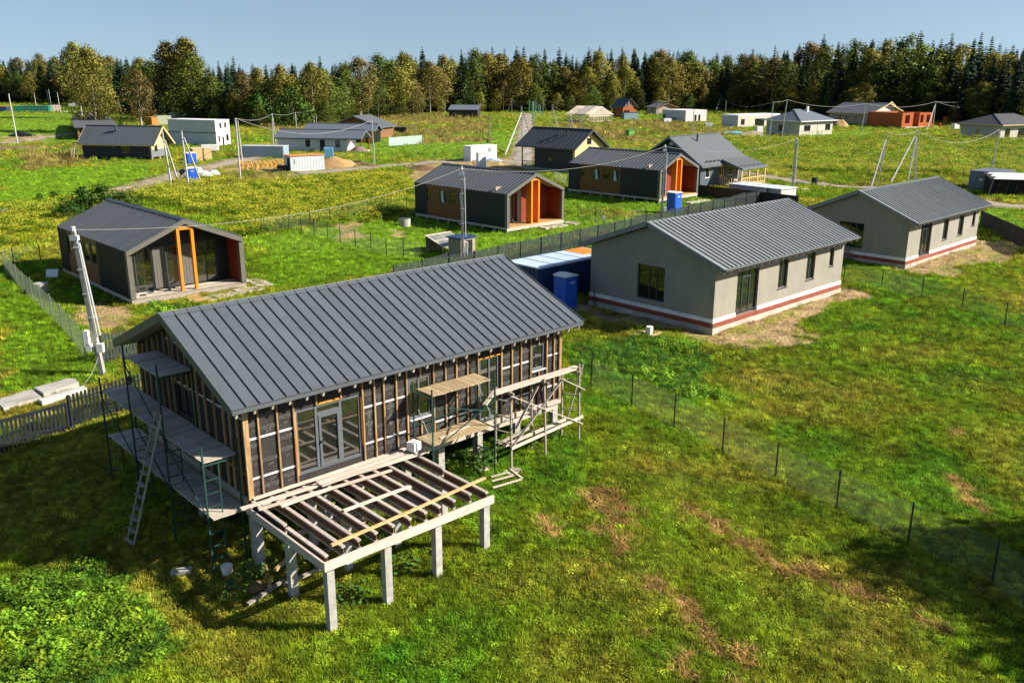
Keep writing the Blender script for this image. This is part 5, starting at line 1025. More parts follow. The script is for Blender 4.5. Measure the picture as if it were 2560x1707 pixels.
h=container('steel_container','silver container with rust orange roof beside the sand heap',zb(1120,808),.62,4.75,2.2,1.92,SILV,RUST,ribs=False,lid=.12); box8('door',h,BLACK,-.062,-.04,.3,1.0,.0,1.7); 
for i in range(1,12): box8('seam',h,mat('seam_grey',(.3,.33,.35)),i*.4-.012,i*.4+.012,-.012,-.001,.0,1.88)
box8('latch',h,FRAMED,.55,.58,-.06,-.001,.9,1.5)
h=container('white_cabin','white site cabin with narrow barred window beside the gravel lane',zc(835,812),.72,4.98,1.75,2.05,WHITEP,WHITE,cat='cabin',ribs=False,lid=.04)
for i in range(4): box8('window_bar',h,FRAMED,3.3+.16*i,3.36+.16*i,-.03,-.002,1.1,1.75)
h=container('portable_toilet','white toilet booth standing before the white site cabin','',.45,1.15,.9,1.85,WHITE,WHITE,group='portable toilets',cat='toilet',ribs=False,pos=tuple(G(*zc(925,884))),lid=.05)
pl=thing('pallet','brown pallet frame leaning at the white toilet booth','pallet',tuple(G(*zc(985,890)))); 
for k in range(5): beamp('slat',pl,WOODB,(-.4,-.1,.15+.22*k),(.35,-.05,.35+.22*k),.03,.09)
beamp('runner',pl,WOODB,(-.05,-.08,0),(0,0,1.4),.06,.06)
pl=thing('pallet','brown pallet frame standing on the left of the white toilet booth','pallet',tuple(G(*zc(880,872)))); 
for k in range(4): beamp('slat',pl,WOODB,(-.3,0,.15+.25*k),(.3,0,.15+.25*k),.03,.08)
for x in (-.3,.3): beamp('runner',pl,WOODB,(x,0,0),(x,0,1.1),.06,.06)
def toilet(label,pos,g,m=BLUE,H=1.85,w=.95):
    h=thing('portable_toilet',label,'toilet',tuple(pos),g,'portable toilets'); 
    for nm,(x0,x1,y0,y1) in {'a':(0,w,0,.05),'b':(0,w,w-.05,w),'c':(0,.05,.052,w-.052),'d':(w-.05,w,.052,w-.052)}.items(): box8('side_panel',h,m,x0,x1,y0,y1,-.15,H)
    b=MB(); b.prism([(-.04,H),(w+.04,H),(w+.04,H+.06),(w/2,H+.14),(-.04,H+.06)],-.04,w+.04); b.build('roof',WHITE if m==BLUE else m,h)
    box8('door',h,m,.12,w-.1,-.03,-.002,.0,H-.15)
    for i in range(4): box8('vent_slot',h,WHITE if i<2 else m,.3,.65,-.045,-.031,H-.3-.07*i,H-.27-.07*i); box8('vent_slot',h,m,-.02,-.002,.25,.7,H-.3-.08*i,H-.26-.08*i)
    return h
toilet('blue portable toilet in the sun beside the concrete pole and the barn house',tuple(at_z(*zh(520,1068),.1)),.75,BLUE,1.95)
toilet('blue portable toilet in shade beside the blue container',tuple(G(*z8(1735,905))),.75,BLUE,1.75,.88)
toilet('blue portable toilet by the road behind the leaning poles in the left field',tuple(G(*za(2225,1448))),.5,BLUE,1.6,1.15)
toilet('blue portable toilet farther up the road by the plywood shed',tuple(G(*za(2215,1228))),.6,BLUE,1.5,1.2)
h=container('plywood_shed','small plywood shed by the blue toilet near the white block house',zb(20,690),.7,2.8,2.0,1.7,PINE,PALE,cat='shed',ribs=False)
b=MB(); b.box(0,2.6,0,1.2,.3,1.2); o=solo('site_trailer',b,WHITE,'low white trailer beside the plywood shed','trailer',loc=tuple(G(*zb(110,590))),rotz=.2)
h=container('blue_container','long blue container with pale roof sheets between the two front houses','',.757,6.2,2.5,1.95,BLUES,mat('pale_blue_roof',(.48,.58,.68),(.38,.48,.60),sc=1.2,rough=.5),ribs=True,pos=tuple(Vector((1.45,47.0,.2))))
for i in range(1,5): box8('roof_seam',h,FRAMED,i*1.24-.015,i*1.24+.015,-.06,2.56,2.031,2.045)
b=MB(); b.box(4.6,6.1,.9,2.5,2.032,2.05); b.build('rust_patch',mat('orange_tarp',(.80,.23,.02),(.7,.16,.01)),h)
b=MB(); b.box(0,1.0,0,.8,0,.9); o=solo('tool_chest',b,WHITE,'white chest with a wooden tray on it behind the frame house','chest',loc=tuple(G(*z8(1560,800))),rotz=.75)
b=MB()
for q in ((0,.9,0,.06),(0,.9,.5,.56),(0,.06,.06,.5),(.84,.9,.06,.5)): b.box(q[0],q[1],q[2],q[3],0,.14)
p=o.location; o2_=solo('wooden_tray',b,PINE,'wooden tray lying on the white chest','tray',loc=(p.x-.35,p.y-.1,p.z+.902),rotz=.75)
h=container('grey_roof_container','pinkish container with pale grey sheet roof behind the black fence','',.70,2.6,6.2,1.35,mat('pinkish_sheet',(.52,.45,.45),(.46,.40,.40),sc=2),mat('pale_grey_roof',(.55,.60,.66),(.47,.52,.58),sc=1.5,rough=.45),pos=(26.3,87.6,.25),ribs=False,lid=.1)
for i in range(1,6): box8('roof_seam',h,SILV,-.1,2.7,i*1.03-.02,i*1.03+.02,1.431,1.46)
h=container('grey_container','grey steel container with a small white plate beside the burnt shed',zg(1470,1178),-.85,3.0,4.6,2.1,mat('steel_grey_sheet',(.20,.225,.26),(.16,.18,.21),sc=2,stretch=(6,6,.5)),ROOFBL,rib=.2); box8('plate',h,WHITE,1.1,1.45,-.05,-.036,1.15,1.35)
h=thing('burnt_shed','burnt black shed with patchy white roofing beside the grey container','shed',tuple(G(*zg(1730,1235))),-.25); CH=mat('charred_wood',(.015,.014,.013),(.01,.01,.01),rough=.95)
box8('wall',h,CH,0,5,0,.15,-.2,1.6); box8('wall',h,CH,0,.15,.152,3.2,-.2,1.8); box8('wall',h,CH,4.85,5,.152,3.2,-.2,1.8); box8('wall',h,CH,.152,4.84,3.05,3.2,-.2,1.8)
b=MB(); b.hexa([(-.2,-.3,1.62),(5.2,-.3,1.62),(5.2,3.4,2.0),(-.2,3.4,2.0),(-.2,-.3,1.68),(5.2,-.3,1.68),(5.2,3.4,2.06),(-.2,3.4,2.06)]); b.build('roof',CH,h)
for i in range(8): b=MB(); y=-.2+.45*i; z=1.69+(y+.3)*.103; b.hexa([(.1+.2*(i%3),y,z),(5.0-.3*(i%2),y,z),(5.0-.3*(i%2),y+.3,z+.03),(.1+.2*(i%3),y+.3,z+.03)]+[(q[0],q[1],q[2]+.03) for q in [(.1+.2*(i%3),y,z),(5.0-.3*(i%2),y,z),(5.0-.3*(i%2),y+.3,z+.03),(.1+.2*(i%3),y+.3,z+.03)]]); b.build('roof_sheet',WHITE,h)
for i in range(5): beamp('charred_stud',h,WOODB,(.5+.9*i,-.06,0),(.8+.85*i,-.05,1.5),.04,.05)
beamp('leaning_beam',h,GREYW,(-.3,-.4,0),(.1,-.1,1.7),.08,.08)
h=container('garden_shed','tiny bright green shed alone in the brown field',zd(1078,692),.35,1.25,1.6,1.45,mat('bright_green_paint',(.16,.42,.07),(.12,.34,.05)),mat('green_roof',(.06,.25,.12)),cat='shed',ribs=False)
h=container('wooden_cabin','pale wooden cabin before the far left forest',za(603,608),.55,3.2,4.6,2.0,PALE,ROOFG,cat='cabin',ribs=False); box8('window',h,GLASS,-.02,-.002,2.0,3.0,.7,1.5)
container('rusty_container','rust red container end behind the white block house',za(1790,770),.9,3.6,3.0,2.0,RUST,RUST); container('steel_container','pale green container beside the rust red one behind the white block house',za(1860,765),.7,3.5,2.4,2.0,mat('pale_green_sheet',(.33,.36,.24),(.27,.3,.2)),SILV)
container('site_trailer','grey white site trailer below the dead trees behind the white block house',za(2050,712),.8,4.2,3,2.0,PLA2,SILV,cat='trailer'); container('site_trailer','small silver trailer behind the big pale birch',za(805,555),.3,3.4,2,1.4,SILV,SILV,cat='trailer')
container('teal_cabin','long green shed with a red door at the far left edge of the meadow',za(165,612),.1,11.8,3,1.9,mat('teal_sheet',(.03,.24,.17),(.025,.19,.14)),mat('teal_roof',(.05,.3,.22)),cat='shed',rib=.8)
c=G(*za(190,612)); b=MB(); b.box(0,3.2,-.15,-.05,0,1.5); o=solo('red_gate',b,mat('dark_red_sheet',(.25,.04,.03)),'dark red gate before the long green shed','gate',loc=tuple(c),rotz=.1)
container('dark_shed','dark shed with an orange roof at the left picture edge',za(-150,605),.1,6.5,3,1.8,BLUES,RUST,cat='shed',rib=.8)
# ---------------------------------------------------------------- fences
def ground_pt(x,y,z=0): return Vector((x,y,H1(x,y)+z))
def pts_along(A,B,sp):
    A=Vector(A[:2]);B=Vector(B[:2]);n=max(1,round((B-A).length/sp)); return [A.lerp(B,i/n) for i in range(n+1)]
def picket_fence(label,A,B,steps,pw=.085,gap=.065,single=True,m=FENCEM,back=None,name='picket_fence'):
    """steps: (distance, height) pairs; pickets alternate on both sides of two rails"""
    a=ground_pt(*A[:2]); h=thing(name,label,'fence',tuple(a)); A2=Vector(A[:2]);B2=Vector(B[:2]);L=(B2-A2).length;d=(B2-A2)/L;nrm=Vector((-d.y,d.x)); ang=math.atan2(d.y,d.x)
    def hh(s):
        v=steps[0][1]
        for q,x in steps:
            if s>=q: v=x
        return v
    n=int(L/(pw+gap)); rest=MB(); made=0
    for i in range(n):
        s=(i+.5)*(pw+gap); p=A2+d*s; z=H1(p.x,p.y); H=hh(s)
        c=p+nrm*.03-A2
        if single and made<295:
            key=('picket',round(H,2),m.name)
            if key not in _CACHE:
                b=MB(); w=pw/2; b.prism([(-w,.06),(w,.06),(w,H-.05),(w*.6,H),(-w*.6,H),(-w,H-.05)],-.008,.008); b.box(-.012,.012,-.016,-.008,.08,H-.05); _CACHE[key]=b.mesh('picket',m)
            put('picket',_CACHE[key],h,(c.x,c.y,z-a.z),ang); made+=1
        else: 
            v=Vector((c.x,c.y,z-a.z)); e=Vector((d.x,d.y,0))*pw/2; t_=Vector((nrm.x,nrm.y,0))*.008; lo=[v-e-t_,v+e-t_,v+e+t_,v-e+t_]; rest.hexa([q+Vector((0,0,.06)) for q in lo]+[q+Vector((0,0,H)) for q in lo])
    if rest.v: tag(rest.build('picket_row',m,h),kind='stuff')
    k=int(L/2.4)+1
    for i in range(k):
        s0=i*L/k; s1=(i+1)*L/k; p=A2+d*s0; q=A2+d*s1; H=hh(s0+.1); zp,zq=H1(p.x,p.y),H1(q.x,q.y)
        v=p-A2; box8('post',h,m,v.x-.035,v.x+.035,v.y-.035,v.y+.035,zp-a.z-.3,zp-a.z+H+.02)
        for f in (.18,.82): beamp('rail',h,m,(v.x,v.y,zp-a.z+H*f),(q.x-A2.x,q.y-A2.y,zq-a.z+H*f),.03,.05)
    return h
# near picket fence at the picture's left, with its sliding gate
F1a=G(*zl(1010,1190)); F1b=Vector((-11.3,34.2,0)); dn=(Vector((F1b.x,F1b.y,0))-Vector((F1a.x,F1a.y,0))).normalized()
picket_fence('grey steel picket fence in the shade behind the tube scaffold',(F1a.x,F1a.y),(F1a.x+dn.x*9,F1a.y+dn.y*9),[(0,1.25)],pw=.085,gap=.055,m=FENCEN)
g0=Vector((F1a.x,F1a.y,0))-dn*5.2; gh=thing('sliding_gate','framed grey picket gate next to the shaded fence at the pale slabs','gate',tuple(ground_pt(g0.x,g0.y)),math.atan2(dn.y,dn.x))
for i in range(36):
    x=.10+i*.139
    if 'gp' not in _CACHE: b=MB(); b.box(-.04,.04,-.01,.01,0,1.16); _CACHE['gp']=b.mesh('picket',FENCEN)
    put('picket',_CACHE['gp'],gh,(x,.02,.06))
for z in (.08,.5,1.27): beamp('rail',gh,FENCEN,(0,0,z),(5.1,0,z),.06,.06 if z<1 else .1)
for x in (0,2.55,5.1): box8('post',gh,FENCEN,x-.04,x+.04,-.045,.045,-.2,1.32)
for x,y in ((0,.0),): pass
P0=G(*z4(655,1085)); PE=G(*zh(1870,862)); D2=(Vector((PE.x,PE.y))-Vector((P0.x,P0.y))); L2=D2.length
fr=lambda px,py,z: ((Vector(at_z(px,py,z)[:2])-Vector((P0.x,P0.y))).dot(D2/L2))
s1=fr(*z2(880,1240),1.9); s2=fr(*z2(1330,1175),1.9)
M1=Vector((P0.x,P0.y))+D2/L2*(s1-.2); M2=Vector((P0.x,P0.y))+D2*.62
picket_fence('grey picket fence running from the boxed concrete pole along the barn house plots',(P0.x,P0.y),tuple(M1),[(0,1.3)],pw=.095,gap=.06)
picket_fence('taller grey picket fence stretch between the lane pole and the blue container',tuple(M1),tuple(M2),[(0,1.65),(s2-s1,1.45)],pw=.09,gap=.06)
picket_fence('far grey picket fence stretch behind the nearer plastered house, reaching the black fence',tuple(M2),(PE.x,PE.y),[(0,1.4)],pw=.09,gap=.06)
# black solid fence
bf=thing('black_fence','solid black fence between the orange portal house and the pinkish container','fence',(19.3,93.2,.3),math.atan2(-8.6,7.2)); Lf=math.hypot(8.6,7.2)+.6
nb=int(Lf/.2)
for i in range(nb): 
    if 'bb' not in _CACHE: b=MB(); b.box(-.098,.098,-.012,.012,-.1,1.15); _CACHE['bb']=b.mesh('board',CLAD)
    put('board',_CACHE['bb'],bf,(.1+i*.2,0,0))
for i in range(6): box8('post',bf,CLAD,i*Lf/5-.04,i*Lf/5+.04,.013,.09,-.3,1.18)
for z in (.2,.95): box8('rail',bf,CLAD,0,Lf,.0125,.05,z,z+.06)
A_=FD.w(13.0,3.0); B_=FD.w(13.6,-4.5); C0=G(2448,565); C1=G(2600,640)
df=thing('dark_fence','dark brown board fence behind the farther plastered bungalow','fence',tuple(C0),math.atan2(C1.y-C0.y,C1.x-C0.x)); Lf=(C1-C0).length
for i in range(int(Lf/.16)):
    if 'db' not in _CACHE: b=MB(); b.box(-.07,.07,-.012,.012,-.1,1.3); _CACHE['db']=b.mesh('board',mat('dark_brown_board',(.06,.05,.042),(.045,.036,.03),sc=4,rough=.8,rnd=.15))
    put('board',_CACHE['db'],df,(.08+i*.16,0,0))
for z in (.3,1.05): box8('rail',df,CLAD,0,Lf,.0125,.05,z,z+.06)
# chain-link fences
def chainlink(label,P,H,cell,post=None,wm=None,wire=.0018,pw=.04,every=True,name='chainlink_fence'):
    wm=wm or GALV; a=ground_pt(P[0][0],P[0][1]); h=thing(name,label,'fence',tuple(a)); O=a; mesh=MB()
    Z=[H1(*p) for p in P]
    for (x,y),z in zip(P,Z): box8('post',h,post or POSTG,x-O.x-pw/2,x-O.x+pw/2,y-O.y-pw/2,y-O.y+pw/2,z-O.z-.3,z-O.z+H+.06)
    def seg(p,q,w):
        d=(q-p); r=d.cross(Vector((0,0,1))); r=r.normalized() if r.length>1e-6 else Vector((1,0,0)); u=r.cross(d).normalized(); i=len(mesh.v)
        for c in (p,q):
            for k in range(3): t=2.094*k; mesh.v.append(tuple(c+(r*math.cos(t)+u*math.sin(t))*w))
        for k in range(3): j=(k+1)%3; mesh.f.append((i+k,i+j,i+3+j,i+3+k)); mesh.m.append(0)
    for (p,zp),(q,zq) in zip(zip(P[:-1],Z[:-1]),zip(P[1:],Z[1:])):
        A=Vector((p[0]-O.x,p[1]-O.y,zp-O.z)); B=Vector((q[0]-O.x,q[1]-O.y,zq-O.z)); L=(B-A).length; f=lambda s,z: A.lerp(B,s/L)+Vector((0,0,.03+z+.02*math.sin(s*2.3)))
        n=int((L+H)/cell)
        for i in range(n):
            s=i*cell
            for sg in (1,-1):
                s0,s1_=(s-H,s) if sg==1 else (s,s-H); z0,z1=0.0,H-.04; Hh=z1-z0
                lo=max(min(s0,s1_),0);hi=min(max(s0,s1_),L)
                if hi-lo<.02: continue
                zf_=lambda ss:(ss-s0)/(s1_-s0)*Hh
                seg(f(lo,zf_(lo)),f(hi,zf_(hi)),wire)
        for z in (0,H-.04): seg(f(0,z),f(L,z),wire*1.3)
    tag(mesh.build('wire_mesh',wm,h),kind='stuff'); return h
def gp(*pts): return [(lambda p:(p.x,p.y))(G(*q)) for q in pts]
chainlink('chain link fence with dark posts crossing the lawn beside the frame house',gp(z7(198,1018),zr(150,140),zr(347,228),zr(553,325),zr(788,447),zr(1045,580),zr(1342,720),zr(1690,890),zr(2098,1085),(2590,1545)),1.18,.085)
chainlink('chain link fence with dark posts running from the plastered house corner to the picture edge',gp(z7(1452,532),z7(1640,567),z7(1840,610),z7(2040,672),z7(2253,750),(2600,865)),1.15,.09)
chainlink('sagging chain link fence with pale posts beside the big paned barn house',gp(z4(35,515),z4(75,555),z4(112,592),z4(155,640),z4(205,682),z4(262,738),z4(330,800),z4(395,870),z4(460,945),z4(545,1065)),1.25,.07,post=mat('pale_green_post',(.20,.26,.24),(.15,.2,.18)),wm=GALV,wire=.0021)
cl=lambda lab,*q:chainlink(lab,gp(*q),1.2,.14,wire=.0028,pw=.05)
cl('thin mesh fence between the two barn house lawns',z2(40,1050),z2(225,1030),z2(312,1045),z2(398,1065),z2(490,1088),z2(578,1115),z2(680,1140),z2(788,1172),z2(893,1205),z2(1010,1215),z2(1130,1240))
cl('thin mesh fence at the edge of the yellow field behind the barn house lawns',z2(60,1050),z2(225,1030),z2(372,1000),z2(505,970),z2(632,955),z2(768,925),z2(903,900),z2(1030,890))
cl('thin mesh fence behind the big paned barn house by the yellow field',z4(260,450),z4(90,470),z4(-60,500))
cl('thin mesh fence between the two orange portal houses',z2(2125,730),z2(2035,690),)
cl('thin mesh fence in front of the farther orange portal house',z2(2200,945),z2(2320,970),(1561,570),(1612,553))
# ---------------------------------------------------------------- poles and cables
TOPS={}
def upole(key,base,top,label,struts=(),r=.11,near=False,boxes=()):
    b=G(*base) if not isinstance(base,Vector) else base; t=at_y(top[0],top[1],b.y); TOPS[key]=t
    h=thing('utility_pole',label,'pole',tuple(b),0,'concrete utility poles'); v=t-b
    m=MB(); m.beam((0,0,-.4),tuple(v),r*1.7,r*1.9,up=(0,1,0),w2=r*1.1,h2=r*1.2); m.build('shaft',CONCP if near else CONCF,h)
    for (sb,st) in struts:
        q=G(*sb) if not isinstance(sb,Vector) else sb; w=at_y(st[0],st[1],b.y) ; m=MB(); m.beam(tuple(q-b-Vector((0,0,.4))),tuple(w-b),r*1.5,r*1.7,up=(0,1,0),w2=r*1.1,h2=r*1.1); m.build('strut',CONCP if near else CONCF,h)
    if near:
        m=MB(); m.tube(tuple(v+Vector((0,0,-.05))),tuple(v+Vector((0,0,.14))),.09,8); m.box(v.x-.16,v.x+.16,v.y-.1,v.y+.1,v.z-.42,v.z-.22); m.build('pole_head',SILV,h)
        for z in (-.7,-1.6,-2.6,-3.6): 
            p=b.lerp(t,1+z/v.length)-b; box8('steel_band',h,SILV,p.x-r,p.x+r,p.y-r,p.y+r,p.z-.02,p.z+.02)
        m=MB(); m.tube((v.x+.19,v.y-.05,v.z-.5),(v.x*.25+.22,v.y*.25-.05,v.z*.28),.035,6); m.build('conduit',SILV,h)
    for (f,dx,s,hh_) in boxes:
        p=v*f; box8('meter_box',h,WHITE,p.x+dx-s/2,p.x+dx+s/2,p.y-.30,p.y-.13,p.z-hh_/2,p.z+hh_/2)
    return h
pl_=upole('left',z4(652,1150),z4(463,240),'tall concrete pole with white meter boxes nearest the shaded gable',near=True,r=.12,boxes=((.20,.22,.26,.36),(.27,-.24,.17,.62),(.20,-.22,.20,.30)))
def nearpole(key,top,label,z=6.35,**k):
    t=at_z(top[0],top[1],z); b=Vector((t.x,t.y,H1(t.x,t.y))); return upole(key,b,top,label,near=True,**k)
nearpole('p2',z2(1405,608),'concrete pole in front of the middle barn house, above the charcoal roof',boxes=((.13,.2,.3,.5),(.2,.28,.2,.35)))
nearpole('p3',zh(405,228),'concrete pole beside the blue toilet and the farther barn house',boxes=((.12,.25,.25,.35),))
nearpole('p4',zh(2015,140),'concrete pole at the end of the black fence and pinkish container',z=6.2,boxes=((.12,.25,.2,.3),))
far=[('a1',za(210,1000),za(100,397),'leaning concrete pole at the left field track',()),('a2',za(432,580),za(398,388),'concrete pole behind the green far shed',()),('a3',za(578,525),za(549,350),'left one of the twin poles by the wooden far cabin',()),('a4',za(600,525),za(570,350),'right one of the twin poles by the wooden far cabin',()),('a5',za(708,600),za(672,385),'concrete pole between the far cabin and the big pale birch',()),
 ('a6',za(1425,525),za(1420,375),'far forked pole between the pale birch and the brown birch',((za(1445,525),za(1424,400)),)),('a7',za(1440,690),za(1408,480),'darkened pole between the pale birch and the brown birch',()),
 ('a8',za(2018,1480),za(1905,835),'propped pole by the cream gable of the brick clad house',((za(2100,1432),za(1942,950)),)),('a9',za(2218,1500),za(2133,838),'propped pole in front of the blue roadside toilet',((za(2378,1452),za(2163,918)),)),
 ('b1',zb(548,920),zb(490,208),'tall pole at the timber formwork',()),('b1b',zb(567,682),zb(515,238),'pole right behind the tall one at the timber formwork',()),('b2',zb(915,525),zb(906,157),'propped pole at the corner of the long block house',((zb(950,520),zb(914,195)),)),('b3',zb(1185,335),zb(1165,142),'first pole in the row above the long block house roof',()),('b4',zb(1410,275),zb(1393,92),'second pole in the row, above the dark porch house roof',()),
 ('b5',zb(1573,242),zb(1556,70),'third pole in the row, at the brown timber house eave',()),('b6',zb(1716,195),zb(1706,52),'fourth pole in the row, above the brown timber house',()),('b7',zb(1837,185),zb(1828,17),'propped pole behind the brown timber house',((zb(1897,197),zb(1840,55)),)),('b8',zb(2002,205),zb(1995,17),'last pole in the row before the dark wood',()),
 ('b9',zb(2066,750),zb(2031,232),'pole with white box by the dirt road and sand heap',()),('c0',zc(532,268),zc(530,97),'pole beside the far black shed',()),('c1',zc(1063,615),zc(1053,268),'pole behind the white site cabin',()),('c2',zc(1430,540),zc(1435,168),'pole with two long struts at the gravel lane',((zc(1222,755),zc(1432,245)),(zc(1545,530),zc(1440,235)))),('c3',zc(1316,270),zc(1316,82),'far propped pole left of the gravel lane',((zc(1258,272),zc(1313,100)),)),
 ('c4',zc(1683,305),zc(1684,93),'far propped pole right of the gravel lane',((zc(1735,300),zc(1690,105)),)),('c5',zc(1788,425),zc(1790,150),'propped pole behind the black house ridge',((zc(1868,440),zc(1797,182)),)),('c6',zc(1986,440),zc(1990,232),'propped pole before the house skeleton',((zc(2045,440),zc(2000,252)),)),('c7',zc(2122,440),zc(2125,285),'small propped pole by the house skeleton front',((zc(2170,440),zc(2135,305)),)),
 ('d1',zd(1475,480),zd(1490,180),'pole between the brick house and the grey and pink shell',()),('d2',zd(1741,312),zd(1746,130),'pole at the forest edge beside the low grey house',()),('d4',zd(1968,640),zd(1988,297),'pole before the grey and pink block shell',()),('d5',zd(2195,640),zd(2205,437),'short pole with insulators above the blue house roof',()),
 ('e1',ze(230,332),ze(245,122),'propped pole at the forest edge behind the block shells',((ze(167,360),ze(240,132)),)),('e2',ze(314,392),ze(330,187),'slim pole behind the white flat roofed shell',()),('e3',ze(957,780),ze(1022,207),'first tall pole before the white chimney bungalow',()),('e4',ze(1137,755),ze(1226,175),'second tall pole before the white chimney bungalow',()),
 ('e5',zg(239,552),zg(300,180),'pole between the white chimney bungalow and the orange walls',()),('g1',zg(1066,495),zg(1106,160),'propped pole before the orange hollow block walls',((zg(993,495),zg(1098,195)),)),('g2',zg(1578,340),zg(1615,122),'pole behind the dark hipped bungalow',()),('g3',zg(1900,310),zg(1925,150),'left of the pole pair above the dark hipped roof',()),('g3b',zg(1920,310),zg(1944,152),'right of the pole pair above the dark hipped roof',()),
 ('g4',zg(432,1118),zg(546,515),'two legged pole left of the farther plastered house ridge',((zg(352,1135),zg(530,590)),)),('g5',zg(867,1075),zg(893,492),'three legged pole above the farther plastered house ridge',((zg(775,1085),zg(885,560)),(zg(562,1105),zg(860,560)))),('g6',zg(1752,925),zg(1842,480),'pole behind the grey steel container',())]
for k,b_,t_,lab,st in far: upole(k,b_,t_,lab,st,r=.11 if k[0] in 'abg' else .12)
TEAL=mat('teal_net_post',(.10,.33,.30),(.08,.26,.24))
for i,(x,y0,y1) in enumerate(((1520,248,92),(1560,335,112),(1572,330,118),(1597,300,104),(1633,290,150),(1652,300,160))):
    b_=G(*zc(x,y0)); t_=at_y(*zc(x,y1),b_.y); m=MB(); m.tube((0,0,-.3),tuple(t_-b_),.10,6); tag(m.build('net_post',TEAL),'tall teal post of the playground net beside the gravel lane','post','teal net posts').location=b_
def cable(label,a,b,sag=.5,r=.012,n=14):
    A=TOPS[a] if isinstance(a,str) else Vector(a); B=TOPS[b] if isinstance(b,str) else Vector(b); m=MB(); P=[A.lerp(B,i/n)-Vector((0,0,sag*4*(i/n)*(1-i/n))) for i in range(n+1)]
    O=P[0].copy()
    for p,q in zip(P[:-1],P[1:]): m.tube(tuple(p-O),tuple(q-O),r,4,caps=False)
    o=m.build('power_cable',WIRE); o.location=O; return tag(o,label,'cable','overhead cables')
off=at_z(*z2(-120,960),4.6)
cable('sagging cable from the middle barn house pole towards the big paned barn house','left','p2',1.0)
for a,b,l,s in (('p2','p3','sagging cable between the two orange portal barn houses',.9),('p3','p4','cable from the blue toilet pole to the black fence pole',.8),('b1','b2','cable from the formwork pole to the long block house corner',.6),('b2','b3','cable above the long block house roof',.4),('b3','b4','cable between the first and second poles of the far row',.4),('b4','b5','cable between the second and third poles of the far row',.3),('b1','b9','cable from the formwork pole to the white boxed road pole',1.8),
  ('c2','c3','cable from the two strutted lane pole to the far propped pole',.8),('c4','d1','cable from the far lane pole to the pole by the brick house',2.2),('c5','c6','cable above the house skeleton',.6),('d1','d2','cable above the low grey house',.8),('e2','e3','cable above the white flat roofed shell',1.4),('e3','e4','short cable before the white chimney bungalow',.2),('e4','e5','cable above the white chimney bungalow',1.0),('e5','g1','cable above the orange hollow block walls',1.0),('g1','g2','cable from the orange walls pole to the dark bungalow',.6),('g1','g3','lower sagging cable towards the dark hipped bungalow',2.0),('g4','g5','cable between the two legged and three legged poles',.4),('g5','g6','cable from the three legged pole to the grey container pole',1.6),('d2','e1','cable along the dark forest edge',1.0),('e1','e2','short cable along the forest edge',.2)):
    cable(l,a,b,s,r=.03 if a[0] in 'bcdeg' else .013)
cable('loose pale cable hanging from the boxed pole to the pale slabs',Vector(G(*z4(652,1150))).lerp(TOPS['left'],.14),tuple(G(*zl(1105,600))),.25,r=.012)
# ---------------------------------------------------------------- odds and ends on the plots
def flat(name,label,cat,pts,h,m,group=None,lift=.03):
    P=[G(*q) for q in pts]; c=sum(P,Vector())/len(P); b=MB(); n=len(P); top=[(p.x-c.x,p.y-c.y,p.z-c.z+h+lift) for p in P]; bot=[(x,y,z-h-.15) for x,y,z in top]
    b.poly(top); b.poly(list(reversed(bot)))
    for i in range(n): j=(i+1)%n; b.poly([bot[i],bot[j],top[j],top[i]])
    o=b.build(name,m); o.location=c; return tag(o,label,cat,group)
SLAB=mat('pale_slab',(.40,.375,.335),(.28,.26,.235),sc=1.5,rough=.9,bump=.3,bsc=14)
flat('concrete_slab','wide grey slab farthest left behind the picket gate','slab',[zl(-60,850),zl(450,690),zl(590,800),zl(60,960)],.16,SLAB,'pale slabs behind the picket gate')
flat('concrete_slab','rounded grey slab by the loose cable end','slab',[zl(490,690),zl(960,560),zl(1060,565),zl(1115,620),zl(620,770)],.22,SLAB,'pale slabs behind the picket gate')
flat('concrete_slab','narrow bright slab right against the picket gate','slab',[zl(545,850),zl(1180,655),zl(1225,690),zl(600,880)],.2,mat('white_slab',(.55,.53,.5),(.45,.43,.4)),'pale slabs behind the picket gate')
PAVE=mat('pale_paving',(.46,.40,.33),(.33,.285,.23),sc=2,rough=.95,bump=.4,bsc=12)
def path(label,pa,pb,w,n,seed):
    """a garden path laid slab by slab"""
    A,B=G(*pa),G(*pb); c=A.copy(); h=thing('paved_path',label,'path',tuple(c)); d=(B-A); L=Vector((d.x,d.y,0)).length; u=Vector((d.x,d.y,0))/L; v=Vector((-u.y,u.x,0)); r=random.Random(seed)
    for i in range(n):
        for j in (0,1):
            p=A+u*(L*(i+.5)/n)+v*w*(j-.5)*.5; z=H1(p.x,p.y); boxp('paving_slab',h,PAVE,(p.x-c.x,p.y-c.y,z-c.z+.05+r.uniform(-.01,.01)),(round(L/n-.03,2),round(w*.48,2),.10),math.atan2(u.y,u.x)+r.uniform(-.03,.03))
path('pale paved path curving before the big paned porch',z4(1300,690),z4(1640,612),1.0,7,1); path('short paved path at the corner of the big paned barn house',z4(1570,560),z4(1680,600),1.0,4,2)
path('paved path before the middle barn house porch',z2(1955,1020),z2(2110,995),.9,4,3); path('short paved path right of the middle barn house porch',z2(2110,975),z2(2200,990),.8,3,4); path('paved path by the farther barn house behind the toilet',zh(680,935),zh(920,885),.7,4,5)
flat('concrete_slab','broken tan slab on end before the big paned porch','slab',[z4(1175,685),z4(1250,655),z4(1300,690),z4(1220,710)],.12,SAND)
bm=MB(); bm.tube((0,0,-.1),(0,0,.62),.48,18); o=bm.build('well_ring',CONC); o.location=G(*z2(1018,1000)); tag(o,'grey concrete well ring on the lawn left of the middle barn house','well ring'); bm=MB(); bm.tube((0,0,.622),(0,0,.66),.40,18); bm.build('cover',FRAMED,o)
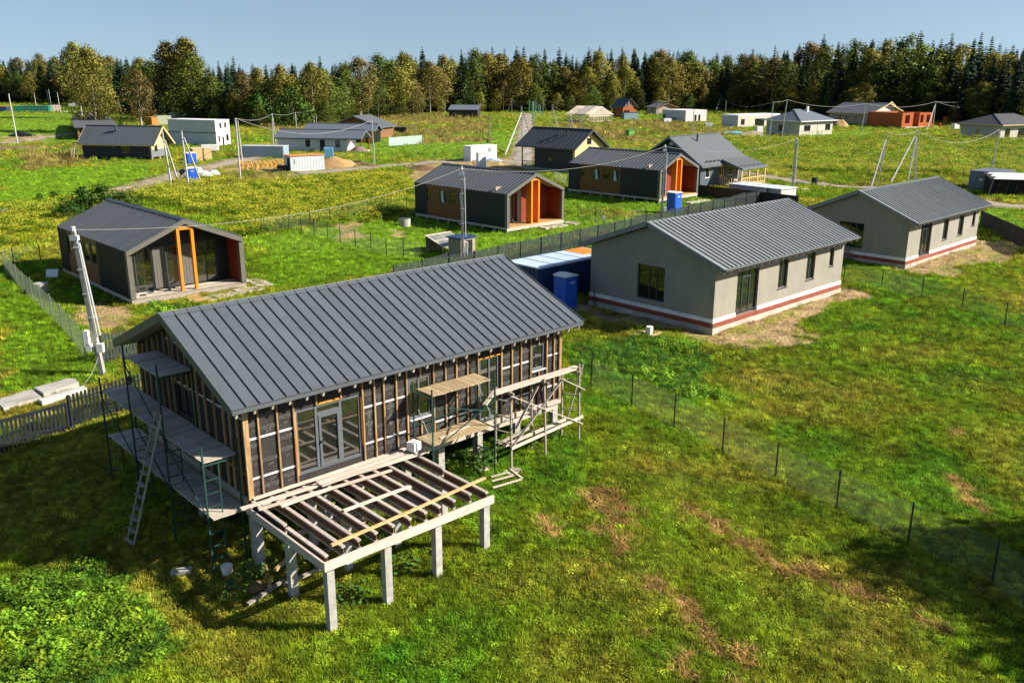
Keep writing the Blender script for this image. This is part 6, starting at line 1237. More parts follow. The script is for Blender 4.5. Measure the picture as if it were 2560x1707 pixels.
cf=thing('cold_frame','glazed timber cold frame beside the pole and the picket fence','cold frame',tuple(at_z(*z8(365,290),.35)),.8)
for x in (0,1.1,2.2): beamp('rafter',cf,PALE,(x,-.9,.45),(x,.9,1.0),.08,.06); beamp('leg',cf,PINE,(x,-.88,-.2),(x,-.88,.45),.08,.08)
for y,z in ((-.9,.45),(0,.72),(.9,1.0)): beamp('purlin',cf,PALE,(-.1,y,z+.03),(2.3,y,z+.03),.08,.05)
box8('back_wall',cf,GREYW,-.05,2.25,.85,.9,-.2,.95)
for x0 in (.05,1.15): b=MB(); b.hexa([(x0,-.85,.47),(x0+1.0,-.85,.47),(x0+1.0,.85,.99),(x0,.85,.99),(x0,-.85,.485),(x0+1.0,-.85,.485),(x0+1.0,.85,1.005),(x0,.85,1.005)]); b.build('film_sheet',mat('pale_film',(.22,.23,.21),(.13,.14,.12),sc=3,rough=.35),cf)
uh=thing('site_hut','small grey hut with blue roof beside the pole and cold frame','hut',tuple(at_z(*z8(640,345),.2)),.85); box8('wall',uh,GREYW,-.5,.9,-.5,.7,-.2,1.35); box8('roof',uh,BLUES,-.62,1.05,-.62,.82,1.352,1.42); box8('door',uh,CLAD,.0,.6,-.53,-.502,0,1.2)
an=thing('garden_tap','slim pale post with a crossbar by the picket fence','post',tuple(at_z(*z7(255,290),.3))); beamp('stem',an,GREYW,(0,0,-.2),(.02,0,1.35),.04,.04); beamp('crossbar',an,PALE,(-1.0,0,1.1),(.1,0,1.25),.04,.04); box8('head',an,WHITE,-.08,.12,-.05,.05,1.2,1.42)
for q,lab in ((z4(330,550),'white plastic crate on the shaded grass beside the big paned barn house'),):
    b=MB(); b.box(-.35,.35,-.02,.02,0,.55); 
    o=b.build('white_board',WHITE); o.location=G(*q)+Vector((0,0,.1)); o.rotation_euler=(-.6,0,.2); tag(o,'white board lying tilted on the shaded grass by the big paned barn house','board')
    b=MB(); b.tube((0,0,-.1),(0,0,.6),.4,14); o=b.build('well_ring',CONC); o.location=G(*z4(265,640)); tag(o,'grey well ring in deep shade behind the sagging chain link fence','well ring')
# sand heap, soil heaps, formwork, pipes
def heap(name,label,cat,p,rx,ry,h,m,seed=1,rot=0):
    r=np.random.default_rng(seed); bm=bmesh.new(); bmesh.ops.create_grid(bm,x_segments=18,y_segments=14,size=1)
    for v in bm.verts:
        d=math.hypot(v.co.x,v.co.y); k=max(0,1-d**1.6); n=float(fbm(np.array([v.co.x+seed]),np.array([v.co.y]),2.2,seed)[0]); v.co.z=h*k*(.55+.9*n)-.12; v.co.x*=rx; v.co.y*=ry
    me_=bpy.data.meshes.new(name); bm.to_mesh(me_); bm.free(); me_.materials.append(m); me_.polygons.foreach_set('use_smooth',[True]*len(me_.polygons)); o=put(name,me_,None,tuple(p),rot); return tag(o,label,cat)
heap('sand_heap','big yellow sand heap beside the silver container','heap',G(*zb(1630,760)),3.6,1.9,1.5,SAND,3); heap('soil_heap','long brown soil heap behind the yellow sand','heap',G(*zb(1830,735)),4.0,1.0,.7,SOIL,5,-.2)
heap('soil_heap','dug up brown soil behind the middle barn house roof','heap',G(*z2(1140,610)),3.4,1.6,.7,SOIL,6,-.4); heap('sand_heap','distant orange sand heap beside the big low timber house','heap',G(*ze(1990,565)),2.6,2,1.9,SAND,8)
heap('straw_heap','flattened brown straw heap at the left track','heap',G(*za(180,1050)),5,1.6,.7,mat('old_straw',(.22,.15,.07),(.13,.085,.04),sc=5,rough=.95),9); heap('rubbish_heap','dark rubbish heap under a tarp in the left meadow','heap',G(*za(250,895)),3.2,1.6,1.0,CLAD,10)
fw=thing('formwork','yellow timber formwork for a foundation beside the silver container','formwork',tuple(G(*zb(560,790))),.35); FWM=mat('yellow_formwork',(.62,.38,.10),(.48,.27,.06),sc=4,rough=.8,rnd=.2)
for i in range(12):
    for j in range(6):
        if (i*3+j)%7: box8('form_panel',fw,FWM,i*.62,i*.62+.5,j*1.1,j*1.1+.06,0,.55+.12*((i+j)%3)); beamp('stake',fw,FWM,(i*.62+.25,j*1.1-.3,0),(i*.62+.25,j*1.1,.75),.05,.05)
tb=thing('trestle_table','small yellow trestle standing in front of the timber formwork','trestle',tuple(G(*zb(760,790)))); box8('top',tb,FWM,-.8,.8,-.3,.3,.85,.92)
for x in (-.6,.6): beamp('leg',tb,FWM,(x-.2,-.3,-.1),(x,0,.85),.06,.06); beamp('leg',tb,FWM,(x+.2,.3,-.1),(x,0,.85),.06,.06)
dm=thing('tool_cart','dark two wheeled cart before the silver container','cart',tuple(G(*zb(1050,805)))); box8('tray',dm,CLAD,-.9,.6,-.4,.4,.35,.75); 
for y in (-.45,.45): b=MB(); b.tube((.1,y-.05,.3),(.1,y+.05,.3),.34,14); b.build('wheel',CLAD,dm)
beamp('handle',dm,WOODB,(-.9,0,.6),(-1.6,0,.2),.06,.06)
tp=MB(); tp.box(0,1.5,0,1.1,0,1.5); o=solo('water_cube',tp,mat('blue_tarp',(.10,.28,.46),(.07,.2,.36),sc=4,rough=.4,bump=.5,bsc=6),'blue wrapped cube before the long block house','tank',loc=tuple(G(*zb(1490,655))),rotz=.2); bv=o.modifiers.new('b','BEVEL'); bv.width=.1
heap('rubble_pile','heap of bags and rubble at the end of the long block house','heap',G(*zb(1880,590)),2.2,1,1.1,mat('mixed_rubble',(.35,.18,.16),(.12,.10,.10),sc=6,rough=.9),12)
for i,(q,sx) in enumerate(((za(2350,1340),1.0),(zb(150,860),1.3),(zb(245,855),1.1))): heap('white_bag',['white sack heap beside the blue roadside toilet','white sack heap on the grass before the propped pole','roundest white sack heap, nearest the timber formwork'][i],'sack',G(*q),sx,.7,.8,WHITE,20+i)
heap('blue_tarp','crumpled blue and white tarp beside the white site cabin','tarp',G(*zc(1090,805)),1.6,.7,.5,mat('blue_white_tarp',(.55,.62,.75),(.08,.17,.5),sc=4,rough=.4,lo=.45,hi=.55),31)
heap('blue_tarp','bright blue tarp in the grass before the white flat roofed shell','tarp',G(*ze(430,665)),4.2,1.2,.6,mat('sky_blue_tarp',(.12,.50,.70),(.09,.38,.56),sc=4,rough=.4),32)
heap('rubble_pile','rubble and timber pile before the white flat roofed shell','heap',G(*ze(720,695)),5,1.3,.9,mat('timber_rubble',(.46,.40,.32),(.12,.10,.08),sc=5,rough=.95,lo=.42,hi=.58),33)
b=MB(); b.box(0,1.5,0,.9,0,1.5); solo('pallet_stack',b,WHITE,'white wrapped pallet before the white flat roofed shell','pallet',loc=tuple(G(*ze(780,660))),rotz=.3)
b=MB(); b.box(0,2.2,0,1.2,0,1.1); solo('block_pallet',b,WBLOCK,'white block pallet beside the grey and pink shell','pallet',loc=tuple(G(*zd(1570,495))),rotz=.3)
b=MB(); b.box(0,2.0,0,1.2,0,.9); solo('block_pallet',b,WBLOCK,'white block pallet behind the short insulator pole','pallet',loc=tuple(G(*zd(2150,545))),rotz=.1)
for i,(q,s) in enumerate(((zg(1150,440),(2.6,1.5,.8)),(zg(1230,405),(2.2,1.4,1.7)),(zg(1320,470),(1.6,1.2,1.3)))):
    b=MB(); 
    for k in range(3): b.box(k*s[0]/3,k*s[0]/3+s[0]/3-.08,0,s[1],0,s[2]*(1-.12*k))
    solo('block_pallet',b,HOLLOW if i<2 else WHITE,['low orange block pallet by the propped pole','taller orange block pallet behind the orange walls','white wrapped block pallet before the dark bungalow'][i],'pallet',loc=tuple(G(*q)),rotz=.4)
b=MB(); b.tube((0,0,-.1),(0,0,.85),.35,12); solo('barrel',b,CLAD,'dark barrel beside the road behind the pinkish container','barrel',loc=tuple(G(*zh(2230,700))))
heap('board_pile','small pile of boards and scraps on the grass right of the pinkish container','pile',G(*zh(2110,765)),1.7,.6,.3,PALE,36); heap('scrap_pile','bluish scrap pile by the road near the dark barrel','pile',G(*zh(2070,690)),1.5,.8,.4,mat('bluish_scrap',(.12,.16,.2),(.06,.07,.06),sc=6),37)
h=thing('garden_bench','dark crate and frame standing in the far green field','crate',tuple(G(*zc(60,488)))); box8('crate',h,CLAD,-2.4,.2,0,1.2,0,1.3)
for x in (.4,2.4): beamp('post',h,PALE,(x,0,0),(x,0,1.5),.1,.1)
beamp('top_bar',h,PALE,(.2,0,1.5),(2.5,0,1.5),.1,.1)
wfen=thing('low_white_fence','low pale fence stretch in the green field beside the long block house','fence',tuple(G(*z2(912,455))),0.95)
for i in range(30): 
    if 'wf' not in _CACHE: b=MB(); b.box(-.1,.1,-.02,.02,0,1.5); _CACHE['wf']=b.mesh('slat',mat('pale_teal_slat',(.42,.52,.50),(.35,.45,.43)))
    put('slat',_CACHE['wf'],wfen,(.3*i,0,0))
A,B=G(*za(1275,640)),G(*za(2010,640)); lf=thing('long_dark_fence','long dark red board fence beyond the brown birch','fence',tuple(A),math.atan2(B.y-A.y,B.x-A.x)); LL=(B-A).length; DRB=mat('dark_red_boards',(.10,.025,.02),(.07,.018,.015),sc=3,rough=.8)
for i in range(24): box8('fence_panel',lf,DRB,LL*i/24+.05,LL*(i+1)/24-.05,-.03,.03,0,2.2)
A,B=G(*za(300,612)),G(*za(850,628)); mf=thing('mesh_fence','long dark mesh fence before the far left cabin','fence',tuple(A),math.atan2(B.y-A.y,B.x-A.x)); LL=(B-A).length
for i in range(16): box8('post',mf,POSTG,LL*i/15-.06,LL*i/15+.06,-.06,.06,0,2.3)
for z in (.2,.8,1.4,2.0): box8('rail',mf,POSTG,0,LL,-.02,.02,z,z+.04)
b=MB(); b.box(0,9,0,2.5,0,.35); solo('sheet_stack',b,WHITE,'low white stack of sheets behind the far mesh fence','stack',loc=tuple(G(*za(690,622))))
def person(p,facing=0.0):
    me_=bpy.data.meshes.new('person'); V=[(0,0,.86),(0,0,1.05),(0,0,1.32),(0,.01,1.46),(0,.02,1.62),(.10,0,.82),(.11,.06,.46),(.12,.14,.05),(-.10,0,.82),(-.11,-.07,.46),(-.12,-.16,.05),(.19,0,1.34),(.24,-.04,1.08),(.25,.04,.84),(-.19,0,1.34),(-.24,.05,1.08),(-.25,.10,.84),(0,.03,1.70),(.12,.24,.03),(-.12,-.05,.03)]
    E=[(0,1),(1,2),(2,3),(3,4),(0,5),(5,6),(6,7),(0,8),(8,9),(9,10),(2,11),(11,12),(12,13),(2,14),(14,15),(15,16),(4,17),(7,18),(10,19)]
    RD=[.15,.14,.16,.06,.095,.09,.065,.045,.09,.065,.045,.06,.045,.035,.06,.045,.035,.07,.035,.035]
    me_.from_pydata(V,E,[]); o=put('person',me_); o.modifiers.new('skin','SKIN'); 
    if not me_.skin_vertices: 
        bm=bmesh.new(); bm.from_mesh(me_); bm.verts.layers.skin.verify(); bm.to_mesh(me_); bm.free()
    for v,r_ in zip(me_.skin_vertices[0].data,RD): v.radius=(r_,r_*.8)
    me_.skin_vertices[0].data[0].use_root=True; o.modifiers.new('s','SUBSURF').levels=1
    me_.materials.append(mat('pale_trousers_and_skin',(.42,.36,.33),(.36,.3,.28))); o.location=p; o.rotation_euler=(0,0,facing)
    b=MB(); b.tube((0,0,.93),(0,0,1.30),.165,10,.18); b.tube((0,0,1.30),(0,.0,1.42),.18,10,.09); 
    for s_ in (-1,1): b.tube((s_*.17,0,1.36),(s_*.245,-.03,1.02),.075,8,.06)
    b.build('red_top',mat('red_cloth',(.55,.02,.03),(.42,.015,.02)),o); b=MB(); b.tube((0,.0,1.66),(0,.0,1.78),.10,8,.05); b.build('hair',BLACK,o)
    return tag(o,'person in a red top on the far end of the gravel lane','person')
person(G(*zc(1462,318)),.4)
mx=thing('concrete_mixer','small dark concrete mixer beside the blue roadside toilet','mixer',tuple(G(*za(2150,1420)))); b=MB(); b.tube((-.25,0,.9),(.3,.1,1.25),.32,12,.2); b.build('drum',CLAD,mx)
for x in (-.35,.35): beamp('leg',mx,CLAD,(x,-.25,-.1),(x*.4,0,.85),.06,.06); beamp('leg',mx,CLAD,(x,.3,-.1),(x*.4,0,.85),.06,.06)
# ---------------------------------------------------------------- trees
def foliage_mat(name,c,c2,rnd=.25,trans=.25,hue=.03):
    m=bpy.data.materials.new(name); m.use_nodes=True; n=m.node_tree; N=n.nodes; L=n.links; b=N['Principled BSDF']; b.inputs['Roughness'].default_value=.65; b.inputs['Specular IOR Level'].default_value=.2
    tc=N.new('ShaderNodeTexCoord'); no=N.new('ShaderNodeTexNoise'); no.inputs['Scale'].default_value=1.1; no.inputs['Detail'].default_value=5; no.inputs['Roughness'].default_value=.7; L.new(tc.outputs['Object'],no.inputs['Vector'])
    rp=N.new('ShaderNodeValToRGB'); rp.color_ramp.elements[0].position=.32; rp.color_ramp.elements[1].position=.68; rp.color_ramp.elements[0].color=(*c2,1); rp.color_ramp.elements[1].color=(*c,1); L.new(no.outputs['Fac'],rp.inputs[0])
    oi=N.new('ShaderNodeObjectInfo'); hs=N.new('ShaderNodeHueSaturation'); mv=N.new('ShaderNodeMapRange'); mv.inputs['To Min'].default_value=1-rnd; mv.inputs['To Max'].default_value=1+rnd; L.new(oi.outputs['Random'],mv.inputs['Value']); L.new(mv.outputs[0],hs.inputs['Value'])
    mh=N.new('ShaderNodeMath'); mh.operation='MULTIPLY'; mh.inputs[1].default_value=7.31; fr_=N.new('ShaderNodeMath'); fr_.operation='FRACT'; L.new(oi.outputs['Random'],mh.inputs[0]); L.new(mh.outputs[0],fr_.inputs[0])
    m2=N.new('ShaderNodeMapRange'); m2.inputs['To Min'].default_value=.5-hue; m2.inputs['To Max'].default_value=.5+hue; L.new(fr_.outputs[0],m2.inputs['Value']); L.new(m2.outputs[0],hs.inputs['Hue']); L.new(rp.outputs[0],hs.inputs['Color'])
    L.new(hs.outputs[0],b.inputs['Base Color']); tr=N.new('ShaderNodeBsdfTranslucent'); mx_=N.new('ShaderNodeMixShader'); mx_.inputs[0].default_value=trans
    L.new(hs.outputs[0],tr.inputs['Color']); L.new(b.outputs[0],mx_.inputs[1]); L.new(tr.outputs[0],mx_.inputs[2]); L.new(mx_.outputs[0],N['Material Output'].inputs['Surface']); return m
F_SPR=foliage_mat('spruce_needles',(.036,.068,.026),(.018,.038,.018),.3,.10,.02)
F_BIR=foliage_mat('birch_leaves',(.330,.300,.050),(.200,.185,.032),.22,.2,.02); F_GRN=foliage_mat('green_leaves',(.165,.210,.030),(.095,.130,.020),.22,.2,.025)
F_BRN=foliage_mat('turning_leaves',(.255,.205,.058),(.160,.130,.040),.22,.2,.015); F_YEL=foliage_mat('pale_birch_leaves',(.40,.36,.075),(.25,.23,.05),.12,.35,.01); F_BUSH=foliage_mat('bush_leaves',(.105,.205,.028),(.055,.115,.018),.2,.3,.02)
BARK=mat('grey_bark',(.20,.17,.14),(.10,.085,.07),sc=3,rough=.9,stretch=(2,2,.4)); BBARK=mat('birch_bark',(.52,.49,.43),(.25,.23,.20),sc=3,rough=.85,stretch=(1,1,3),lo=.42,hi=.55); SBARK=mat('spruce_bark',(.11,.085,.065),(.06,.045,.035),sc=3,rough=.95)
def qmesh(name,V,Fm,m):
    me_=bpy.data.meshes.new(name); V=np.asarray(V,np.float32).reshape(-1,3); n=len(V)//Fm
    me_.vertices.add(len(V)); me_.vertices.foreach_set('co',V.ravel()); me_.loops.add(len(V)); me_.polygons.add(n)
    me_.loops.foreach_set('vertex_index',np.arange(len(V),dtype=np.int32)); me_.polygons.foreach_set('loop_start',np.arange(0,len(V),Fm,dtype=np.int32)); me_.materials.append(m); me_.update(); me_.validate(); return me_
def soft(me_,nn):                         # leaf faces shade as the rounded clump they belong to
    me_.polygons.foreach_set('use_smooth',np.ones(len(me_.polygons),bool)); me_.normals_split_custom_set_from_vertices(nn.astype(float).tolist())
def leaf_quads(C,size,r,flat=0.0,droop=0.0):
    n=len(C); t=r.uniform(0,6.283,n); p=np.arccos(r.uniform(-1,1,n)); u=np.stack([np.sin(p)*np.cos(t),np.sin(p)*np.sin(t),np.cos(p)*(1-flat)],1); w=r.normal(size=(n,3)); v=np.cross(u,w); v/=np.linalg.norm(v,axis=1,keepdims=True)+1e-9; u/=np.linalg.norm(u,axis=1,keepdims=True)
    s=(size*r.uniform(.6,1.35,n))[:,None]; return np.stack([C-u*s*.5,C+v*s*.33,C+u*s*.5,C-v*s*.33],1)
def spruce_mesh(seed,h=20.0,rad=2.7,bare=.12,thin=1.0):
    r=np.random.default_rng(seed); Q=[]; z=h*bare; lvl=0
    while z<h*.985:
        f=(z-h*bare)/(h*(1-bare)); Rr=rad*(1-f)**.72*(.75+.5*r.random())+.12; nb=int(6+5*(1-f)); a0=r.uniform(0,6.28)
        for k in range(nb):
            if r.random()>thin: continue
            a=a0+6.283*k/nb+r.uniform(-.25,.25); L=Rr*r.uniform(.65,1.15); d=np.array([math.cos(a),math.sin(a),0]); s=np.array([-math.sin(a),math.cos(a),0]); dr=-.42*L*r.uniform(.6,1.3); n=3
            P=[np.array([0,0,z])+d*L*t+np.array([0,0,dr*t**1.3+.10*L*t*t]) for t in (0.05,.4,.75,1.0)]; wd=[.16*L+.05,.24*L+.08,.17*L+.05,.02]
            for i in range(3): Q.append([P[i]-s*wd[i]-[0,0,.14*L*.5],P[i]+s*wd[i]-[0,0,.14*L*.5],P[i+1]+s*wd[i+1]-[0,0,.10*L],P[i+1]-s*wd[i+1]-[0,0,.10*L]]); 
            for i in range(2): Q.append([P[i],P[i+1],P[i+1]+s*wd[i+1]*1.1-[0,0,.22*L],P[i]+s*wd[i]-[0,0,.25*L]]); Q.append([P[i],P[i+1],P[i+1]-s*wd[i+1]*1.1-[0,0,.22*L],P[i]-s*wd[i]-[0,0,.25*L]])
        z+=h*.026*(.8+.5*r.random())*(1.05-.35*f)
    return qmesh('spruce_crown',np.array(Q),4,F_SPR)
def trunk_mesh(name,h,r0,m,seed,limbs=0,crown0=.3,spread=1.6,lean=.0):
    r=random.Random(seed); b=MB(); pts=[Vector((0,0,-.4))]; n=6
    for i in range(1,n+1): pts.append(Vector((lean*h*(i/n)**1.5+r.uniform(-.12,.12)*h*.03,r.uniform(-.12,.12)*h*.03,h*i/n)))
    for i in range(n): b.tube(pts[i],pts[i+1],r0*(1-i/n*.9),6,r0*(1-(i+1)/n*.9)+.01,caps=False)
    for k in range(limbs):
        f=crown0+(1-crown0)*k/limbs*.9; i=min(n-1,int(f*n)); p=pts[i].lerp(pts[i+1],f*n-i); a=r.uniform(0,6.28); L=spread*(1.1-f)*r.uniform(.7,1.3); q=p+Vector((math.cos(a)*L,math.sin(a)*L,L*r.uniform(.7,1.3))); b.tube(p,q,r0*(1-f)*.45+.015,4,.015,caps=False)
    return b.mesh(name,m,True)
def crown_mesh(seed,h,r_,z0,m,clumps,per,size,shape=1.0,gap=.25,clr=.9,hang=0.0):
    """leaf faces gathered in clumps through an uneven crown"""
    r=np.random.default_rng(seed); C=[]; K=[]; ph=r.uniform(0,6.28,4)
    for k in range(clumps):
        t=r.random()**.85; z=z0+(h-z0)*t; prof=math.sin(math.pi*min(1,(.10+.90*t)**shape))**.75; a=r.uniform(0,6.283); wob=1+.28*math.sin(2*a+ph[0]+z*.35)+.2*math.sin(3*a+ph[1]-z*.5)
        rr=r_*prof*wob*math.sqrt(r.uniform(.12,1)); c=np.array([rr*math.cos(a),rr*math.sin(a),z]); n=int(per*r.uniform(.5,1.4)); s=clr*r.uniform(.55,1.25)
        p=r.normal(size=(n,3))*[s*.5,s*.5,s*.42]; p[:,2]-=hang*np.abs(r.normal(size=n))*s; C.append(c+p); K.append(np.repeat(c[None],n,0))
    C_=np.concatenate(C); K_=np.concatenate(K); me_=qmesh('crown',leaf_quads(C_,size,r),4,m)
    nn=(C_-K_)/clr*.9+(C_-np.array([0,0,z0+(h-z0)*.42]))/np.array([r_,r_,(h-z0)*.6])*.8+r.normal(size=C_.shape)*.22; nn/=np.linalg.norm(nn,axis=1,keepdims=True)+1e-6
    soft(me_,np.repeat(nn,4,0)); return me_
PROTO={}
def proto(k):
    if k in PROTO: return PROTO[k]
    kind,i=k; s=hash(kind)%50*0+sum(map(ord,kind))+i*13
    if kind=='spruce': v=(20,spruce_mesh(s,20,2.9+.45*(i%3),.10+.06*(i%2)),trunk_mesh('spruce_trunk',19.5,.24,SBARK,s))
    elif kind=='bare_spruce': v=(20,spruce_mesh(s,20,1.5,.25,.45),trunk_mesh('spruce_trunk',19.8,.2,SBARK,s,24,.3,1.6))
    elif kind=='birch': v=(15,crown_mesh(s,15,3.5+.4*(i%3),2.4+.8*(i%3),F_BIR,170,36,.34,.95,clr=1.2,hang=.25),trunk_mesh('birch_trunk',13.5,.15,BBARK,s,10,.3,2.2,.02*(i-1)))
    elif kind=='green': v=(15,crown_mesh(s,15,4.0+.3*(i%2),1.2,F_GRN,180,36,.34,.9,clr=1.25),trunk_mesh('trunk',12.5,.2,BARK,s,9,.25,2.6))
    elif kind=='brown': v=(15,crown_mesh(s,15,3.5+.4*(i%2),2.6,F_BRN,160,36,.34,.95,clr=1.15,hang=.15),trunk_mesh('trunk',13.8,.16,BARK if i%2 else BBARK,s,12,.25,2.4))
    elif kind=='bush': v=(4,crown_mesh(s,4,2.4,.2,F_BUSH,60,26,.34,.75,clr=.9),trunk_mesh('stem',2.6,.09,BARK,s,6,.1,1.6))
    PROTO[k]=v; return v
def tree(name,label,kind,i,pos,h,group,cat='tree',wide=1.0,rot=None,rnd=random):
    H0,cr,tk=proto((kind,i)); k=h/H0; o=thing(name,label,cat,tuple(pos),rnd.uniform(0,6.283) if rot is None else rot,group)
    for nm,me_ in (('crown',cr),('trunk',tk)):
        c=put(nm,me_,o); c.scale=(k*wide,k*wide,k) if nm=='crown' else (k,k,k)
    return o
SKY_=[(-60,120),(0,128),(100,118),(200,112),(300,118),(380,118),(440,98),(520,128),(620,130),(700,126),(800,128),(930,104),(1000,112),(1100,106),(1200,101),(1320,112),(1400,98),(1480,100),(1560,96),(1640,106),(1700,110),(1780,98),(1850,82),(1930,78),(2000,72),(2100,66),(2200,72),(2280,74),(2352,58),(2420,50)]
BASE_=[(-60,236),(0,236),(150,238),(260,246),(330,262),(430,280),(560,289),(740,286),(900,270),(1000,262),(1100,258),(1250,256),(1480,255),(1700,254),(1850,262),(1950,272),(2100,276),(2230,284),(2352,290),(2420,292)]
itp=lambda T,x: float(np.interp(x,[q[0] for q in T],[q[1] for q in T]))
rt=random.Random(11); counts={'spruce':0,'decid':0}; FL={'spruce':'tall dark spruce standing in the forest belt behind the meadow','birch':'yellowing birch in the front row of the forest','green':'green leafy tree in the front row of the forest','brown':'browning leafy tree in the front row of the forest','bare_spruce':'thin grey half dead spruce rising over the forest at the right'}
MARKS=[(95,'above the long green shed'),(160,'beside the big pale birch'),(330,'behind the big pale birch'),(450,'around the golden tree'),(560,'behind the white block'),(700,'above the long block house'),(880,'above the brown timber house'),(1010,'left of the far black shed'),(1110,'behind the far black shed'),(1230,'at the end of the gravel lane'),(1380,'behind the house skeleton'),(1480,'behind the brick house'),(1640,'behind the pink block shell'),(1760,'behind the white shell'),(1900,'behind the chimney bungalow'),(2030,'behind the timber house'),(2160,'behind the orange walls'),(2270,'above the dark hipped bungalow'),(9999,'beyond the dark bungalow')]
ROWN={-3:'low at the foot',2:'in the front row',9:'in the second row',18:'in the third row',28:'on the skyline'}
KINDN={'spruce':'dark spruce','bare_spruce':'half dead spruce','birch':'yellowing birch','green':'green tree','brown':'browning tree'}
def forest_label(kind,back,x): return KINDN[kind]+' '+ROWN[back]+(' of the forest ' if back!=18 else ' of the forest ')+next(t for q,t in MARKS if x<=q)
def hfor(px2352,P,ytop):                       # height that reaches a skyline row
    return at_y(px2352*1.0884,ytop*1.0884,P.y).z-P.z
def forest_row(back,spacing,pick,hf,jit,lo=-50,hi=2415):
    pts=[]; x=lo
    while x<hi:
        p=G(x*1.0884,itp(BASE_,x)*1.0884); d=p.y*spacing/FPX/1.0*1e0; pts.append((x,p)); x+=max(6,spacing*FPX/p.y/1.0884)*rt.uniform(.75,1.3)
    for x,p in pts:
        dirn=Vector((p.x,p.y,0)).normalized(); q=p+dirn*(back+rt.uniform(-jit,jit)); q.z=H1(q.x,q.y); kind=pick(x)
        if kind is None: continue
        full=hfor(x,q,itp(SKY_,x)); h=full*hf(x,kind); i=rt.randrange(4)
        tree('spruce_tree' if 'spruce' in kind else kind.replace('green','leafy').replace('brown','leafy')+'_tree',forest_label(kind,back,x),kind,i,q,h,{'spruce':'spruces of the forest belt','birch':'birches of the forest front','green':'green trees of the forest front','brown':'browning trees of the forest front','bare_spruce':'half dead spruces on the right'}[kind],rnd=rt,wide=rt.uniform(.85,1.2) if 'spruce' in kind else rt.uniform(.95,1.5))
def pick_front(x):
    u=rt.random()
    if x>1830: return 'birch' if u<.16 else 'brown' if u<.20 else 'green' if u<.40 else 'spruce'
    if x>900: return 'birch' if u<.42 else 'brown' if u<.58 else 'green' if u<.84 else 'spruce'
    return 'birch' if u<.45 else 'brown' if u<.58 else 'green' if u<.94 else 'spruce'
def pick_mid(x):
    u=rt.random()
    if x>1800: return 'spruce' if u<.78 else 'bare_spruce' if (u<.82 and x>2050) else 'green' if u<.92 else 'birch'
    return 'spruce' if u<.45 else 'birch' if u<.65 else 'brown' if u<.85 else 'green'
forest_row(2,5.0,pick_front,lambda x,k:(rt.uniform(.45,.88) if x<1830 else rt.uniform(.35,.72)) if k!='spruce' else rt.uniform(.6,.85),2.5)
forest_row(9,5.0,pick_mid,lambda x,k:rt.uniform(.68,.92) if k!='spruce' else rt.uniform(.72,.96),3)
forest_row(18,4.4,lambda x:'spruce' if rt.random()<.8 else rt.choice(['birch','green']),lambda x,k:rt.uniform(.70,.93) if k!='spruce' else rt.uniform(.72,1.02),3)
forest_row(28,5.2,lambda x:'spruce' if rt.random()<.9 else ('bare_spruce' if x>2000 else 'brown'),lambda x,k:rt.uniform(.74,1.03) if 'spruce' in k else rt.uniform(.75,.93),4)
forest_row(-3,6.5,lambda x:None if (95<x<470 or rt.random()<.15) else 'green' if rt.random()<.6 else 'birch',lambda x,k:rt.uniform(.20,.42),2.0)
# the wood behind, one mass
def deep_wood():
    P=[];S=[]
    for back in (38,48,60,75,95):
        for x in np.arange(-160,2520,26 if back<60 else 30):
            p=G(x*1.0884,itp(BASE_,x)*1.0884); d=Vector((p.x,p.y,0)).normalized(); q=p+d*(back+rt.uniform(-5,5)); q.z=H1(q.x,q.y); P.append(tuple(q)); S.append(hfor(x,q,itp(SKY_,x))*rt.uniform(.70,.90)/20)
    n=len(P); P=np.array(P); S=np.array(S); c=src('deep_wood_source',[proto(('spruce',i))[1] for i in range(4)])
    scatter('forest','deep spruce wood behind the first rows of trees','forest',P,rng.integers(0,4,n),np.stack([np.zeros(n),np.zeros(n),rng.uniform(0,6.28,n)],1),np.stack([S*1.15,S*1.15,S],1),np.ones((n,3))*.04,c)
deep_wood()
# single trees in front of the belt
def single(name,label,cr,tk,px,base,top,H0,wide=1.0,group=None,cat='tree',rot=0):
    p=G(px[0],base); h=at_y(px[1],top,p.y).z-p.z; k=h/H0; o=thing(name,label,cat,tuple(p),rot,group)
    a=put('crown',cr,o); a.scale=(k*wide,k*wide,k); b_=put('trunk',tk,o); b_.scale=(k,k,k); return o
single('birch_tree','big pale yellow green birch standing behind the dark houses on the left',crown_mesh(501,20,5.6,2.0,F_YEL,330,44,.42,.78,clr=1.45,hang=.9),trunk_mesh('birch_trunk',18,.32,BBARK,5,16,.15,4,.01),(243,228),330,116,20,.98)
single('birch_tree','second pale birch close behind the big one, slightly darker and taller on top',crown_mesh(502,20,4.4,6,F_BIR,190,36,.42,.9,clr=1.3,hang=.5),trunk_mesh('birch_trunk',18,.28,BBARK,6,14,.3,3.5),(205,222),296,108,20)
single('birch_tree','rounder brown birch right of the big pale one',crown_mesh(503,16,4.1,3.2,F_BRN,220,36,.38,.85,clr=1.1,hang=.3),trunk_mesh('birch_trunk',14,.22,BBARK,7,14,.18,3),(355,352),318,178,16)
single('birch_tree','tallest golden tree crowning the left part of the forest edge',crown_mesh(504,22,4.6,7,F_BIR,260,36,.5,.9,clr=1.4,hang=.3),trunk_mesh('birch_trunk',21,.26,BBARK,8,18,.3,4),(478,462),302,100,22,1.05)
single('leafy_tree','tall brown green tree beside the golden one at the forest edge',crown_mesh(505,22,4.6,6,F_BRN,240,36,.5,.9,clr=1.4),trunk_mesh('trunk',21,.28,BARK,9,16,.3,4),(432,420),300,112,22,1.0)
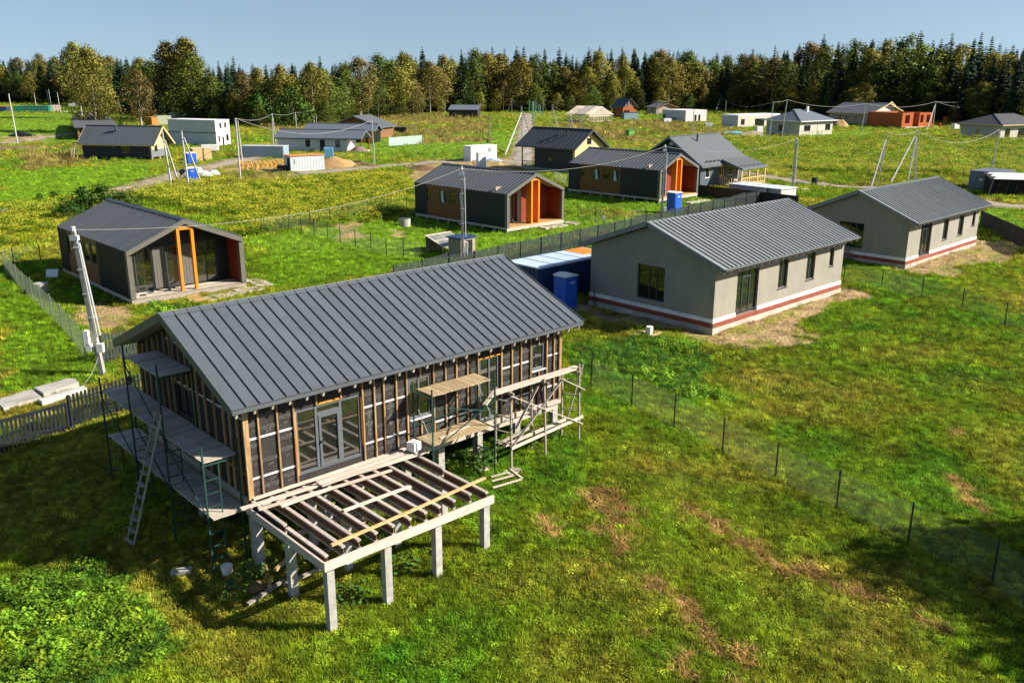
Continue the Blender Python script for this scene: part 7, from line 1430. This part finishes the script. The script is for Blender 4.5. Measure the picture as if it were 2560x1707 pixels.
for i,(bx,tx,by,ty) in enumerate(((432,424,292,222),(452,416,304,190),(441,434,294,215))):
    p=G(bx,by); t=at_y(tx,ty,p.y); m=MB(); m.tube((0,0,-.4),tuple(t-p),.18,6,.06); r_=random.Random(i)
    for k in range(5): q=(t-p)*(.5+.1*k); m.tube(tuple(q),tuple(q+Vector((r_.uniform(-1,1),0,r_.uniform(.4,1)))),.05,4,.02)
    tag(m.build('dead_tree',BARK),['short bare leaning trunk nearest the brown birch','longest bare leaning trunk, behind the white block house','bare leaning trunk between the other two'][i],'tree','bare leaning trunks').location=p
def bush(label,px,py,top,wide,i,m=None,group=None,name='bush'):
    p=G(px,py); h=at_y(px,top,p.y).z-p.z; return tree(name,label,'bush',i,p,h,group,'bush',wide=wide,rnd=rt)
bush('large round green bush at the forest edge right of the white block house',575,305,228,1.15,0); bush('green bush beside the large round one behind the white block house',650,312,240,1.0,1); bush('rusty brown bush in front of the bare leaning trunks',478,305,250,1.0,2); bush('green bush behind the row of poles over the long block house',735,318,225,.8,3); bush('yellowish green bush at the forest edge above the long block house',820,300,235,.75,1)
bush('round green bush at the dark forest edge above the block shells',1705,264,225,.8,2); bush('wide yellow green bush at the forest edge beyond the orange walls',2232,272,222,1.3,0); bush('small yellow bush beside the pole behind the dark bungalow',2425,292,272,1.2,1); bush('tall green bush at the forest edge beside the twin poles',2500,300,222,.9,3); bush('small green bush behind the brick clad house roof',302,322,296,.5,2)
for i,(x,y,t,w,l) in enumerate(((210,535,478,1.25,'dark green leafy thicket part nearest the big paned barn house roof'),(262,528,468,1.2,'dark green leafy thicket part behind the big paned barn house ridge'),(312,534,482,1.1,'dark green leafy thicket part at the far slope of the barn house roof'),(175,545,505,1.2,'lowest leafy part of the dark green thicket by the left track'))):
    bush(l,x,y,t,w,i,group='dark green thicket behind the big paned barn house')
for i,(x,y,t) in enumerate(((100,500,485),(135,494,478))): bush(['small leafy clump left of the track','small leafy clump closer to the thicket'][i],x,y,t,1.2,i+1,group='leafy clumps in the left meadow')
# a tree outside the frame whose shade falls into the lower right corner
p=Vector((27.6,18.7,0)); p.z=H1(27.6,18.7); o=thing('leafy_tree','tree beyond the frame whose shade lies in the lower corner of the lawn','tree',tuple(p)); put('crown',crown_mesh(601,10.2,3.3,3.6,F_GRN,420,46,.40,.9,clr=1.1),o); put('trunk',trunk_mesh('trunk',8,.2,BARK,12,9,.3,2.4),o)
p=Vector((25.8,15.9,0)); o=thing('leafy_tree','second tree beyond the frame shading the lower corner of the lawn','tree',tuple(p)); put('crown',crown_mesh(602,8.5,2.8,2.6,F_GRN,360,46,.40,.9,clr=1.1),o); put('trunk',trunk_mesh('trunk',7,.2,BARK,13,9,.3,2.4),o)
